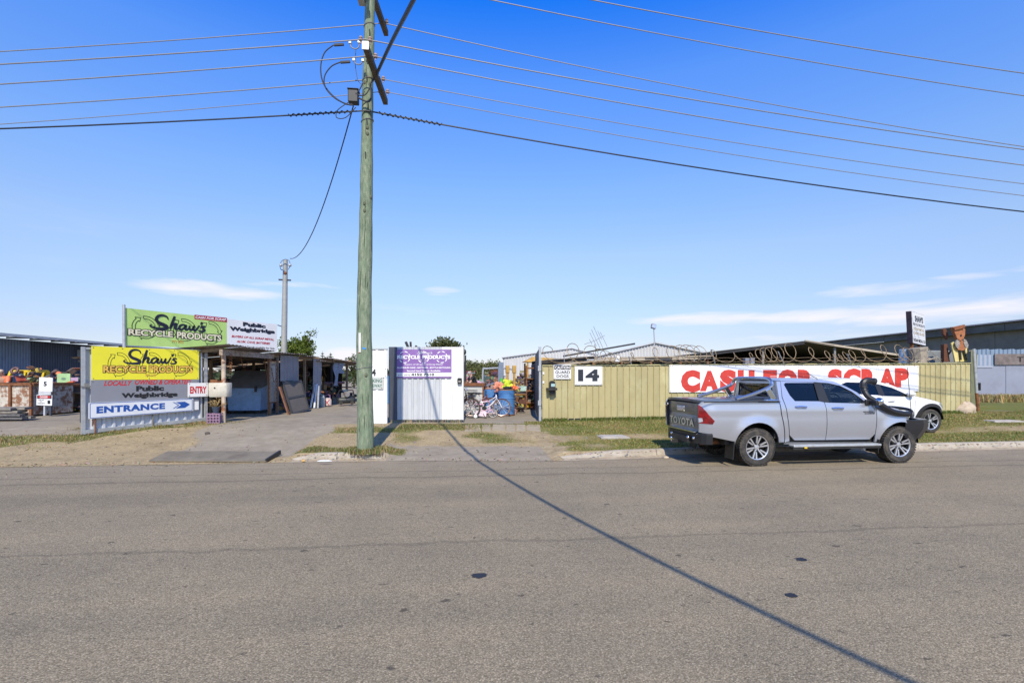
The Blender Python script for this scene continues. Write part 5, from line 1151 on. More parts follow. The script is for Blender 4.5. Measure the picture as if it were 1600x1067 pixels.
# roof, screens, bonnet
edge = [(.531, 1.70), (.642, 1.722), (1.155, 1.728), (1.619, 1.708), (1.851, 1.670)]
def across(pts, bow, n=9, ext=.0):
    rows = []
    for x, z, i, bx in pts:
        rows.append([Vector((x + bx * (1 - (2 * j / n - 1) ** 2), i + (UW - 2 * i) * j / n, z + bow * (1 - (2 * j / n - 1) ** 4))) for j in range(n + 1)])
    return rows
mb = MB(); mb.grid(across([(x, z - .004, uy(x, z) + .01, 0 if x < 1.8 else .09) for x, z in edge], .032)); mb.build('roof', silver, ute, smooth_=True, fix=False)
ap = [(1.851, 1.668), (2.061, 1.573), (2.267, 1.456), (2.392, 1.335), (2.475, 1.255)]
mb = MB(); mb.grid(across([(x, z, uy(x, z) + .012, .09 + .04 * i_) for i_, (x, z) in enumerate(ap)], .03)); mb.build('windscreen', M('screen_glass', (.02, .025, .03), .05, coat=1) if False else darkglass, ute, smooth_=True, fix=False)
hoodp = [(x, z - .004, uy(x, z) - .002, bx) for x, z, bx in ((2.49, 1.252, .22), (2.585, 1.235, .22), (2.75, 1.185, .2), (2.97, 1.135, .2), (3.2, 1.078, .2), (3.33, 1.045, .2))] + [(3.42, 1.01, .15, .22), (3.50, .965, .22, .22)]
mb = MB(); mb.grid(across([(x, z, i, bx) for x, z, i, bx in hoodp], .055)); mb.build('bonnet', silver, ute, smooth_=True, fix=False)
mb = MB(); mb.grid(across([(3.50, .975, .24, .22), (3.55, .88, .22, .22), (3.52, .70, .22, .22)], .0)); mb.build('grille', black, ute, smooth_=True, fix=False)
for z in (.93, .87): mb = MB(); mb.tube([Vector((3.53 + .22 * (1 - (2 * j / 10 - 1) ** 2), .3 + 1.26 * j / 10, z)) for j in range(11)], .012, 6); mb.build('grille_bar', chrome, ute)
# cab back with its window, seats and wheel seen through the glass
mb = MB(); mb.add([(.52, .12, 1.28), (.52, UW - .12, 1.28), (.535, UW - .19, 1.70), (.535, .19, 1.70), (.515, .3, 1.36), (.515, UW - .3, 1.36), (.525, UW - .32, 1.64), (.525, .32, 1.64)], [(0, 1, 5, 4), (1, 2, 6, 5), (2, 3, 7, 6), (3, 0, 4, 7)]); mb.build('cab_back', silver, ute)
mb = MB(); mb.add([(.53, .28, 1.34), (.53, UW - .28, 1.34), (.54, UW - .3, 1.66), (.54, .3, 1.66)], [(0, 1, 2, 3)]); mb.build('back_window', darkglass, ute)
mb = MB(); mb.box((1.55, UW / 2, .52), (4.3, 1.5, .18)); mb.box((1.5, UW / 2, .8), (2.2, 1.66, .5)); mb.box((2.35, UW / 2, 1.1), (.4, 1.6, .22)); mb.build('underbody', darksteel, ute)
seatm = M('seat_fabric', (.035, .035, .038), .9)
for x in (.95, 1.75):
    for y in (.5, 1.36):
        mb = MB(); mb.box((x, y, 1.22), (.16, .5, .62), Matrix.Rotation(-.2, 3, 'Y')); mb.box((x - .06, y, 1.56), (.10, .24, .16)); mb.build('seat', seatm, ute, bevel=.03)
mb = MB(); q = Vector((2.12, .5, 1.26)); mt = Matrix.Rotation(-.5, 3, 'Y'); mb.tube([q + mt @ Vector((0, .18 * math.cos(a), .18 * math.sin(a))) for a in [2 * math.pi * j / 20 for j in range(20)]], .016, 6, True); mb.bar(q, q + Vector((.25, 0, -.12)), .05); mb.build('steering_wheel', black, ute)
# tray cover, sports bar, tailgate
def cover(i, j, z=None):
    v = 2 * j / 12 - 1; e = .03 + .07 * (1 - i / 8) ** 3
    return Vector((-1.165 + 1.65 * i / 8 + .10 * abs(v) ** 7 * (1 - i / 8) ** 2, e + (UW - 2 * e) * j / 12, (1.298 if z is None else z) + .03 * (1 - v ** 4)))
mb = MB(); mb.grid([[cover(i, j) for j in range(13)] for i in range(9)]); mb.grid([[cover(i, 0, z) for z in (1.298, 1.265)] for i in range(9)]); mb.grid([[cover(i, 12, z) for z in (1.298, 1.265)] for i in range(9)]); mb.grid([[cover(0, j, z) for z in (1.298, 1.25)] for j in range(13)])
mb.build('tray_cover', M('cover_grey', (.085, .09, .10), .4, .2, coat=.3), ute, smooth_=True, fix=False)
mb = MB(); mb.bar((-1.12, .005, 1.285), (.48, .005, 1.287), .03, .014); mb.build('tray_rail', black, ute)
barm = M('sports_bar_steel', (.55, .58, .64), .15, .9, var=.03)
sb = [(-.38, .13, 1.33), (-.1, .14, 1.40), (.2, .16, 1.50), (.38, .18, 1.575), (.43, .20, 1.62), (.445, .24, 1.69), (.44, .34, 1.735), (.43, .6, 1.745)]
sb2 = sb + [(x, UW - y, z) for x, y, z in sb[::-1]]
mb = MB(); mb.tube(crv([Vector(p) for p in sb2], 5), .038, 10); mb.build('sports_bar', barm, ute, smooth_=True)
for y in (.14, UW - .14): mb = MB(); mb.bar((.30, y, 1.53), (.44, y, 1.31), .11, .05, up=(0, 1, 0)); mb.box((.40, y, 1.31), (.3, .1, .03)); mb.build('bar_foot', chrome, ute, bevel=.012)
tgx = -1.14
mb = MB(); mb.grid([[Vector((tgx + .02 + .07 * (2 * j / 12 - 1) ** 6 - dx, .115 + (UW - .25) * j / 12, z)) for j in range(13)] for z, dx in ((.665, .0), (.70, .02), (.93, .02), (1.0, .0), (1.06, .022), (1.24, .015), (1.265, -.02))]); mb.build('tailgate', M('tailgate_shaded_silver', (.20, .19, .175), .35, .4, coat=.4, var=.05, dirt=.4, dcol=(.22, .18, .13), ds=3), ute, smooth_=True, fix=False)  # tailgate of the silver body, its shade put into a darker colour
mb = MB(); mb.box((tgx - .01, UW / 2, 1.115), (.05, .34, .10)); mb.box((tgx - .03, UW / 2, 1.105), (.02, .24, .05)); mb.build('tailgate_handle', chrome, ute, bevel=.015)
vs, fs = glyphs('TOYOTA', .03, 0, 1.1); mb = MB(); mb.add([(tgx - .012, 1.46 - a * 1.10, .77 + b * .15) for a, b in vs], fs); mb.build('lettering', M('stamped_beige', (.62, .57, .36), .5), ute, fix=False)
mb = MB(); mb.tube([Vector((tgx - .016, 1.63 + .07 * math.cos(a), 1.17 + .035 * math.sin(a))) for a in [2 * math.pi * j / 16 for j in range(16)]], .007, 5, True); mb.build('badge', chrome, ute)
# rear step bumper, tow bar
mb = MB()
prf = [(-.02, .50), (0, .62), (.03, .655), (.22, .655)]
rows = []
for y, x in ((.02, -.93), (.03, -1.06), (.10, -1.13), (.3, -1.17), (UW - .4, -1.17), (UW - .22, -1.13), (UW - .14, -1.04), (UW - .10, -.93)):
    rows.append([Vector((x, y, .45)), Vector((x - .0, y, .64)), Vector((x + (.03 if x < -1 else 0), y + (.02 if y < 1 else -.02), .665))])
mb.grid(rows); mb.add([r_[2] for r_ in rows] + [Vector((-.93, UW / 2, .665))], [tuple(range(8))]); mb.build('rear_bumper', black, ute)
mb = MB(); mb.box((-1.15, UW / 2 - .05, .675), (.13, 1.2, .02)); mb.build('bumper_step', chrome, ute)
mb = MB(); mb.box((-1.17, UW / 2, .50), (.14, .9, .12)); mb.bar((-1.1, UW / 2, .42), (-1.3699999999999999, UW / 2, .42), .06); mb.build('tow_bar', darksteel, ute)
mb = MB(); mb.sphere((-1.3699999999999999, UW / 2, .49), .03); mb.tube([(-1.3699999999999999, UW / 2, .42), (-1.3699999999999999, UW / 2, .47)], .015, 8); mb.sphere((-1.22, UW / 2 - .45, .55), .035); mb.sphere((-1.22, UW / 2 - .68, .56), .03); mb.sphere((-1.22, UW / 2 + .3, .55), .035); mb.build('tow_ball', chrome, ute, smooth_=True)
mb = MB(); mb.tube([(-.95, .5, .43), (-.6, .45, .45), (-.3, .45, .5)], .05, 10); mb.build('exhaust', rust, ute, smooth_=True)
# steps, mud flaps, handles, mirrors, snorkel, bull bar
for y in (-.02, UW + .02):
    mb = MB(); mb.box((1.66, y, .405), (1.92, .17, .045)); mb.build('side_step', galv, ute, bevel=.015)
    mb = MB(); mb.box((1.66, y, .36), (1.92, .12, .04)); mb.build('step_tube', darksteel, ute)
mb = MB(); mb.box((.95, -.107, .375), (.06, .01, .03)); mb.build('reflector', M('amber', (.7, .5, .03), .3), ute)
for x in (-.50, 2.66):
    for y in (.16, UW - .16): mb = MB(); mb.box((x, y, .33 if x < 0 else .36), (.02, .30, .36 if x < 0 else .28), Matrix.Rotation(.08, 3, 'Y')); mb.build('mud_flap', black, ute)
for x, z in ((.94, 1.175), (1.74, 1.145)):
    for s in (0, 1):
        mb = MB(); y = uy(x, z) - .035; yy = y if s == 0 else UW - y
        mb.tube([Vector((x - .12, yy + (.03 if s == 0 else -.03), z)), Vector((x - .09, yy, z + .004)), Vector((x, yy - (.004 if s == 0 else -.004), z + .008)), Vector((x + .10, yy, z)), Vector((x + .12, yy + (.03 if s == 0 else -.03), z - .004))], .019, 8); mb.build('door_handle', chrome, ute, smooth_=True)
for s in (0, 1):
    f = 1 if s == 0 else -1; y0 = 0 if s == 0 else UW
    mb = MB(); mb.sphere((2.53, y0 - f * .13, 1.285), .1, 14, 10, (.62, 1.0, .78)); mb.build('mirror', chrome if s == 0 else silver, ute, smooth_=True)
    mb = MB(); mb.box((2.46, y0 - f * .08, 1.25), (.07, .2, .10)); mb.box((2.44, y0 + f * .02, 1.26), (.16, .05, .12)); mb.build('mirror_arm', black, ute, bevel=.02)
mb = MB(); path = [(3.35, .02, 1.01), (3.12, -.03, 1.03), (2.92, -.04, 1.075), (2.76, -.03, 1.16), (2.60, .0, 1.27), (2.47, .06, 1.37), (2.43, .11, 1.48), (2.44, .15, 1.60)]
mb.tube(crv([Vector(p) for p in path], 5), [.055] * 36, 10); mb.build('snorkel', black, ute, smooth_=True)
mb = MB(); mb.tube(crv([Vector(p) for p in ((2.44, .15, 1.56), (2.45, .16, 1.65), (2.52, .16, 1.695), (2.62, .16, 1.69), (2.70, .16, 1.675))], 5), [.068] * 16 + [.068, .07, .075, .08, .078][:5], 10); mb.build('snorkel_head', black, ute, smooth_=True)
for z in (1.50, 1.56): mb = MB(); mb.lathe([(.062, -.01), (.072, -.01), (.072, .01), (.062, .01)], (2.435, .125 + (z - 1.5) * .2, z), 'Z', 14); mb.build('clamp', darksteel, ute)
bb = M('bull_bar_black', (.012, .012, .014), .35, coat=.3)
rows = []
for y, x, sc in ((.01, 3.50, .8), (.03, 3.72, .95), (.12, 3.92, 1), (.40, 4.05, 1), (UW - .40, 4.05, 1), (UW - .12, 3.92, 1), (UW - .03, 3.72, .95), (UW - .01, 3.50, .8)):
    rows.append([Vector((x - .22, y, .89)), Vector((x - .02, y, .885)), Vector((x, y, .80)), Vector((x - .02, y, .70)), Vector((x - .20, y, .70 - .22 * sc)), Vector((x - .25, y, .70 - .22 * sc))])
mb = MB(); mb.grid(rows); mb.f += [tuple(range(6)), tuple(range(42, 48))]; mb.build('bull_bar', bb, ute)
mb = MB(); hp = [(3.76, .36, .88), (3.80, .38, 1.0), (3.82, .5, 1.07), (3.84, .93, 1.09)]; mb.tube(crv([Vector(p) for p in hp + [(x, UW - y, z) for x, y, z in hp[::-1][1:]]], 5), .034, 10); mb.build('bar_hoop', bb, ute, smooth_=True)
for y in (.35, UW - .35): mb = MB(); mb.lathe([(0, 0), (.07, 0), (.07, -.06), (0, -.06)], (4.075, y, .80), 'X', 16); mb.build('fog_light', clearlens, ute)
mb = MB(); mb.box((3.6, UW / 2, .50), (.2, 1.3, .10)); mb.build('bash_plate', darksteel, ute)
mb = MB(); mb.tube([(1.62, .42, 1.73), (1.50, .43, 1.80), (1.40, .44, 1.86)], .006, 5); mb.build('roof_aerial', black, ute)
mb = MB(); mb.tube([(3.66, .25, .89), (3.60, .25, 1.5), (3.55, .25, 1.98)], .006, 5); mb.build('whip_aerial', black, ute)
badge = M('badge_grey', (.14, .15, .17), .3, .7); mb = MB()
for k, (a_, z) in enumerate(((2.33, 1.068), (2.36, 1.032))):
    for j in range(6): mb.box((a_ + j * .038, uy(2.45, z) - .004, z), (.026 if j % 3 else .032, .008, .022 if k else .018))
mb.build('badge', badge, ute)
for x, y, f in ((.014, .16, -1), (3.152, .15, -1), (.014, UW - .16, 1), (3.152, UW - .15, 1)): wheel(ute, x, y, .377, .377, .27, .245, f, 6, True, turn=.3 + x)

# ---- the white small SUV behind it
SV = Vector((12.98, 12.61, .205)); SRZ = R(1.2); SW = 1.77
suv = thing('small_suv', 'white compact SUV with black wheel arch cladding parked on the grass', 'suv', SV, SRZ)
def sy(x, z):
    i = .02
    if z > 1.0: i += .42 * (z - 1.0)
    if z < .75: i += .06 * ((.75 - z) / .4) ** 2
    i -= .015 * math.exp(-((z - .9) / .06) ** 2)
    if x > .1: i += .55 * ((x - .1) / .6) ** 2 * .6
    if x < -2.9: i += .35 * ((-2.9 - x) / .55) ** 2
    for cx in (0, -2.57):
        d = math.hypot(x - cx, z - .34); i -= .02 * smooth(1 - abs(d - .42) / .14)
    return i
sA = arc(0, .34, .42, 4, 176, 14); sB = arc(-2.57, .34, .42, 4, 176, 14)
panels(suv, 'front_fender', [(.552, .686), (.507, .72), (.33, .835), (.108, .894), (-.212, .957), (-.50, 1.025), (-.50, .32)] + [p for p in sA[::-1]][1:-1] + [(.44, .38), (.545, .38)], sy, SW, carwhite)
panels(suv, 'front_door', [(-.51, 1.022), (-.855, 1.018), (-1.50, 1.037), (-1.52, .34), (-.51, .33)], sy, SW, carwhite)
panels(suv, 'rear_door', [(-1.51, 1.04), (-1.63, 1.06), (-2.36, 1.10), (-2.30, .8), (-2.08, .62), (-2.08, .36), (-1.53, .35)], sy, SW, carwhite)
panels(suv, 'rear_quarter', [(-2.37, 1.10), (-3.1, 1.16), (-3.34, 1.0), (-3.40, .5), (-3.0, .38)] + sB[::-1][1:-1] + [(-2.09, .62), (-2.31, .8)], sy, SW, carwhite)
panels(suv, 'roof_rail', [(-3.25, 1.18), (-3.0, 1.40), (-2.458, 1.497), (-1.858, 1.472), (-1.479, 1.432), (-1.097, 1.332), (-.842, 1.226), (-.585, 1.135), (-.43, 1.075), (-.52, 1.025), (-.72, 1.07), (-.86, 1.15), (-1.11, 1.265), (-1.49, 1.365), (-1.86, 1.405), (-2.44, 1.42), (-2.8, 1.30), (-3.05, 1.16)], sy, SW, carwhite, grid=.1)
panels(suv, 'side_window', [(-2.78, 1.30), (-2.45, 1.43), (-1.86, 1.41), (-1.49, 1.37), (-1.11, 1.27), (-.86, 1.155), (-.70, 1.06), (-.72, 1.015), (-1.5, 1.035), (-2.36, 1.09), (-2.95, 1.15)], sy, SW, darkglass, off=.012, lip=0, grid=.25)
panels(suv, 'door_pillar', [(-1.60, 1.385), (-1.44, 1.355), (-1.40, 1.035), (-1.58, 1.04)], sy, SW, black, off=.004)
clad = M('cladding_black', (.018, .018, .019), .65)
for c in (0, -2.57): panels(suv, 'arch_cladding', arc(c, .34, .49, -8, 186, 16) + arc(c, .34, .40, 184, -4, 16), sy, SW, clad, off=-.012)
panels(suv, 'sill', [(-.44, .40), (-2.12, .42), (-2.1, .26), (-.46, .25)], sy, SW, clad, off=-.004)
panels(suv, 'bumper_corner', [(.42, .40), (.55, .39), (.53, .28), (.36, .21), (.40, .30)], sy, SW, clad, off=-.004)
panels(suv, 'headlight', [(.30, .85), (.34, .835), (.52, .72), (.54, .69), (.36, .76), (.26, .81)], sy, SW, clearlens, off=-.010)
def sacross(pts, bow, n=9): return [[Vector((x + bx * (1 - (2 * j / n - 1) ** 2), i + (SW - 2 * i) * j / n, z + bow * (1 - (2 * j / n - 1) ** 4))) for j in range(n + 1)] for x, z, i, bx in pts]
mb = MB(); mb.grid(sacross([(-3.2, 1.22, .22, -.15), (-3.0, 1.40, .24, -.1), (-2.458, 1.497, .23, 0), (-1.858, 1.472, .23, .03), (-1.45, 1.425, .23, .15)], .045)); mb.build('roof', carwhite, suv, smooth_=True, fix=False)
mb = MB(); mb.grid(sacross([(-1.45, 1.42, .23, .15), (-1.097, 1.33, .2, .18), (-.842, 1.224, .16, .22), (-.5, 1.06, .12, .25)], .045)); mb.build('windscreen', darkglass, suv, smooth_=True, fix=False)
mb = MB(); mb.grid(sacross([(-.52, 1.035, .09, .22), (-.212, .96, .07, .22), (.108, .897, .07, .24), (.33, .84, .13, .28), (.42, .76, .2, .36)], .05)); mb.build('bonnet', carwhite, suv, smooth_=True, fix=False)
mb = MB(); mb.grid(sacross([(.40, .76, .2, .36), (.46, .66, .2, .38), (.50, .40, .16, .34), (.42, .24, .18, .34)], 0)); mb.build('front_grille', clad, suv, smooth_=True, fix=False)
mb = MB(); mb.grid(sacross([(-3.2, 1.21, .23, -.12), (-3.38, .95, .12, -.1), (-3.4, .45, .12, -.08), (-3.2, .3, .15, -.05)], 0)); mb.build('tailgate', carwhite, suv, smooth_=True, fix=False)
mb = MB(); mb.box((-1.4, SW / 2, .42), (3.6, 1.3, .25)); mb.box((-1.6, SW / 2, .72), (2.0, 1.5, .5)); mb.build('underbody', darksteel, suv)
for x in (-1.0, -1.9):
    for y in (.5, 1.27): mb = MB(); mb.box((x - .3, y, 1.0), (.15, .5, .6), Matrix.Rotation(-.2, 3, 'Y')); mb.build('seat', seatm, suv, bevel=.03)
for s in (0, 1):
    f = 1 if s == 0 else -1; y0 = 0 if s == 0 else SW
    mb = MB(); mb.sphere((-.70, y0 - f * .05, 1.10), .10, 14, 9, (1.15, 1.0, .72)); mb.box((-.66, y0 + f * .02, 1.05), (.12, .1, .05)); mb.build('mirror', carwhite, suv, smooth_=True)
    for x in (-1.25, -2.12):
        y = sy(x, .9) - .02; yy = y if s == 0 else SW - y; mb = MB(); mb.tube([Vector((x - .1, yy + f * .02, .905)), Vector((x - .06, yy, .91)), Vector((x + .06, yy, .91)), Vector((x + .1, yy + f * .02, .905))], .016, 8); mb.build('door_handle', carwhite, suv, smooth_=True)
    for A in (sA, sB): mb = MB(); mb.grid([[Vector((x, y if s == 0 else SW - y, z)) for x, z in A] for y in (.05, .45)]); mb.build('arch_lining', black, suv, fix=False)
for x in (0, -2.57):
    for y, f in ((.13, -1), (SW - .13, 1)): wheel(suv, x, y, .335, .335, .22, .235, f, 5, True, False, turn=.5)

# ================================================================== LEAN-TO ALONG THE DRIVEWAY
xe = -8.72                      # eave line, camera-frame offset; the shed runs back along the driveway
lt = thing('lean_to', 'ramshackle lean-to of rusty posts and sheet roof along the left of the driveway', 'lean-to', CF(xe, 15.1, .38), math.pi / 2 - YAW)
# local x runs back along the driveway, +y into the shed
leanroof = M('old_roof_sheet', (.27, .25, .23), .6, .25, var=.2, dirt=.6, dcol=(.22, .12, .065), ds=2.5, dth=.46)
for i in range(18):
    x = -.25 + i * .80 + (i > 5) * .02; ez = 2.34 - .012 * i + random.uniform(-.03, .03); ov = random.uniform(-.16, .05)
    if i in (9,): ez -= .12
    mb = MB(); xs_ = [(x + q * .82 / 8, .016 * math.cos(q * math.pi)) for q in range(9)]
    mb.grid([[Vector((a, y, z + h)) for a, h in xs_] for y, z in ((-.22 + ov, ez), (2.2, ez - .2), (4.4, ez - .4))]); mb.grid([[Vector((a, y, z + h - .006)) for a, h in xs_] for y, z in ((-.22 + ov, ez), (4.4, ez - .4))])
    mb.build('roof_sheet', leanroof, lt, fix=False)
postrust = M('painted_rust_post', (.52, .42, .31), .7, var=.2, dirt=.95, dcol=(.28, .105, .04), ds=3.5, dth=.47)
mb = MB(); mb.tube([(.03, .02, -.05), (.03, .02, 2.2)], .062, 12); mb.build('post', postrust, lt, smooth_=True, label='rusty round post with flaking white paint')
for x, m, w_ in ((2.95, timber, .10), (3.55, galv_dark, .08), (6.0, timber, .09), (7.3, rust, .08), (9.2, darksteel, .09), (11.4, timber, .1), (13.9, timber, .1)):
    mb = MB(); mb.bar((x, .05, -.05), (x, .05, 2.2), w_); mb.build('post', m, lt)
for x in (0, 3, 6, 9, 11.4, 13.9):
    for y in (2.2, 4.2): mb = MB(); mb.bar((x, y, -.05), (x, y, 2.25 - y * .09), .09); mb.build('post', timber, lt)
mb = MB(); mb.bar((-.15, .0, 2.12), (3.1, .0, 2.12), .10, .17); mb.build('beam', M('flaking_beam', (.35, .27, .20), .8, var=.35, vs=8, dirt=.7, dcol=(.10, .05, .03), ds=9, dth=.5), lt)
mb = MB(); mb.bar((3.1, .05, 2.16), (14.1, .05, 2.08), .07, .12); mb.build('beam', timber, lt)
for x in (.0, 1.5, 3.0, 4.5, 6, 7.5, 9, 10.5, 12, 13.5): mb = MB(); mb.bar((x, .0, 2.22), (x, 4.3, 1.84), .05, .09); mb.build('rafter', timber, lt)
for y in (1.1, 2.2, 3.3, 4.2): mb = MB(); mb.bar((-.2, y, 2.24 - y * .09), (14.1, y, 2.10 - y * .09), .05, .06); mb.build('purlin', darksteel, lt)
for i, (x, z0, h) in enumerate(((.0, .0, 1.35), (1.2, 0, 1.3), (2.4, 0, 1.25), (3.6, 0, 1.85), (4.8, 0, 1.85), (6.0, 0, 1.25), (7.2, 0, 1.3), (8.4, 0, 1.85), (9.6, 0, 1.85), (10.7, 0, 1.3), (11.8, 0, 1.85), (12.9, 0, 1.85))):
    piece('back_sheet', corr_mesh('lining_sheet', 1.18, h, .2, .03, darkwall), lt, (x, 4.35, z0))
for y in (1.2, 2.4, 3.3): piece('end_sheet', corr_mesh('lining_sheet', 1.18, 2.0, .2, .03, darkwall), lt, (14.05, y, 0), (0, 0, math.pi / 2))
greysheet = M('mauve_grey_sheet', (.30, .285, .29), .6, .15, var=.12, vs=3, dirt=.4, dcol=(.2, .15, .11))
for i in range(3): piece('hanging_sheet', corr_mesh('side_sheet', .52, .98, .13, .022, greysheet), lt, (3.62 + i * .53, -.03, 1.22), None)
piece('hanging_sheet', corr_mesh('side_sheet', .95, 1.55, .3, .012, greysheet), lt, (6.62, -.05, .62), (0, .05, 0))
mb = MB(); mb.grid([[Vector((9.25 + 1.3 * i / 8, -.05 + .06 * math.sin(i * 2.1 + j), 2.05 - j * .16 * (1.0 if i < 3 else .45))) for i in range(9)] for j in range(8)]); mb.build('tarpaulin', M('tarp_grey', (.30, .32, .36), .7, var=.2, vs=6), lt, fix=False)
mb = MB()
for z in range(7): mb.tube([(.26, -.06 + .05 * math.cos(a), 2.05 - z * .085 + .035 * math.sin(a)) for a in [2 * math.pi * j / 10 for j in range(10)]], .009, 4, True)
mb.build('hanging_chain', rust, CF and lt)
for (x, y, z, l) in ((.5, .4, 2.1, .5), (1.3, .2, 2.05, .35), (2.7, .1, 2.05, .8), (2.9, -.05, 1.7, .5)):
    mb = MB(); mb.tube(crv([Vector((x, y, z)), Vector((x + .1, y, z - l * .6)), Vector((x + .3, y + .05, z - l)), Vector((x + .5, y, z - l * .5))], 5), .012, 5); mb.build('loose_cable', rust, lt)
# wire mesh bay beside the second post
cm = thing('mesh_panel', 'panel of chain wire mesh in a pale frame beside the blue dumpster', 'mesh panel', CF(-8.72, 18.2, .38), math.pi / 2 - YAW)
mb = MB()
for i in range(-14, 15):
    for s in (-1, 1):
        x0 = i * .075; pts = []
        for z in (.45, 1.95): pts.append((x0 + s * (z - 1.2) * .5, z))
        (xa_, za_), (xb_, zb_) = pts
        if xa_ > xb_: (xa_, za_), (xb_, zb_) = (xb_, zb_), (xa_, za_)
        c0, c1 = max(xa_, -.30), min(xb_, .30)
        if c1 > c0: f = lambda x: za_ + (zb_ - za_) * (x - xa_) / (xb_ - xa_); mb.tube([(c0, 0, f(c0)), (c1, 0, f(c1))], .007, 4)
tag(mb.build('wire_mesh', M('mesh_wire', (.45, .38, .28), .5, .2), cm), None, None, None, 'stuff')
mb = MB()
for a, b in (((-.3, 0, .0), (-.3, 0, 2.0)), ((.3, 0, 0), (.3, 0, 2.0)), ((-.3, 0, .45), (.3, 0, .45)), ((-.3, 0, 1.95), (.3, 0, 1.95))): mb.bar(a, b, .035)
mb.build('frame', rust, cm)
mb = MB(); mb.box((0.02, .02, 1.5), (.40, .01, .6)); mb.build('white_card', signwhite, cm)

# things in and before the lean-to
dp = CF(-10.0, 19.1, .38); du = thing('dumpster', 'pale blue rubbish dumpster with a sloping grey lid under the lean-to', 'dumpster', dp, -YAW + .05)
mb = MB(); w0, w1 = .58, .64
mb.add([(-w0, -.5, .12), (w0, -.5, .12), (w0, .6, .12), (-w0, .6, .12), (-w1, -.55, .98), (w1, -.55, .98), (w1, .7, 1.25), (-w1, .7, 1.25)], [(0, 3, 2, 1), (4, 5, 6, 7), (0, 1, 5, 4), (1, 2, 6, 5), (2, 3, 7, 6), (3, 0, 4, 7)]); mb.build('body', M('faded_blue_bin', (.30, .46, .66), .6, var=.15, vs=4, dirt=.6, dcol=(.17, .16, .15), ds=5, dth=.56), du, bevel=.015)
mb = MB(); mb.add([(-w1 - .03, -.60, .98), (w1 + .03, -.60, .98), (w1 - .06, .05, 1.62), (-w1 + .06, .05, 1.62), (w1 - .06, .7, 1.62), (-w1 + .06, .7, 1.62), (-w1, .72, 1.2), (w1, .72, 1.2), (-w1, -.55, .95), (w1, -.55, .95)], [(0, 1, 2, 3), (3, 2, 4, 5), (5, 4, 7, 6), (0, 3, 5, 6, 8), (1, 9, 7, 4, 2), (0, 8, 9, 1), (8, 6, 7, 9)]); mb.build('lid', M('grey_lid', (.16, .155, .15), .7, var=.2), du, bevel=.015)
for x in (-.48, .46): mb = MB(); mb.box((x, -.6, .93), (.08, .05, .22)); mb.build('hinge', darksteel, du)
mb = MB(); mb.bar((-.62, -.57, .86), (.62, -.57, .86), .05); mb.build('rim_bar', M('faded_blue_bin', (.23, .37, .56)), du)
for x in (-.45, .45):
    for y in (-.4, .5): mb = MB(); mb.lathe([(0, -.03), (.06, -.03), (.06, .03), (0, .03)], (x, y, .06), 'Y', 12); mb.build('castor', black, du)
q = P(344.5, 620, 51.2); pd = thing('plastic_tub', 'cut down yellowed plastic drum fixed to the rusty lean-to post', 'tub', (q.x, q.y, q.z), -YAW + .12)
mb = MB(); ring = [(-.27, -.16), (-.21, -.19), (.22, -.19), (.27, -.15), (.28, .12), (.22, .17), (-.22, .17), (-.28, .12)]
mb.grid([[Vector((x * s + (.03 if z > .2 else 0) * 0, y * s, z)) for x, y in ring + ring[:1]] for z, s in ((.0, .90), (.03, .97), (.2, 1), (.40, 1.0), (.43, .97))]); mb.add([Vector((x * .9, y * .9, 0)) for x, y in ring], [tuple(range(8))]); mb.add([Vector((x * .97, y * .97, .40)) for x, y in ring], [tuple(range(8))])
mb.build('tub', M('yellowed_plastic', (.56, .53, .44), .5, var=.12, vs=5, dirt=.5, dcol=(.30, .25, .17), ds=6), pd, smooth_=True, angle=50)
mb = MB(); mb.box((-.03, .0, .455), (.42, .26, .05)); mb.box((-.15, .0, .50), (.2, .2, .05)); mb.build('tub_lid', rust, pd)
mb = MB(); mb.lathe([(0, -.012), (.02, -.012), (.02, .012)], (-.08, -.2, .28), 'Y', 10); mb.build('bung', black, pd)
cq = G(337, 661); cr_ = thing('milk_crate', 'faded purple milk crate on its side at the foot of the rusty post', 'crate', cq + Vector((0, 0, .01)), -YAW + .1)
pc_ = M('purple_crate', (.28, .17, .25), .6, var=.2); mb = MB(); w_, d_, h_ = .34, .30, .29
for z in (.015, .10, .185, .275):
    for y in (-d_ / 2, d_ / 2): mb.box((0, y, z), (w_, .016, .032))
    for x in (-w_ / 2, w_ / 2): mb.box((x, 0, z), (.016, d_, .032))
for x in (-w_ / 2, -.085, 0, .085, w_ / 2):
    for y in (-d_ / 2, d_ / 2): mb.box((x, y, h_ / 2), (.028, .014, h_))
mb.box((0, 0, .012), (w_, d_, .012)); mb.box((0, .02, .14), (w_ * .9, d_ * .8, .2)); mb.build('lattice', pc_, cr_)
pp_ = thing('dead_plant', 'dead bushy plant in a dark pot on the purple milk crate', 'plant', cq + Vector((0, .02, .305)), 0)
mb = MB(); mb.lathe([(.07, 0), (.10, .15), (.11, .15), (.11, .18), (.09, .17), (0, .16)], (0, 0, 0), 'Z', 14); mb.build('pot', M('dark_blue_pot', (.05, .07, .11), .4), pp_, smooth_=True)
mb = MB(); random.seed(3)
for i in range(22):
    a = random.uniform(0, 6.28); l = random.uniform(.2, .42); e = random.uniform(.4, 1.3); d = Vector((math.cos(a) * math.cos(e), math.sin(a) * math.cos(e), math.sin(e))) * l
    mb.tube([Vector((0, 0, .15)), Vector((0, 0, .15)) + d * .6, Vector((0, 0, .13)) + d], [.008, .006, .002], 4)
    for j in range(3): q = Vector((0, 0, .15)) + d * random.uniform(.5, 1); v = Vector((random.uniform(-1, 1), random.uniform(-1, 1), random.uniform(-1, 1))) * .05; mb.add([q, q + v, q + v * .5 + Vector((0, 0, .03))], [(0, 1, 2)])
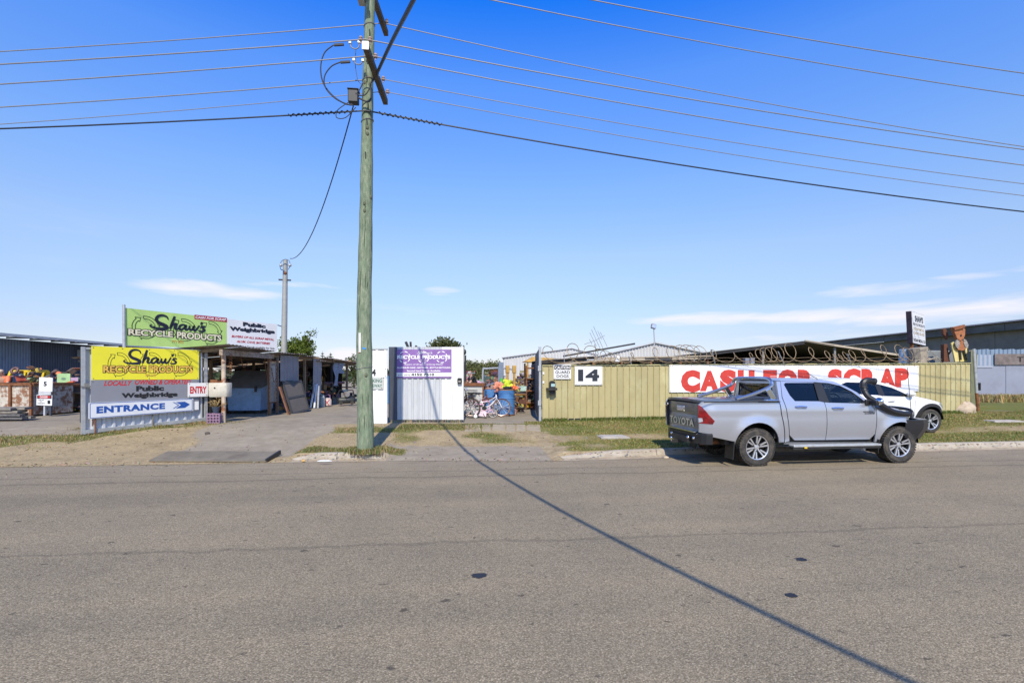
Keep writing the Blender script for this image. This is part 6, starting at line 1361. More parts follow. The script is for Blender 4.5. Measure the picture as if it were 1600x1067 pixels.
mb.build('stems', M('dead_straw', (.30, .21, .09), .9, var=.3), pp_, fix=False)
# dark framed screen leaning at the bay
c4 = [P(456, 648, 42), P(483.5, 640.5, 39.5), P(470.5, 594, 39), P(440.5, 597.5, 41.5)]
ds_ = thing('window_screen', 'large brown security screen door leaning against the lean-to beside the driveway', 'screen', (c4[0] + c4[1]) / 2)
def q4(u, v): return (c4[0] * (1 - u) + c4[1] * u) * (1 - v) + (c4[3] * (1 - u) + c4[2] * u) * v
nr = (c4[1] - c4[0]).cross(c4[3] - c4[0]).normalized()
def slab4(u0, v0, u1, v1, th, off, name, m):
    p_ = [q4(u0, v0), q4(u1, v0), q4(u1, v1), q4(u0, v1)]; mb = MB(); mb.prism([(i, 0) for i in range(4)], 1, lambda i, _, t: p_[i] + nr * (off - th * t)); return mb.build(name, m, ds_, world=True)
fm = M('bronze_frame', (.075, .068, .058), .5, .3, var=.15)
slab4(.03, .03, .97, .97, .02, .0, 'backing', M('brown_mesh', (.115, .10, .085), .7, var=.12, vs=8))
for r_ in ((0, 0, 1, .055), (0, .945, 1, 1), (0, .055, .07, .945), (.93, .055, 1, .945), (.07, .47, .93, .53)): slab4(*r_, .05, .022, 'frame', fm)
mb = MB(); b0 = c4[0] + Vector((0, 0, -.02)); mb.bar(P(437, 604, 43), P(452, 650, 43), .12, .05); tag(mb.build('timber_plank', M('red_brown_plank', (.20, .09, .045), .8, var=.25)), 'red brown plank leaning just left of the brown screen', 'plank')
for i, (x0, y0, x1, y1, m, lab) in enumerate(((492, 601, 485, 637, white, 'white length of guttering leaning in the lean-to, leftmost of three'), (495, 600, 491, 637.5, M('pale_blue_pipe', (.62, .66, .74), .4), 'pale blue length of pipe leaning in the lean-to, middle of three'), (498, 603, 496.5, 638, galv, 'grey length of pipe leaning in the lean-to, rightmost of three'))):
    mb = MB(); mb.tube([P(x1, y1, 36), P(x0, y0, 35.5)], .045, 8); tag(mb.build('pipe_length', m, smooth_=True), lab, 'pipe', 'pipe lengths leaning in the lean-to')
def gas_bottle(name, lab, px, py, k, r_, h, m, cat='gas bottle'):
    q = P(px, py, k); t = thing(name, lab, cat, q); mb = MB(); mb.lathe([(r_ * .8, 0), (r_ * .98, .03), (r_, .07), (r_, h * .72), (r_ * .9, h * .84), (r_ * .5, h * .9), (0, h * .91)], (0, 0, 0), 'Z', 18); mb.build('bottle', m, t, smooth_=True)
    mb = MB(); mb.tube([(r_ * .55 * math.cos(a), r_ * .55 * math.sin(a), h * .95) for a in [R(20 * j) for j in range(15)]], .02, 6); mb.tube([(0, 0, h * .88), (0, 0, h)], .025, 8); mb.build('collar', m, t); return t
gas_bottle('gas_cylinder', 'tall pale green grey gas cylinder standing at the lean-to edge', 503, 636.5, 34.5, .13, .60, M('pale_green_grey', (.36, .41, .38), .5, var=.1))
gx = gas_bottle('gas_bottle', 'squat pinkish white gas bottle with a red painted cross', 512.5, 634, 34, .16, .36, M('pinkish_white', (.60, .50, .46), .5, var=.1, dirt=.3))
mb = MB()
for s in (1, -1):
    pts = [(math.sin(s * a) * .166, -math.cos(a * s) * .166, .16 + a * .14 / .6) for a in [-.6 + 1.2 * j / 8 for j in range(9)]]
    mb.tube(pts, .014, 4)
mb.build('red_cross', redink, gx)
# air compressor and oddments at the driveway edge
q = P(541, 632, 33); ac = thing('air_compressor', 'old air compressor with a dark horizontal tank and engine at the back of the driveway', 'compressor', q, .3)
mb = MB(); mb.lathe([(0, -.38), (.12, -.36), (.15, -.30), (.15, .30), (.12, .36), (0, .38)], (0, 0, .2), 'X', 16); mb.build('tank', M('dark_green_black', (.03, .036, .034), .5, var=.3), ac, smooth_=True)
mb = MB(); mb.box((-.08, 0, .45), (.3, .22, .22)); mb.lathe([(0, -.04), (.13, -.04), (.13, .04), (0, .04)], (.02, -.15, .5), 'Y', 16); mb.build('engine', galv_dark, ac)
mb = MB(); mb.tube([(-.4, -.15, .05), (-.42, -.15, .4), (-.3, -.15, .68), (.3, -.15, .68), (.36, -.15, .4), (.38, -.15, .05)], .02, 6); mb.tube([(-.4, .15, .05), (-.42, .15, .4), (-.3, .15, .68), (.3, .15, .68), (.36, .15, .4), (.38, .15, .05)], .02, 6); mb.build('cage', black, ac)
mb = MB(); mb.box((-.05, -.02, .66), (.2, .16, .09)); mb.build('fuel_tank', M('sky_blue_tin', (.25, .42, .58), .4), ac)
for x in (-.25, .25): mb = MB(); mb.lathe([(0, -.03), (.09, -.03), (.09, .03), (0, .03)], (x, -.18, .09), 'Y', 14); mb.build('wheel', rubber, ac)

# ------------------------------------------------------------------ heaps of scrap
junkm = M('scrap_mix', (1, 1, 1), .6, .15, var=.3, vs=9, dirt=.35, dcol=(.17, .08, .04), ds=7, attr=True)
PAL = [(.20, .10, .05), (.16, .09, .06), (.27, .17, .10), (.36, .34, .31), (.45, .44, .42), (.08, .075, .07), (.045, .044, .042), (.24, .22, .19), (.30, .17, .09), (.10, .12, .15), (.46, .30, .05), (.38, .37, .36), (.20, .20, .17), (.34, .12, .06), (.22, .12, .06)]
def heap(label, x0, x1, d0, d1, h, n, seed, pal=PAL, big=.5, base=.4, prof=None, name='scrap_heap', stuff=True):
    rd = random.Random(seed); mb = MB()
    for i in range(n):
        x = rd.uniform(x0, x1); d = rd.uniform(d0, d1); u = (x - x0) / (x1 - x0); hh = h * (prof(u) if prof else (.55 + .45 * math.sin(u * 9 + seed)))
        z = base + hh * rd.random() ** .7; c = CF(x, d, z); mb.col = [q * rd.uniform(.6, 1.3) for q in rd.choice(pal)]
        m = Matrix.Rotation(rd.uniform(0, 6.3), 3, 'Z') @ Matrix.Rotation(rd.gauss(0, .6), 3, 'X'); k = rd.random(); s = rd.uniform(.3, 1) * big
        if k < .30: mb.box(c, (s, s * rd.uniform(.03, .12), s * rd.uniform(.3, .9)), m)
        elif k < .45: mb.box(c, (s * .6, s * rd.uniform(.3, .7), s * .5), m)
        elif k < .68: v = m @ Vector((s * 1.6, 0, 0)); mb.tube([c - v * .5, c + v * .5], rd.uniform(.015, .05), 6)
        elif k < .80: mb.lathe([(s * .3, -.06 * s), (s * .34, 0), (s * .3, .2 * s)], c, 'Z', 12, m)
        elif k < .9: mb.tube([c + m @ Vector((s * .3 * math.cos(a), 0, s * .3 * math.sin(a))) for a in [2 * math.pi * j / 12 for j in range(12)]], .03 * rd.uniform(.6, 1.6), 6, True)
        else: v = m @ Vector((s, 0, 0)); mb.tube([c, c + v * .5 + Vector((0, 0, .2 * s)), c + v], rd.uniform(.01, .025), 5)
    return tag(mb.build(name, junkm), label, 'scrap', None, 'stuff')
heap('mixed scrap metal heaped inside the lean-to behind the dumpster', -12.6, -10.9, 16.3, 20.4, 1.1, 120, 3, base=.4)
heap('dark oddments heaped under the back half of the lean-to', -12.4, -8.9, 20.3, 28.5, 1.6, 480, 4)
heap('car parts and scrap strewn in the yard past the lean-to', -9.2, -5.0, 27, 40, 1.5, 300, 5)
heap('scrap metal heap along the right side of the yard behind the slate gate leaf', .12, 3.6, 21.5, 30, 1.9, 620, 6, prof=lambda u: .38 + .62 * min(1, u * 2.2))
heap('wide heap of scrap metal across the middle of the yard', -3.6, .8, 27, 40, 1.75, 750, 7, prof=lambda u: .72 + .25 * math.sin(u * 14))
heap('low scrap heap behind the white bin beside the sliding gate', -2.4, -.1, 19.5, 24, 1.25, 220, 8)
heap('small scrap and pallets heaped beyond the blue drums', -.7, .5, 18.5, 22, .95, 130, 12, big=.38)
heap('scrap piled behind the rusty bins at the far left', -22.5, -16.8, 18.9, 22.5, 1.75, 420, 9, pal=PAL + [(.45, .15, .05), (.42, .3, .06)])
heap('clutter stored under the open shed roofs behind the olive fence', 3.0, 12.5, 22, 27, 1.9, 260, 10)
heap('scrap stored inside the dark open shed', 10.5, 19.5, 27, 32, 2.2, 160, 11, pal=PAL[:8] + PAL[11:12])

# ------------------------------------------------------------------ yard entry: bin, drums, bicycles, clothing
q = P(706, 652, 43); q2 = P(752, 652, 43)
tb = thing('metal_bin', 'whitish steel bin with a rusty rim behind the bicycles', 'bin', (q.x, q.y, .4), -YAW)
mb = MB(); mb.box((.58, .45, .55), (1.1, .9, 1.0)); mb.build('body', M('chalky_white_steel', (.50, .50, .46), .65, var=.1, dirt=.4, dcol=(.3, .22, .14), ds=4), tb)
mb = MB()
for a, b in (((0, 0, 1.08), (1.16, 0, 1.08)), ((0, .9, 1.08), (1.16, .9, 1.08)), ((0, 0, 1.08), (0, .9, 1.08)), ((1.16, 0, 1.08), (1.16, .9, 1.08))): mb.bar(a, b, .10, .10)
for x, y in ((.02, 0), (1.14, 0), (.02, .9), (1.14, .9)): mb.bar((x, y, 0), (x, y, 1.05), .06)
mb.build('rim', rust, tb)
blued = M('blue_drum_paint', (.075, .21, .47), .42, var=.12, vs=4, dirt=.4, dcol=(.05, .10, .20), ds=4, coat=.2)
def drum(lab, px, py, k, r_=.295, h=.9):
    q = P(px, py, k); t = thing('oil_drum', lab, 'drum', q, 0, 'blue drums at the yard entry'); mb = MB()
    pr = [(r_ * .96, 0), (r_, .012), (r_, h * .31), (r_ + .014, h * .33), (r_, h * .35), (r_, h * .64), (r_ + .014, h * .66), (r_, h * .68), (r_, h - .012), (r_ + .01, h), (r_ - .015, h), (r_ - .015, h - .06), (0, h - .06)]
    mb.lathe(pr, (0, 0, 0), 'Z', 30); mb.build('shell', blued, t, smooth_=True); mb = MB(); mb.tube([((r_ + .004) * math.cos(a), (r_ + .004) * math.sin(a), h) for a in [2 * math.pi * j / 30 for j in range(30)]], .012, 6, True); mb.build('rim', M('orange_rust_rim', (.45, .22, .07), .7, var=.3), t); mb = MB(); mb.lathe([(r_ + .005, 0), (r_ + .006, .02), (r_ + .002, .035)], (0, 0, 0), 'Z', 30); mb.build('foot_ring', rust, t); return q
dq = drum('blue steel drum heaped with bright clothing at the yard entry, the nearer one', 791.5, 648, 43.5)
drum('blue steel drum half hidden behind the bicycles, left of the other blue drum', 767, 645, 42.2)
def cloth_lump(lab, c, r_, m, seed, sc=(1, .8, .8)):
    mb = MB(); n, k = 26, 16; rows = []
    for i in range(k + 1):
        t = math.pi * i / k; row = []
        for j in range(n + 1):
            a = 2 * math.pi * j / n; d = Vector((math.sin(t) * math.cos(a), math.sin(t) * math.sin(a), math.cos(t)))
            f = 1 + .75 * mnoise.noise(d * 1.9 + Vector((seed, 0, 0))) - .45 * abs(mnoise.noise(d * 4.2 + Vector((0, seed, 0)))) + .22 * mnoise.noise(d * 9 + Vector((0, 0, seed)))
            if d.z < -.2: f *= 1 + .5 * max(0, mnoise.noise(Vector((a * 1.4, seed, 0))))
            row.append(Vector(c) + Vector((d.x * sc[0], d.y * sc[1], d.z * sc[2])) * r_ * 1.15 * f)
        rows.append(row)
    mb.grid(rows); tag(mb.build('clothing', m, fix=False), lab, 'clothing', 'bright work clothing heaped on the drum')
hv = M('hi_vis_yellow', (.60, .72, .05), .7, var=.15, vs=14); orange = M('hi_vis_orange', (.85, .20, .08), .7, var=.15, vs=12); dropk = M('dark_cloth', (.03, .035, .05), .8)
cloth_lump('neon yellow garment crumpled on top of the blue drum', dq + Vector((.03, -.03, 1.06)), .155, hv, 2, (1.1, .8, 1.05))
cloth_lump('salmon orange garment hanging off the left of the blue drum', dq + Vector((-.27, -.02, 1.02)), .13, M('salmon_cloth', (.62, .24, .15), .7, var=.15, vs=12), 5, (1.2, .8, 1.0))
cloth_lump('red orange garment at the right edge of the blue drum', dq + Vector((.25, -.05, .97)), .12, orange, 8)
cloth_lump('black garment under the neon yellow one on the blue drum', dq + Vector((.02, -.08, .93)), .17, dropk, 11, (1.2, .9, .5))
mb = MB(); q = dq + Vector((-.18, .1, 1.22)); mb.lathe([(0, .1), (.05, .09), (.05, -.12), (0, -.12)], q, 'Z', 10); tag(mb.build('bottle', M('leaf_green_plastic', (.12, .55, .08), .4), smooth_=True), 'small bright green bottle standing among the clothing on the drum', 'bottle')
for i, (a, b, lab) in enumerate(((P(745, 607, 42), P(777, 597, 41), 'upper of two pale aluminium lengths lying over the drums'), (P(742, 612, 42), P(775, 604, 41), 'lower of two pale aluminium lengths lying over the drums'))):
    tag(MB().bar(a, b, .06, .04).build('aluminium_length', alloy), lab, 'metal bar', 'aluminium lengths over the drums')

def bicycle(label, loc, rz, fm_, r_, wb_, rimc, tyrec, saddlem, kid=False, basket=False, lean=.12, group='bicycles leaning at the yard entry'):
    t = thing('bicycle', label, 'bicycle', loc, rz, group); ly = lambda z: lean * z; V = lambda x, z, y=0: Vector((x, y + ly(z), z)); h = r_ * 2
    for x in (0, wb_):
        mb = MB(); c = V(x, r_); ring = [Vector((x + r_ * math.cos(a) * .965, ly(r_ + r_ * math.sin(a)), r_ + r_ * math.sin(a) * .965)) for a in [2 * math.pi * j / 28 for j in range(28)]]
        mb.tube(ring, r_ * .062, 7, True); w_ = mb.build('wheel', tyrec, t, smooth_=True)
        mb = MB(); mb.tube([Vector((x + r_ * math.cos(a) * .88, ly(r_ + r_ * .88 * math.sin(a)), r_ + r_ * math.sin(a) * .88)) for a in [2 * math.pi * j / 28 for j in range(28)]], r_ * .035, 5, True); mb.build('rim', rimc, w_, smooth_=True)
        mb = MB()
        for j in range(14): a = 2 * math.pi * j / 14; mb.tube([c + Vector((0, .012 * (-1) ** j, 0)), Vector((x + r_ * .87 * math.cos(a), ly(r_ + r_ * .87 * math.sin(a)), r_ + r_ * .87 * math.sin(a)))], .004, 3, caps=False)
        mb.tube([c + Vector((0, -.04, 0)), c + Vector((0, .04, 0))], .022, 8); mb.build('spokes', galv, w_)
    bbx, bbz = wb_ * .43, r_ * .92; sx, sz = wb_ * .27, h * 1.12; hx_, hz = wb_ * .83, h * 1.18
    mb = MB(); tr_ = .02 if not kid else .017
    mb.tube([V(bbx, bbz), V(sx, sz)], tr_, 8); mb.tube(crv([V(bbx, bbz), V((bbx + hx_) / 2 + .02, (bbz + hz) / 2 - .10), V(hx_ - .01, hz - .12)], 5), tr_ * 1.15, 8); mb.tube(crv([V(sx + .03, sz * .72), V((sx + hx_) / 2, (sz * .62 + hz) / 2 - .06), V(hx_, hz - .04)], 5), tr_, 8)
    mb.tube([V(hx_ + .01, hz - .16), V(hx_ - .02, hz + .02)], tr_ * 1.3, 8)
    for y in (-.05, .05): mb.tube([V(bbx, bbz), V(0, r_, y)], .011, 6); mb.tube([V(sx, sz * .85), V(0, r_, y)], .010, 6); mb.tube(crv([V(hx_ + .015, hz - .16), V(hx_ + .06, h * .9, y * .9), V(wb_, r_, y)], 4), .013, 6)
    mb.build('frame', fm_, t, smooth_=True)
    mb = MB(); q = V(sx - .03, sz + .08); mb.tube([V(sx, sz), q], .012, 6); mb.sphere(q + Vector((-.02, 0, .02)), .12, 12, 6, (1.05, .62, .33)); mb.sphere(q + Vector((.09, 0, .02)), .06, 8, 5, (1.2, .5, .4)); mb.build('saddle', saddlem, t, smooth_=True)
    mb = MB(); q = V(hx_ - .04, hz + .12); mb.tube([V(hx_ - .02, hz), q], .012, 6); mb.tube(crv([q + Vector((-.16, -.27, .05)), q + Vector((-.04, -.22, .08)), q + Vector((.03, -.08, .02)), q, q + Vector((.03, .08, .02)), q + Vector((-.04, .22, .08)), q + Vector((-.16, .27, .05))], 4), .012, 6); mb.build('handlebar', chrome if not kid else fm_, t, smooth_=True)
    mb = MB(); mb.lathe([(0, -.008), (r_ * .26, -.008), (r_ * .26, .008), (0, .008)], V(bbx, bbz, -.05), 'Y', 20); mb.bar(V(bbx, bbz, -.07), V(bbx + .08, bbz - .13, -.07), .018); mb.bar(V(bbx, bbz, .07), V(bbx - .08, bbz + .13, .07), .018); mb.box(V(bbx + .08, bbz - .13, -.12), (.09, .08, .02)); mb.box(V(bbx - .08, bbz + .13, .12), (.09, .08, .02)); mb.build('crank', darksteel, t)
    if kid:
        mb = MB(); mb.prism([(-.02, r_ - .07), (bbx + .10, bbz - .10), (bbx + .12, bbz + .07), (0, r_ + .07)], .02, lambda a, b, s: V(a, b, -.07 + s)); mb.build('chain_guard', M('white_pink', (.75, .62, .68), .4, dirt=.8, dcol=(.55, .03, .09), ds=9, dth=.55), t)
        for y in (-.17, .17):
            mb = MB(); mb.lathe([(0, -.02), (.05, -.02), (.062, -.012), (.062, .012), (.05, .02), (0, .02)], (0, y, .065), 'Y', 14); mb.bar((0, y, .07), (0, 0, r_), .012); mb.build('training_wheel', signwhite, t)
    else:
        for x in (0, wb_):
            mb = MB(); mb.grid([[Vector((x + math.cos(a) * r_ * 1.07, y + ly(r_ + math.sin(a) * r_), r_ + math.sin(a) * r_ * 1.07)) for a in [R(-5 + j * 12) if x == 0 else R(30 + j * 10) for j in range(13)]] for y in (-.025, .025)]); mb.build('mudguard', fm_ if x else tyrec, t, fix=False)
    if basket:
        mb = MB(); b = V(hx_ + .16, hz + .02)
        for z, s in ((-.12, .8), (-.04, .9), (.04, .96), (.12, 1.0)): mb.tube([b + Vector((x * s, y * s, z)) for x, y in ((-.16, -.19), (.16, -.19), (.16, .19), (-.16, .19))], .008, 5, True)
        for j in range(16):
            a = 2 * math.pi * j / 16; x, y = max(-.16, min(.16, .24 * math.cos(a))), max(-.19, min(.19, .28 * math.sin(a))); mb.tube([b + Vector((x * .8, y * .8, -.12)), b + Vector((x, y, .12))], .005, 4)
        mb.build('basket', darksteel, t)
    return t
wht = M('white_bike_paint', (.72, .70, .70), .35, coat=.3); pnk = M('pink_bike_paint', (.66, .42, .52), .35, coat=.3); blk = M('black_saddle', (.02, .02, .022), .6)
rubr = M('brown_tyre', (.16, .09, .07), .8, var=.2); rimw = M('bright_rim', (.40, .33, .30), .3, .4)
b0 = P(736, 650.5, 45.2); b1 = P(786, 651.0, 45.2); z_ = T(b0.x, b0.y)
bicycle('white cruiser bicycle with a curved frame leaning in front of the blue drums', (b0.x, b0.y, z_ + .01), math.atan2(b1.y - b0.y, b1.x - b0.x), wht, .31, 1.06, rimw, rubr, blk)
c0 = P(743.5, 652, 46.5); c1 = P(770, 651.0, 46.5)
bicycle('small pink and white child bicycle with training wheels before the white cruiser', (c0.x, c0.y, T(c0.x, c0.y) + .01), math.atan2(c1.y - c0.y, c1.x - c0.x), pnk, .155, .57, signwhite, rubber, pnk, kid=True, lean=.02)
d0 = P(690, 653, 46); d1 = P(728, 654, 46.6)
bicycle('dark bicycle with a wire basket, its front wheel poking out past the sliding gate', (d0.x + .06, d0.y, T(d0.x, d0.y) + .01), math.atan2(d1.y - d0.y, d1.x - d0.x), M('dark_bike_paint', (.10, .04, .03), .4), .33, .98, rimw, rubber, blk, basket=True, lean=.05)
g0 = P(727, 646, 43.5); g1 = P(768, 646.5, 43)
bicycle('dark red bicycle standing behind the white cruiser, before the white bin', (g0.x, g0.y, T(g0.x, g0.y) + .01), math.atan2(g1.y - g0.y, g1.x - g0.x), M('dark_red_bike', (.14, .03, .03), .4), .30, .95, rimw, rubr, blk, lean=.06)
# right side of the yard: racks and machines
def rack(label, p, rz, w_, d_, zs, m=rust, cat='rack'):
    t = thing('rack', label, cat, p, rz); mb = MB()
    for x in (-w_ / 2, w_ / 2):
        for y in (-d_ / 2, d_ / 2): mb.bar((x, y, 0), (x, y, zs[-1] + .1), .06)
    mb.build('frame', m, t)
    for z in zs: MB().box((0, 0, z), (w_ + .05, d_ + .05, .05)).build('shelf', m, t)
    return t
p = CF(1.55, 21.2, .42); rack('rusty rack crammed with engine parts behind the slate gate leaf', p, -YAW, 1.9, .8, (.25, .75, 1.25, 1.7))
heap('engine parts crammed on the rusty rack', .65, 2.45, 20.85, 21.6, 1.35, 150, 21, big=.28, base=.65)
p = CF(1.3, 24.5, .42); t = thing('yellow_machine', 'old yellow forklift with a canopy roof among the scrap on the right', 'forklift', p, -YAW + .1)
ym = M('machine_yellow', (.46, .27, .055), .6, var=.2, dirt=.5, dcol=(.2, .1, .04), ds=6)
mb = MB(); mb.add([(-.75, -.6, 2.05), (.9, -.6, 1.98), (.9, .7, 1.98), (-.75, .7, 2.05), (-.3, -.35, 2.3), (.7, -.35, 2.22), (.7, .4, 2.22), (-.3, .4, 2.3)], [(0, 1, 5, 4), (1, 2, 6, 5), (2, 3, 7, 6), (3, 0, 4, 7), (4, 5, 6, 7), (0, 3, 2, 1)]); mb.build('canopy', ym, t)
mb = MB()
for x in (-.6, .8):
    for y in (-.5, .6): mb.bar((x, y, .8), (x, y, 2.0), .08)
mb.build('canopy_post', ym, t); mb = MB(); mb.box((.1, 0, .65), (1.6, 1.0, .55)); mb.box((.55, 0, 1.05), (.6, .9, .4)); mb.build('body', ym, t, bevel=.04)
mb = MB(); mb.box((-.15, 0, 1.15), (.45, .5, .10)); mb.box((.1, 0, 1.4), (.1, .5, .5)); mb.build('seat', blk, t)
for x in (-.5, .6):
    for y in (-.5, .5): mb = MB(); mb.lathe([(0, -.1), (.3, -.1), (.32, 0), (.3, .1), (0, .1)], (x, y, .32), 'Y', 18); mb.build('wheel', rubber, t)
for px, py0, py1, k, lab in ((793, 571, 590, 34, 'left of two upright yellow steel posts behind the drum'), (803.5, 571, 590, 34, 'right of two upright yellow steel posts behind the drum')):
    q = P(px, py1, k); mb = MB(); mb.box((q.x, q.y, (P(px, py0, k).z + .35) / 2), (.11, .12, P(px, py0, k).z - .35)); mb.box((q.x, q.y, P(px, py0 + 6, k).z), (.17, .17, .36)); tag(mb.build('yellow_post', ym, bevel=.03), lab, 'post', 'yellow machine posts')
p = P(817, 650, 34); mb = MB(); mb.lathe([(.02, .3), (.24, .32), (.26, .5), (.26, .95), (.22, 1.0), (0, 1.0)], (p.x, p.y, .32), 'Z', 20); tag(mb.build('steel_keg', galv, smooth_=True), 'bright steel keg standing before the scrap heap right of the drums', 'keg')
for px, k, h, lab in ((822, 36, .95, 'dark steel post standing before the scrap on the right of the yard'),):
    p = P(px, 640, k); tag(MB().box((p.x, p.y, .4 + h / 2), (.14, .14, h)).build('steel_post', galv_dark), lab, 'post')
a, b = P(826, 638, 37), P(842, 625, 36); t = thing('slide', 'yellow and red plastic play slide lying by the slate gate leaf', 'slide', a); mb = MB(); d = (b - a).normalized()
mb.bar(a + Vector((0, 0, .06)), b + Vector((0, 0, .1)), .4, .06); mb.build('bed', M('slide_red', (.42, .16, .10), .4), t, world=True); mb = MB()
for s in (-.2, .2): mb.bar(a + Vector((s * .5, s, .10)), b + Vector((s * .5, s, .14)), .06, .12)
mb.build('edge', M('slide_yellow', (.75, .55, .02), .4), t, world=True)
mb = MB(); mb.bar(P(781, 599, 35), P(783, 566, 35), .2); q = P(782, 650, 35); mb.box((q.x, q.y, 1.2), (.22, .22, 1.9)); tag(mb.build('steel_column', bluegrey), 'tall blue grey steel column standing behind the drums', 'column')
mb = MB(); mb.tube(crv([P(754, 605, 33), P(755, 578, 33), P(760, 576, 33), P(785, 575, 33), P(800, 577, 33)], 5), .045, 6); tag(mb.build('bent_pipe', galv, smooth_=True), 'long bent steel pipe arching over the scrap behind the blue drums', 'pipe')
p = P(636, 558, 30); mb = MB(); mb.bar(P(645, 560, 30), P(634, 534, 30), .12); mb.bar(P(642, 545, 30), P(641.5, 534, 30), .10); mb.bar(P(646, 548, 30), P(651, 540, 30), .10); q = P(645, 560, 30); mb.bar((q.x, q.y, .4), q, .12); tag(mb.build('machine_boom', darksteel), 'dark forked machine boom sticking up behind the purple sign', 'machine part')
mb = MB(); p = P(727, 555, 30); mb.tube([(p.x, p.y, .4), p], .05, 8); mb.sphere(P(725.5, 550, 30), .13, 10, 7, (.8, .8, 1.2)); tag(mb.build('yard_lamp', darksteel), 'dark lamp on a post just right of the sliding gate', 'lamp')
q = P(604, 595, 30); mb = MB(); mb.box((q.x, q.y, 1.1), (.5, 1.5, 1.4)); tag(mb.build('blue_box', M('bright_blue', (.05, .17, .38), .5)), 'blue steel box seen through the slot left of the sliding gate', 'box')

# ------------------------------------------------------------------ far left: bins, signs, machine
def skip(label, px0, px1, k, h, m, dpt=1.6):
    a = P(px0, 655, k); b = P(px1, 652, k); B = Board((a.x, a.y, .38), (b.x, b.y, .38)); t = thing('scrap_bin', label, 'bin', B.p0, B.rz); L_ = B.len
    mb = MB(); mb.box((L_ / 2, .02, h / 2 + .03), (L_, .05, h - .06)); mb.box((L_ / 2, dpt, h / 2 + .03), (L_, .05, h - .06)); mb.box((.02, dpt / 2, h / 2 + .03), (.05, dpt, h - .06)); mb.box((L_ - .02, dpt / 2, h / 2 + .03), (.05, dpt, h - .06)); mb.box((L_ / 2, dpt / 2, .12), (L_, dpt, .06)); mb.build('body', m, t)
    mb = MB()
    for a_, b_ in (((0, 0, h), (L_, 0, h)), ((0, dpt, h), (L_, dpt, h)), ((0, 0, h), (0, dpt, h)), ((L_, 0, h), (L_, dpt, h))): mb.bar(a_, b_, .11, .09)
    for x in (0, L_ * .33, L_ * .66, L_): mb.bar((x, -.03, 0), (x, -.03, h), .08)
    mb.build('rib', rust, t); return t
skip('long scrap bin of white paint flaking to rust at the far left', -45, 50, 45, 1.12, rustwhite)
skip('darker rusty scrap bin behind the 5 sign', 53, 105, 40.5, 1.05, M('dark_rusty_paint', (.075, .05, .034), .8, var=.4, vs=6, dirt=.7, dcol=(.05, .04, .04), ds=7))
t = thing('plank_stack', 'stack of grey weathered planks lying before the white rusty bin', 'planks', P(8, 656, 50), -YAW + .08); random.seed(5)
for r_ in range(4):
    for j in range(3):
        MB().box((-.6 + random.uniform(-.1, .1) - r_ * .06, j * .22, .06 + r_ * .095), (2.1 + random.uniform(-.3, .3), .19, .07), random.uniform(-.04, .04)).build('plank', M('grey_plank', (.22, .20, .17), .9, var=.35, vs=9), t)
k6 = 45
p = P(70, 649, k6); t = thing('speed_sign', 'white speed sign with a black 5 above a DANGER notice on a post', 'sign', (p.x, p.y, p.z), -YAW - .08); SB = Board(p, p + RT)
mb = MB(); mb.bar((.0, 0, 0), (.02, 0, 1.3), .05); mb.build('post', white_old, t); mb = MB(); mb.bar((.20, .02, .0), (.24, .02, .7), .06); mb.build('post', slate, t)
cen = lambda x: (x - 70) / k6; zz = lambda y: (649 - y) / k6
mb = MB(); mb.box((cen(73.5), -.03, zz(600.5)), (.50, .02, .48), Matrix.Rotation(.04, 3, 'Y')); mb.build('board', signwhite, t); mb = MB(); put_text(mb, '5', (cen(70), zz(603.3), cen(75.5), zz(596)), .043, .05); mb.build('lettering', ink, t, fix=False)
mb = MB(); mb.box((cen(71.5), -.03, zz(613.5)), (.46, .015, .14)); mb.build('card', white_old, t); mb = MB(); mb.box((cen(71.5), -.04, zz(625)), (.58, .02, .36), Matrix.Rotation(.03, 3, 'Y')); mb.build('danger_board', signwhite, t)
mb = MB(); mb.box((cen(71.8), -.053, zz(620)), (.54, .006, .12)); mb.build('black_band', ink, t)
mb = MB(); mb.prism([(cen(71.8) + .25 * math.cos(a), zz(620) + .048 * math.sin(a)) for a in [2 * math.pi * j / 20 for j in range(20)]], .004, lambda a, b, s: Vector((a, -.062 + s, b))); mb.build('red_oval', redink, t)
mb = MB(); put_text(mb, 'DANGER', (cen(65), zz(621.6), cen(78), zz(618.4)), .064, .02); mb.build('lettering', whiteink, t, fix=False)
mb = MB(); put_text(mb, 'LOOK OUT', (cen(61.5), zz(626), cen(71.5), zz(624)), .053, .02); put_text(mb, 'FOR', (cen(64), zz(628.2), cen(68.5), zz(626.6)), .053, .02); put_text(mb, 'FORKLIFTS', (cen(60.5), zz(631), cen(72.5), zz(629)), .053, .02); mb.box((cen(79.5), -.053, zz(628)), (.10, .004, .12)); mb.build('lettering', ink, t, fix=False)
k7 = 41; p = P(100, 645, k7); t = thing('green_sign', 'pale green square sign on a white post left of the entrance gate', 'sign', p, -YAW)
mb = MB(); mb.bar((0, 0, 0), (0, 0, 1.1), .05); mb.build('post', white_old, t); mb = MB(); mb.box((0.02, -.03, 1.30), (.50, .02, .40)); mb.build('board', M('pale_green_board', (.36, .55, .26), .5), t)
mb = MB(); mb.prism([(.02 + .09 * math.cos(a), 1.30 + .045 * math.sin(a)) for a in [2 * math.pi * j / 16 for j in range(16)]], .004, lambda a, b, s: Vector((a, -.045 + s, b))); mb.build('emblem', M('grey_green_ink', (.16, .25, .18), .5), t)
p = P(110, 646, 40); t = thing('work_bench', 'rough timber work bench half behind the entrance gate', 'bench', p, -YAW)
MB().box((.05, .2, .8), (1.1, .6, .06)).build('top', M('bench_timber', (.34, .22, .12), .8, var=.25), t)
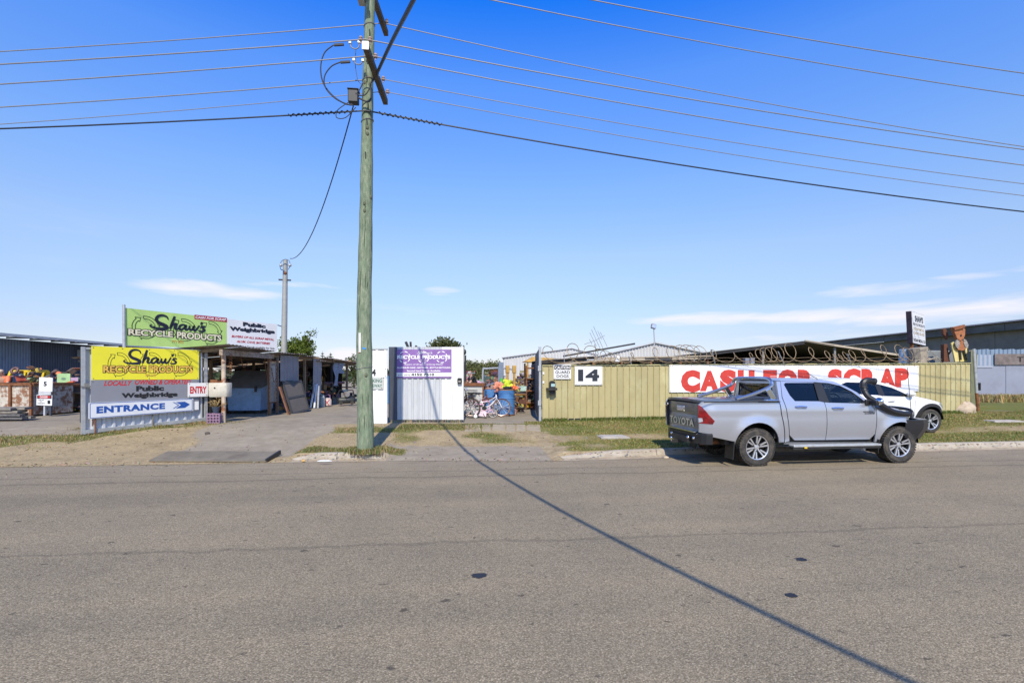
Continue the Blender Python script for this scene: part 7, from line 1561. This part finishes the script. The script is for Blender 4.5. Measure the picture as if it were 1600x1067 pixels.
for x in (-.42, .5):
    for y in (-.05, .45): MB().box((x, y, .39), (.09, .09, .78)).build('leg', M('bench_timber', (.34, .22, .12)), t)
for x in (-.2, -.02, .15): MB().box((x, -.06, .62), (.09, .03, .28)).build('slat', M('bench_timber', (.34, .22, .12)), t)
p = P(38, 652, 38); t = thing('yellow_forklift', 'yellow roll cage of a forklift rising behind the white rusty bin', 'forklift', p, -YAW)
yl2 = M('forklift_yellow', (.72, .52, .03), .5, var=.1); mb = MB(); S_ = lambda x, y: ((x - 38) / 38, (652 - y) / 38)
for y in (-.4, .4):
    for (x0, y0), (x1, y1) in (((23, 606), (33, 580)), ((33, 580), (61, 580)), ((61, 580), (60, 606)), ((55, 582), (49.5, 604))):
        a, b = S_(x0, y0), S_(x1, y1); mb.bar((a[0], y, a[1]), (b[0], y, b[1]), .09)
for x in (33, 61): a = S_(x, 580); mb.bar((a[0], -.4, a[1]), (a[0], .4, a[1]), .08)
mb.build('roll_cage', yl2, t); mb = MB(); mb.box((.1, 0, .7), (1.4, .9, .75)); mb.build('body', yl2, t, bevel=.03)
for x in (-.4, .6):
    for y in (-.45, .45): mb = MB(); mb.lathe([(0, -.1), (.28, -.1), (.3, 0), (.28, .1), (0, .1)], (x, y, .3), 'Y', 18); mb.build('wheel', rubber, t)
mb = MB(); a = S_(43, 600); mb.box((a[0], 0, a[1]), (.2, .5, .5)); mb.build('seat', blk, t); mb = MB(); a = S_(17, 595); mb.box((a[0], -.2, a[1] - .2), (.25, .3, 1.0)); mb.build('mast', darksteel, t); mb = MB(); mb.box((a[0] - .03, -.38, a[1] + .2), (.10, .06, .12)); mb.build('lamp', signwhite, t)
mb = MB(); a = S_(63, 577); mb.sphere((a[0], 0, a[1]), .06); mb.build('beacon', orange, t)
a, b = P(-6, 602, 42), P(24, 603.5, 42); tag(MB().bar(a, b, .14, .07).build('orange_beam', orange), 'orange painted beam lying along the top of the white rusty bin', 'beam')
a, b = P(84, 603, 41), P(116, 596, 41); tag(MB().bar(a, b, .10, .06).build('red_beam', M('red_lead', (.50, .10, .03), .6, var=.2)), 'red lead painted beam leaning across behind the green sign', 'beam')

# ------------------------------------------------------------------ people
skin = M('skin', (.45, .27, .19), .6, var=.06)
def skinned(name, joints, edges, rad, m, parent, root=0, sub=2):
    me = bpy.data.meshes.new(name); me.from_pydata([tuple(j) for j in joints], edges, []); o = bpy.data.objects.new(name, me); link(o)
    if parent: o.parent = parent
    o.modifiers.new('skin', 'SKIN'); d = me.skin_vertices[0].data
    for i, r_ in enumerate(rad): d[i].radius = (r_, r_) if not isinstance(r_, tuple) else r_; d[i].use_root = i == root
    s = o.modifiers.new('sub', 'SUBSURF'); s.levels = s.render_levels = sub; me.materials.append(m)
    return o
def person(label, loc, rz, stoop, shirt, trousers, hairm, arm_fwd=.3, vest=None, cap=False):
    t = thing('person', label, 'person', loc, rz); V = Vector      # faces local -y
    hip = V((0, .02, .90)); s = stoop; up = V((0, -math.sin(s), math.cos(s)))
    waist = hip + up * .18; chest = hip + up * .40; neck = hip + up * .56; hd = (up * .75 + V((0, -.15, .35))).normalized(); head = neck + hd * .10; top = neck + hd * .25
    J = [hip, waist, chest, neck, head, top]; E = [(0, 1), (1, 2), (2, 3), (3, 4), (4, 5)]; Rr = [(.15, .11), (.14, .105), (.165, .115), .055, (.078, .092), (.060, .070)]
    hands = []
    for sx in (-1, 1):
        n = len(J); sh = chest + V((sx * .19, 0, 0)) + up * .10; el = sh + V((sx * .05, -.10 - .1 * arm_fwd, -.27)); wr = el + V((-sx * .02, -.18 * (arm_fwd + .4), -.20)); hn = wr + V((0, -.05, -.06))
        J += [sh, el, wr, hn]; E += [(2, n), (n, n + 1), (n + 1, n + 2), (n + 2, n + 3)]; Rr += [.058, .045, .030, .032]
        for q in range(5):
            k = len(J); d = V((sx * (-.03 + .015 * q), -.035, -.065)) if q else V((-sx * .045, -.03, -.03)); J.append(hn + d); E.append((n + 3, k)); Rr.append(.009)
        k = len(J); kn = V((sx * .11, -.03, .48)); an = V((sx * .11, .02, .09)); toe = V((sx * .12, -.13, .05)); hp = V((sx * .09, .02, .84)); J += [hp, kn, an, toe]; E += [(0, k), (k, k + 1), (k + 1, k + 2), (k + 2, k + 3)]; Rr += [.095, .062, .042, .045]
    skinned('body', J, E, Rr, skin, t)
    J2 = [hip + up * .05, waist, chest, neck - up * .04]; E2 = [(0, 1), (1, 2), (2, 3)]; R2 = [(.165, .125), (.16, .12), (.18, .135), .085]
    for sx in (-1, 1): n = len(J2); sh = chest + V((sx * .19, 0, 0)) + up * .10; el = sh + V((sx * .05, -.10 - .1 * arm_fwd, -.27)); J2 += [sh, sh.lerp(el, .7)]; E2 += [(2, n), (n, n + 1)]; R2 += [.075, .066]
    skinned('shirt', J2, E2, R2, shirt, t)
    J3 = [hip]; E3 = []; R3 = [(.165, .125)]
    for sx in (-1, 1): n = len(J3); J3 += [V((sx * .09, .02, .82)), V((sx * .11, -.03, .48)), V((sx * .11, .02, .13))]; E3 += [(0, n), (n, n + 1), (n + 1, n + 2)]; R3 += [.112, .08, .072]
    skinned('trousers', J3, E3, R3, trousers, t)
    for sx in (-1, 1): mb = MB(); mb.sphere((sx * .115, -.05, .05), .08, 10, 6, (.62, 1.6, .65)); mb.build('boot', black, t, smooth_=True)
    mb = MB(); mb.sphere(head + hd * .085 + V((0, .02, .0)), .098, 12, 8, (.88, 1.0, .8)); mb.build('cap' if cap else 'hair', hairm, t, smooth_=True)
    f = V((0, -1, 0)) * math.cos(s * .5) + V((0, 0, -1)) * math.sin(s * .5); mb = MB(); mb.sphere(head + f * .095 - hd * .0, .017, 8, 6, (.7, 1, 1.3)); mb.build('nose', skin, t, smooth_=True)
    mb = MB()
    for sx in (-1, 1): mb.sphere(head + f * .082 + V((sx * .03, 0, 0)) + hd * .03, .009, 6, 5)
    mb.build('eye', black, t)
    mb = MB(); mb.sphere(head + f * .078 - hd * .045, .02, 8, 4, (1.2, .5, .3)); mb.build('mouth', M('lip', (.32, .12, .10), .5), t)
    mb = MB()
    for sx in (-1, 1): mb.sphere(head + V((sx * .08, .01, 0)), .024, 8, 5, (.4, .8, 1.2))
    mb.build('ear', skin, t)
    return t
dkt = M('navy_trousers', (.03, .035, .06), .8); grh = M('grey_hair', (.36, .34, .32), .9); navyshirt = M('navy_shirt', (.04, .055, .10), .8)
p = P(10, 652, 41); person('person in an orange work shirt stooping behind the white rusty bin at the far left', (p.x, p.y, .38), -YAW + .2, .42, orange, dkt, M('straw_hat', (.55, .42, .30), .8), cap=True)
p = P(111.5, 648, 39); person('person in a navy shirt with orange shoulders bending at the bench behind the entrance gate', (p.x, p.y, .38), -YAW - 1.2, .65, navyshirt, M('khaki_trousers', (.34, .29, .20), .8), orange, cap=True, arm_fwd=.8)
p = P(744, 650, 31); person('grey haired person in black bending over the scrap beyond the white bin', (p.x, p.y, .42), -YAW - 1.1, .6, M('black_shirt', (.015, .016, .02), .85), dkt, grh, arm_fwd=.5)

# ================================================================== TREES AND PLANTS
def leafmat(name, c0, c1):
    if name in MATS: return MATS[name]
    m = bpy.data.materials.new(name); m.use_nodes = True; n = m.node_tree.nodes; l = m.node_tree.links; b = n['Principled BSDF']; b.inputs['Roughness'].default_value = .6; b.inputs['Specular IOR Level'].default_value = .25
    a = n.new('ShaderNodeAttribute'); a.attribute_name = 'Col'; l.new(a.outputs['Color'], b.inputs['Base Color'])
    tr = n.new('ShaderNodeBsdfTranslucent'); l.new(a.outputs['Color'], tr.inputs[0]); ad = n.new('ShaderNodeMixShader'); ad.inputs[0].default_value = .25
    l.new(b.outputs[0], ad.inputs[1]); l.new(tr.outputs[0], ad.inputs[2]); l.new(ad.outputs[0], n['Material Output'].inputs[0]); MATS[name] = m; m['c'] = (*c0, *c1); return m
barkm = M('bark', (.16, .12, .085), .9, var=.3, vs=8)
def tree(label, base, lobes, n, size, c0, c1, seed, trunk=.14, name='tree', group=None, cat='tree'):
    rd = random.Random(seed); t = thing(name, label, cat, base, 0, group); mt = leafmat('leaves', c0, c1); mb = MB(); B = Vector(base)
    vol = [l[3] * l[4] * l[5] for l in lobes]; tot = sum(vol)
    for (cx, cy, cz, rx_, ry, rz_), v in zip(lobes, vol):
        for i in range(int(n * v / tot) // 9):
            d = Vector((rd.gauss(0, 1), rd.gauss(0, 1), rd.gauss(0, 1))).normalized() * (rd.random() ** .38)
            c = Vector((cx + d.x * rx_, cy + d.y * ry, cz + d.z * rz_)); mixv = rd.random()
            for j in range(9):
                q = c + Vector((rd.gauss(0, 1), rd.gauss(0, 1), rd.gauss(0, .8))) * size * 1.25; s = size * rd.uniform(.5, 1.1); u = Vector((rd.gauss(0, 1), rd.gauss(0, 1), rd.gauss(0, .7))).normalized(); w_ = u.orthogonal().normalized(); w_ = Matrix.Rotation(rd.uniform(0, 6.3), 3, u) @ w_; x_ = u.cross(w_)
                m_ = max(0, min(1, mixv * .7 + rd.random() * .3)); mb.col = [a + (b - a) * m_ for a, b in zip(c0, c1)]
                mb.add([q - w_ * s, q + x_ * s * .42 - w_ * s * .1, q + w_ * s, q - x_ * s * .42 - w_ * s * .1], [(0, 1, 2, 3)])
    mb.build('crown', mt, t, fix=False)
    mb = MB(); lo = min(l[2] for l in lobes)
    mb.tube([Vector((0, 0, -.2)), Vector((.02, 0, lo * .5)), Vector((.05, .02, lo))], [trunk, trunk * .8, trunk * .65], 9)
    for l in lobes: mb.tube([Vector((.03, 0, lo * .6)), Vector((l[0] * .5, l[1] * .5, (lo * .7 + l[2]) / 2)), Vector((l[0], l[1], l[2] + l[5] * .3))], [trunk * .55, trunk * .35, trunk * .12], 7)
    mb.build('trunk', barkm, t, smooth_=True); return t
kt = 28; p = P(468, 606, kt); bz = (p.x, p.y, .35); zf = lambda y: CAM_H + (587 - y) / kt - .35
tree('bright leafy tree behind the lean-to with one shoot leaning right', bz, [(-.1, 0, zf(548), .75, .8, .75), (-.85, .2, zf(547), .35, .5, .55), (.3, 0, zf(545), .5, .6, .5), (.45, -.1, zf(531), .22, .3, .42), (.68, -.1, zf(521), .22, .25, .2)], 3600, .10, (.05, .085, .012), (.19, .24, .035), 2)
kt = 17; p = P(695, 606, kt); zf = lambda y: CAM_H + (587 - y) / kt - .3
tree('round dark tree top showing above the sliding gate', (p.x, p.y, .3), [(0, 0, zf(540), 1.2, 1.2, .62), (.9, 0, zf(543), .6, .7, .5), (-.3, .3, zf(545), 1.2, 1.2, .6), (.3, 0, zf(553), 1.2, 1.2, .8)], 3300, .17, (.035, .05, .015), (.12, .13, .04), 3, .2)
rd = random.Random(11)
for i, (px, k, ty, w_) in enumerate(((712, 11, 567, 2.0), (727, 10.5, 565, 1.9), (741, 11, 564.5, 2.0), (755, 10, 569, 2.1), (767, 10.5, 563, 1.3), (779, 10, 567, 2.2), (795, 10, 566, 2.2), (812, 10, 568, 2.2))):
    p = P(px, 606, k); H_ = CAM_H + (587 - ty) / k - .3; dsc = ['leftmost', 'second', 'third', 'fourth', 'pointed fifth', 'sixth', 'seventh', 'rightmost'][i]
    tree('%s tree from the left in the wood edge beyond the scrap yard' % dsc, (p.x, p.y, .3), [(0, 0, H_ * .62, w_, w_, H_ * .38), (rd.uniform(-.8, .8), -.4, H_ * .38, w_ * 1.1, w_, H_ * .36), (rd.uniform(-.6, .6), .2, H_ * .82, w_ * .6, w_ * .6, H_ * .18)], 2300, .21, (.05, .065, .022), (.21, .215, .075), 30 + i, .2, group='trees edging the far side of the yard')
for i, (px, ty, k, lab) in enumerate(((504, 549, 9, 'left of two slim feathery pines far beyond the lean-to'), (516.5, 550.5, 9, 'right of two slim feathery pines far beyond the lean-to'))):
    p = P(px, 606, k); H_ = CAM_H + (587 - ty) / k; t = thing('norfolk_pine', lab, 'pine tree', (p.x, p.y, 0), 0, 'slim far pines'); mb = MB(); rd = random.Random(i)
    for z in range(9):
        zz_ = H_ * (.35 + .65 * z / 9); rr = .95 * (1 - z / 10)
        for j in range(8):
            a = j * .785 + z * .4; d = Vector((math.cos(a), math.sin(a), .25)) * rr
            for q in range(5): mb.col = (.05, .075, .05); c = Vector((0, 0, zz_)) + d * (q + 1) / 5; u = Vector((rd.gauss(0, 1), rd.gauss(0, 1), rd.gauss(0, 1))).normalized() * .12; w_ = u.orthogonal() * .6; mb.add([c - u, c - w_, c + u, c + w_], [(0, 1, 2, 3)])
    mb.build('crown', leafmat('leaves', (0, 0, 0), (1, 1, 1)), t, fix=False); mb = MB(); mb.tube([(0, 0, 0), (0, 0, H_)], [.14, .03], 7); mb.build('trunk', barkm, t)
for px, ty, k, w_, lab in ((512, 555, 11, .9, 'dark bushy tree between the two far slim pines'), (553, 556, 14, 1.0, 'dark tree top showing just left of the green power pole'), (487, 550, 14, .5, 'small dark tree behind the low end of the lean-to roof')):
    p = P(px, 606, k); H_ = CAM_H + (587 - ty) / k - .3; tree(lab, (p.x, p.y, .3), [(0, 0, H_ * .7, w_, w_, H_ * .3), (.2, 0, H_ * .4, w_, w_, H_ * .3)], 1300, .16, (.03, .05, .014), (.10, .12, .035), int(px), .12)
# leafless spray behind the rock, rock, weeds
q = G(1500, 645); mb = MB(); rd = random.Random(4)
rows = []
for i in range(9):
    t_ = math.pi * i / 8; rows.append([Vector((q.x + .35 * math.sin(t_) * math.cos(a) * (1 + .3 * nz(a, t_, 1.5)), q.y - .22 + .2 * math.sin(t_) * math.sin(a), q.z + .10 + .30 * math.cos(t_) * (1 + .25 * nz(a + 3, t_, 1.7)))) for a in [2 * math.pi * j / 12 for j in range(13)]])
mb.grid(rows); tag(mb.build('rock', M('pale_rock', (.46, .37, .27), .9, var=.25, vs=5, bump=.6), smooth_=True, fix=False, angle=50), 'pale rounded rock at the foot of the olive fence past the white SUV', 'rock')
def weeds(name, label, pts, hmax, n, cols, seed, kind='stuff', wd=.006):
    rd = random.Random(seed); mb = MB()
    for i in range(n):
        x, y, sc = pts(rd); z = T(x, y)
        if sc <= 0: continue
        h = hmax * sc * rd.uniform(.45, 1.0); a = rd.uniform(0, 6.283); ln = rd.uniform(.2, .9) * h; d = Vector((math.cos(a), math.sin(a), 0)); s_ = Vector((-d.y, d.x, 0)) * wd * rd.uniform(.7, 1.4)
        mb.col = [q_ * rd.uniform(.75, 1.25) for q_ in (cols[0] if rd.random() < cols[2](x, y) else cols[1])]
        p_ = Vector((x, y, z)); m_ = p_ + d * ln * .35 + Vector((0, 0, h * .7)); e_ = p_ + d * ln + Vector((0, 0, h))
        mb.add([p_ - s_, p_ + s_, m_ + s_ * .7, m_ - s_ * .7, e_], [(0, 1, 2, 3), (3, 2, 4)])
    o = mb.build(name, leafmat('leaves', (0, 0, 0), (1, 1, 1)), fix=False); return tag(o, label, 'grass' if label else None, None, kind)
gcol = [(.125, .165, .03), (.37, .30, .125), lambda x, y: .34 + .6 * nz(x, y, .8, 3) - .35 * bump01(y - kerb_y(x), 1.5, 2.4, .4)]
def gp_(x0, x1, s0, s1):
    def f(rd):
        x = rd.uniform(x0, x1); y = kerb_y(x) + rd.uniform(s0, s1); g = ground_mix(x, y)[0]; return x, y, (g if rd.random() < g * 1.1 else 0)
    return f
weeds('verge_grass', 'short patchy grass of the verge along the olive fence', gp_(1.5, 21, .46, 5.1), .052, 105000, gcol, 1)
weeds('verge_grass', 'thin dry grass on the bare verge around the power pole and sliding gate', gp_(-4.2, 1.8, .45, 4.6), .055, 30000, [(.11, .13, .035), (.36, .28, .14), lambda x, y: .4 + .6 * nz(x, y, .8, 3)], 2)
weeds('verge_grass', 'ragged grass at the foot of the entrance gate', gp_(-15.5, -6.5, .6, 5.5), .10, 30000, [(.13, .135, .035), (.38, .29, .14), lambda x, y: .45 + .7 * nz(x, y, .8, 3)], 3)
def fence_edge(rd): u = rd.random(); p_ = fA.lerp(fB, u); return p_.x, p_.y - abs(rd.gauss(0, .12)) + .02, 1.0 if nz(u * 22, 1, 1) > -.2 else .45
weeds('fence_weeds', 'longer green grass growing along the foot of the olive fence', fence_edge, .15, 9000, [(.12, .17, .03), (.30, .27, .10), lambda x, y: .8], 5)
def dry_bank(rd): x = rd.uniform(20.5, 34); return x, 22.6 + rd.gauss(0, .5) - .1 * (x - 22), 1
weeds('dry_grass', 'dry straw coloured grass along the foot of the blue grey fence', dry_bank, .42, 7000, [(.42, .33, .14), (.30, .25, .10), lambda x, y: .8], 6, wd=.02)
def pole_foot(rd): a = rd.uniform(0, 6.283); r_ = .2 + abs(rd.gauss(0, .12)); return base.x + r_ * math.cos(a), base.y + r_ * math.sin(a), 1
weeds('pole_weeds', 'tufts of grass round the foot of the green power pole', pole_foot, .13, 1400, [(.12, .15, .035), (.36, .29, .14), lambda x, y: .5], 12)
def skirt(rd): u = rd.random(); a_ = P(608, 660, 51.5).lerp(P(725, 660, 51.5), u); return a_.x, a_.y + rd.gauss(0, .05), .8 if rd.random() < .4 else 0
weeds('gate_weeds', 'stray dry stalks under the sliding gate', skirt, .16, 500, [(.40, .34, .2), (.2, .2, .07), lambda x, y: .8], 8)
# loose stones, leaves and grit near the kerb
rd = random.Random(9); mb = MB()
for i in range(2600):
    x = rd.uniform(-13, 3) if i % 3 else rd.uniform(3, 17); y = kerb_y(x) + rd.choice([rd.gauss(.15, .12), rd.uniform(-1.2, .3), rd.uniform(.5, 4.5)]) ; s = rd.uniform(.007, .026) if y > kerb_y(x) else rd.uniform(.005, .014); z = T(x, y) + s * .3
    if .25 < y - kerb_y(x) < .5: continue
    mb.col = [q * rd.uniform(.6, 1.1) for q in rd.choice([(.36, .29, .2), (.25, .17, .09), (.42, .37, .3), (.12, .09, .06)])]; mb.box((x, y, z), (s * rd.uniform(1, 2), s, s * .6), rd.uniform(0, 3))
tag(mb.build('grit', M('grit', (1, 1, 1), .9, var=.2, attr=True)), 'loose grit, leaves and small stones strewn along the kerb', 'grit', None, 'stuff')
for px, py, s, c, lab in ((507, 721, (.30, .05, .02), (.66, .70, .74), 'flattened white paper strip lying in the gutter below the power pole'), (474, 721, (.09, .05, .03), (.55, .35, .12), 'crumpled tan wrapper in the gutter left of the power pole'), (324, 678, (.14, .09, .04), (.08, .07, .06), 'small dark clod lying on the driveway below the ENTRY sign'), (1041, 716, (.13, .08, .03), (.5, .42, .3), 'flat pale stone in the gutter behind the utility')):
    p = G(px, py); mb = MB(); mb.sphere((p.x, p.y, p.z + s[2] * .6), 1, 10, 5, (s[0] / 2, s[1] / 2, s[2])); tag(mb.build('litter', M('litter_%d' % px, c, .7)), lab, 'litter')
# distant low hills of trees closing the horizon
rd = random.Random(5); mb = MB()
for i in range(9000):
    a = rd.uniform(-.95, .95); d = rd.uniform(170, 230); x = d * math.sin(a + YAW); y = d * math.cos(a + YAW); h = 3.4 + 1.3 * nz(a * 14, 0, 1.0) + .6 * nz(a * 50, 2, 1.0); z = h * rd.random() ** .6; s = rd.uniform(.7, 1.5)
    u = Vector((rd.gauss(0, 1), rd.gauss(0, 1), rd.gauss(0, 1))).normalized() * s; w_ = u.orthogonal().normalized() * s * .6; mb.col = [q * rd.uniform(.6, 1.2) for q in (.075, .09, .045)]; c = Vector((x, y, z)); mb.add([c - u, c - w_, c + u, c + w_], [(0, 1, 2, 3)])
tag(mb.build('far_trees', leafmat('leaves', (0, 0, 0), (1, 1, 1)), fix=False), 'low line of distant trees along the horizon', 'trees', None, 'stuff')
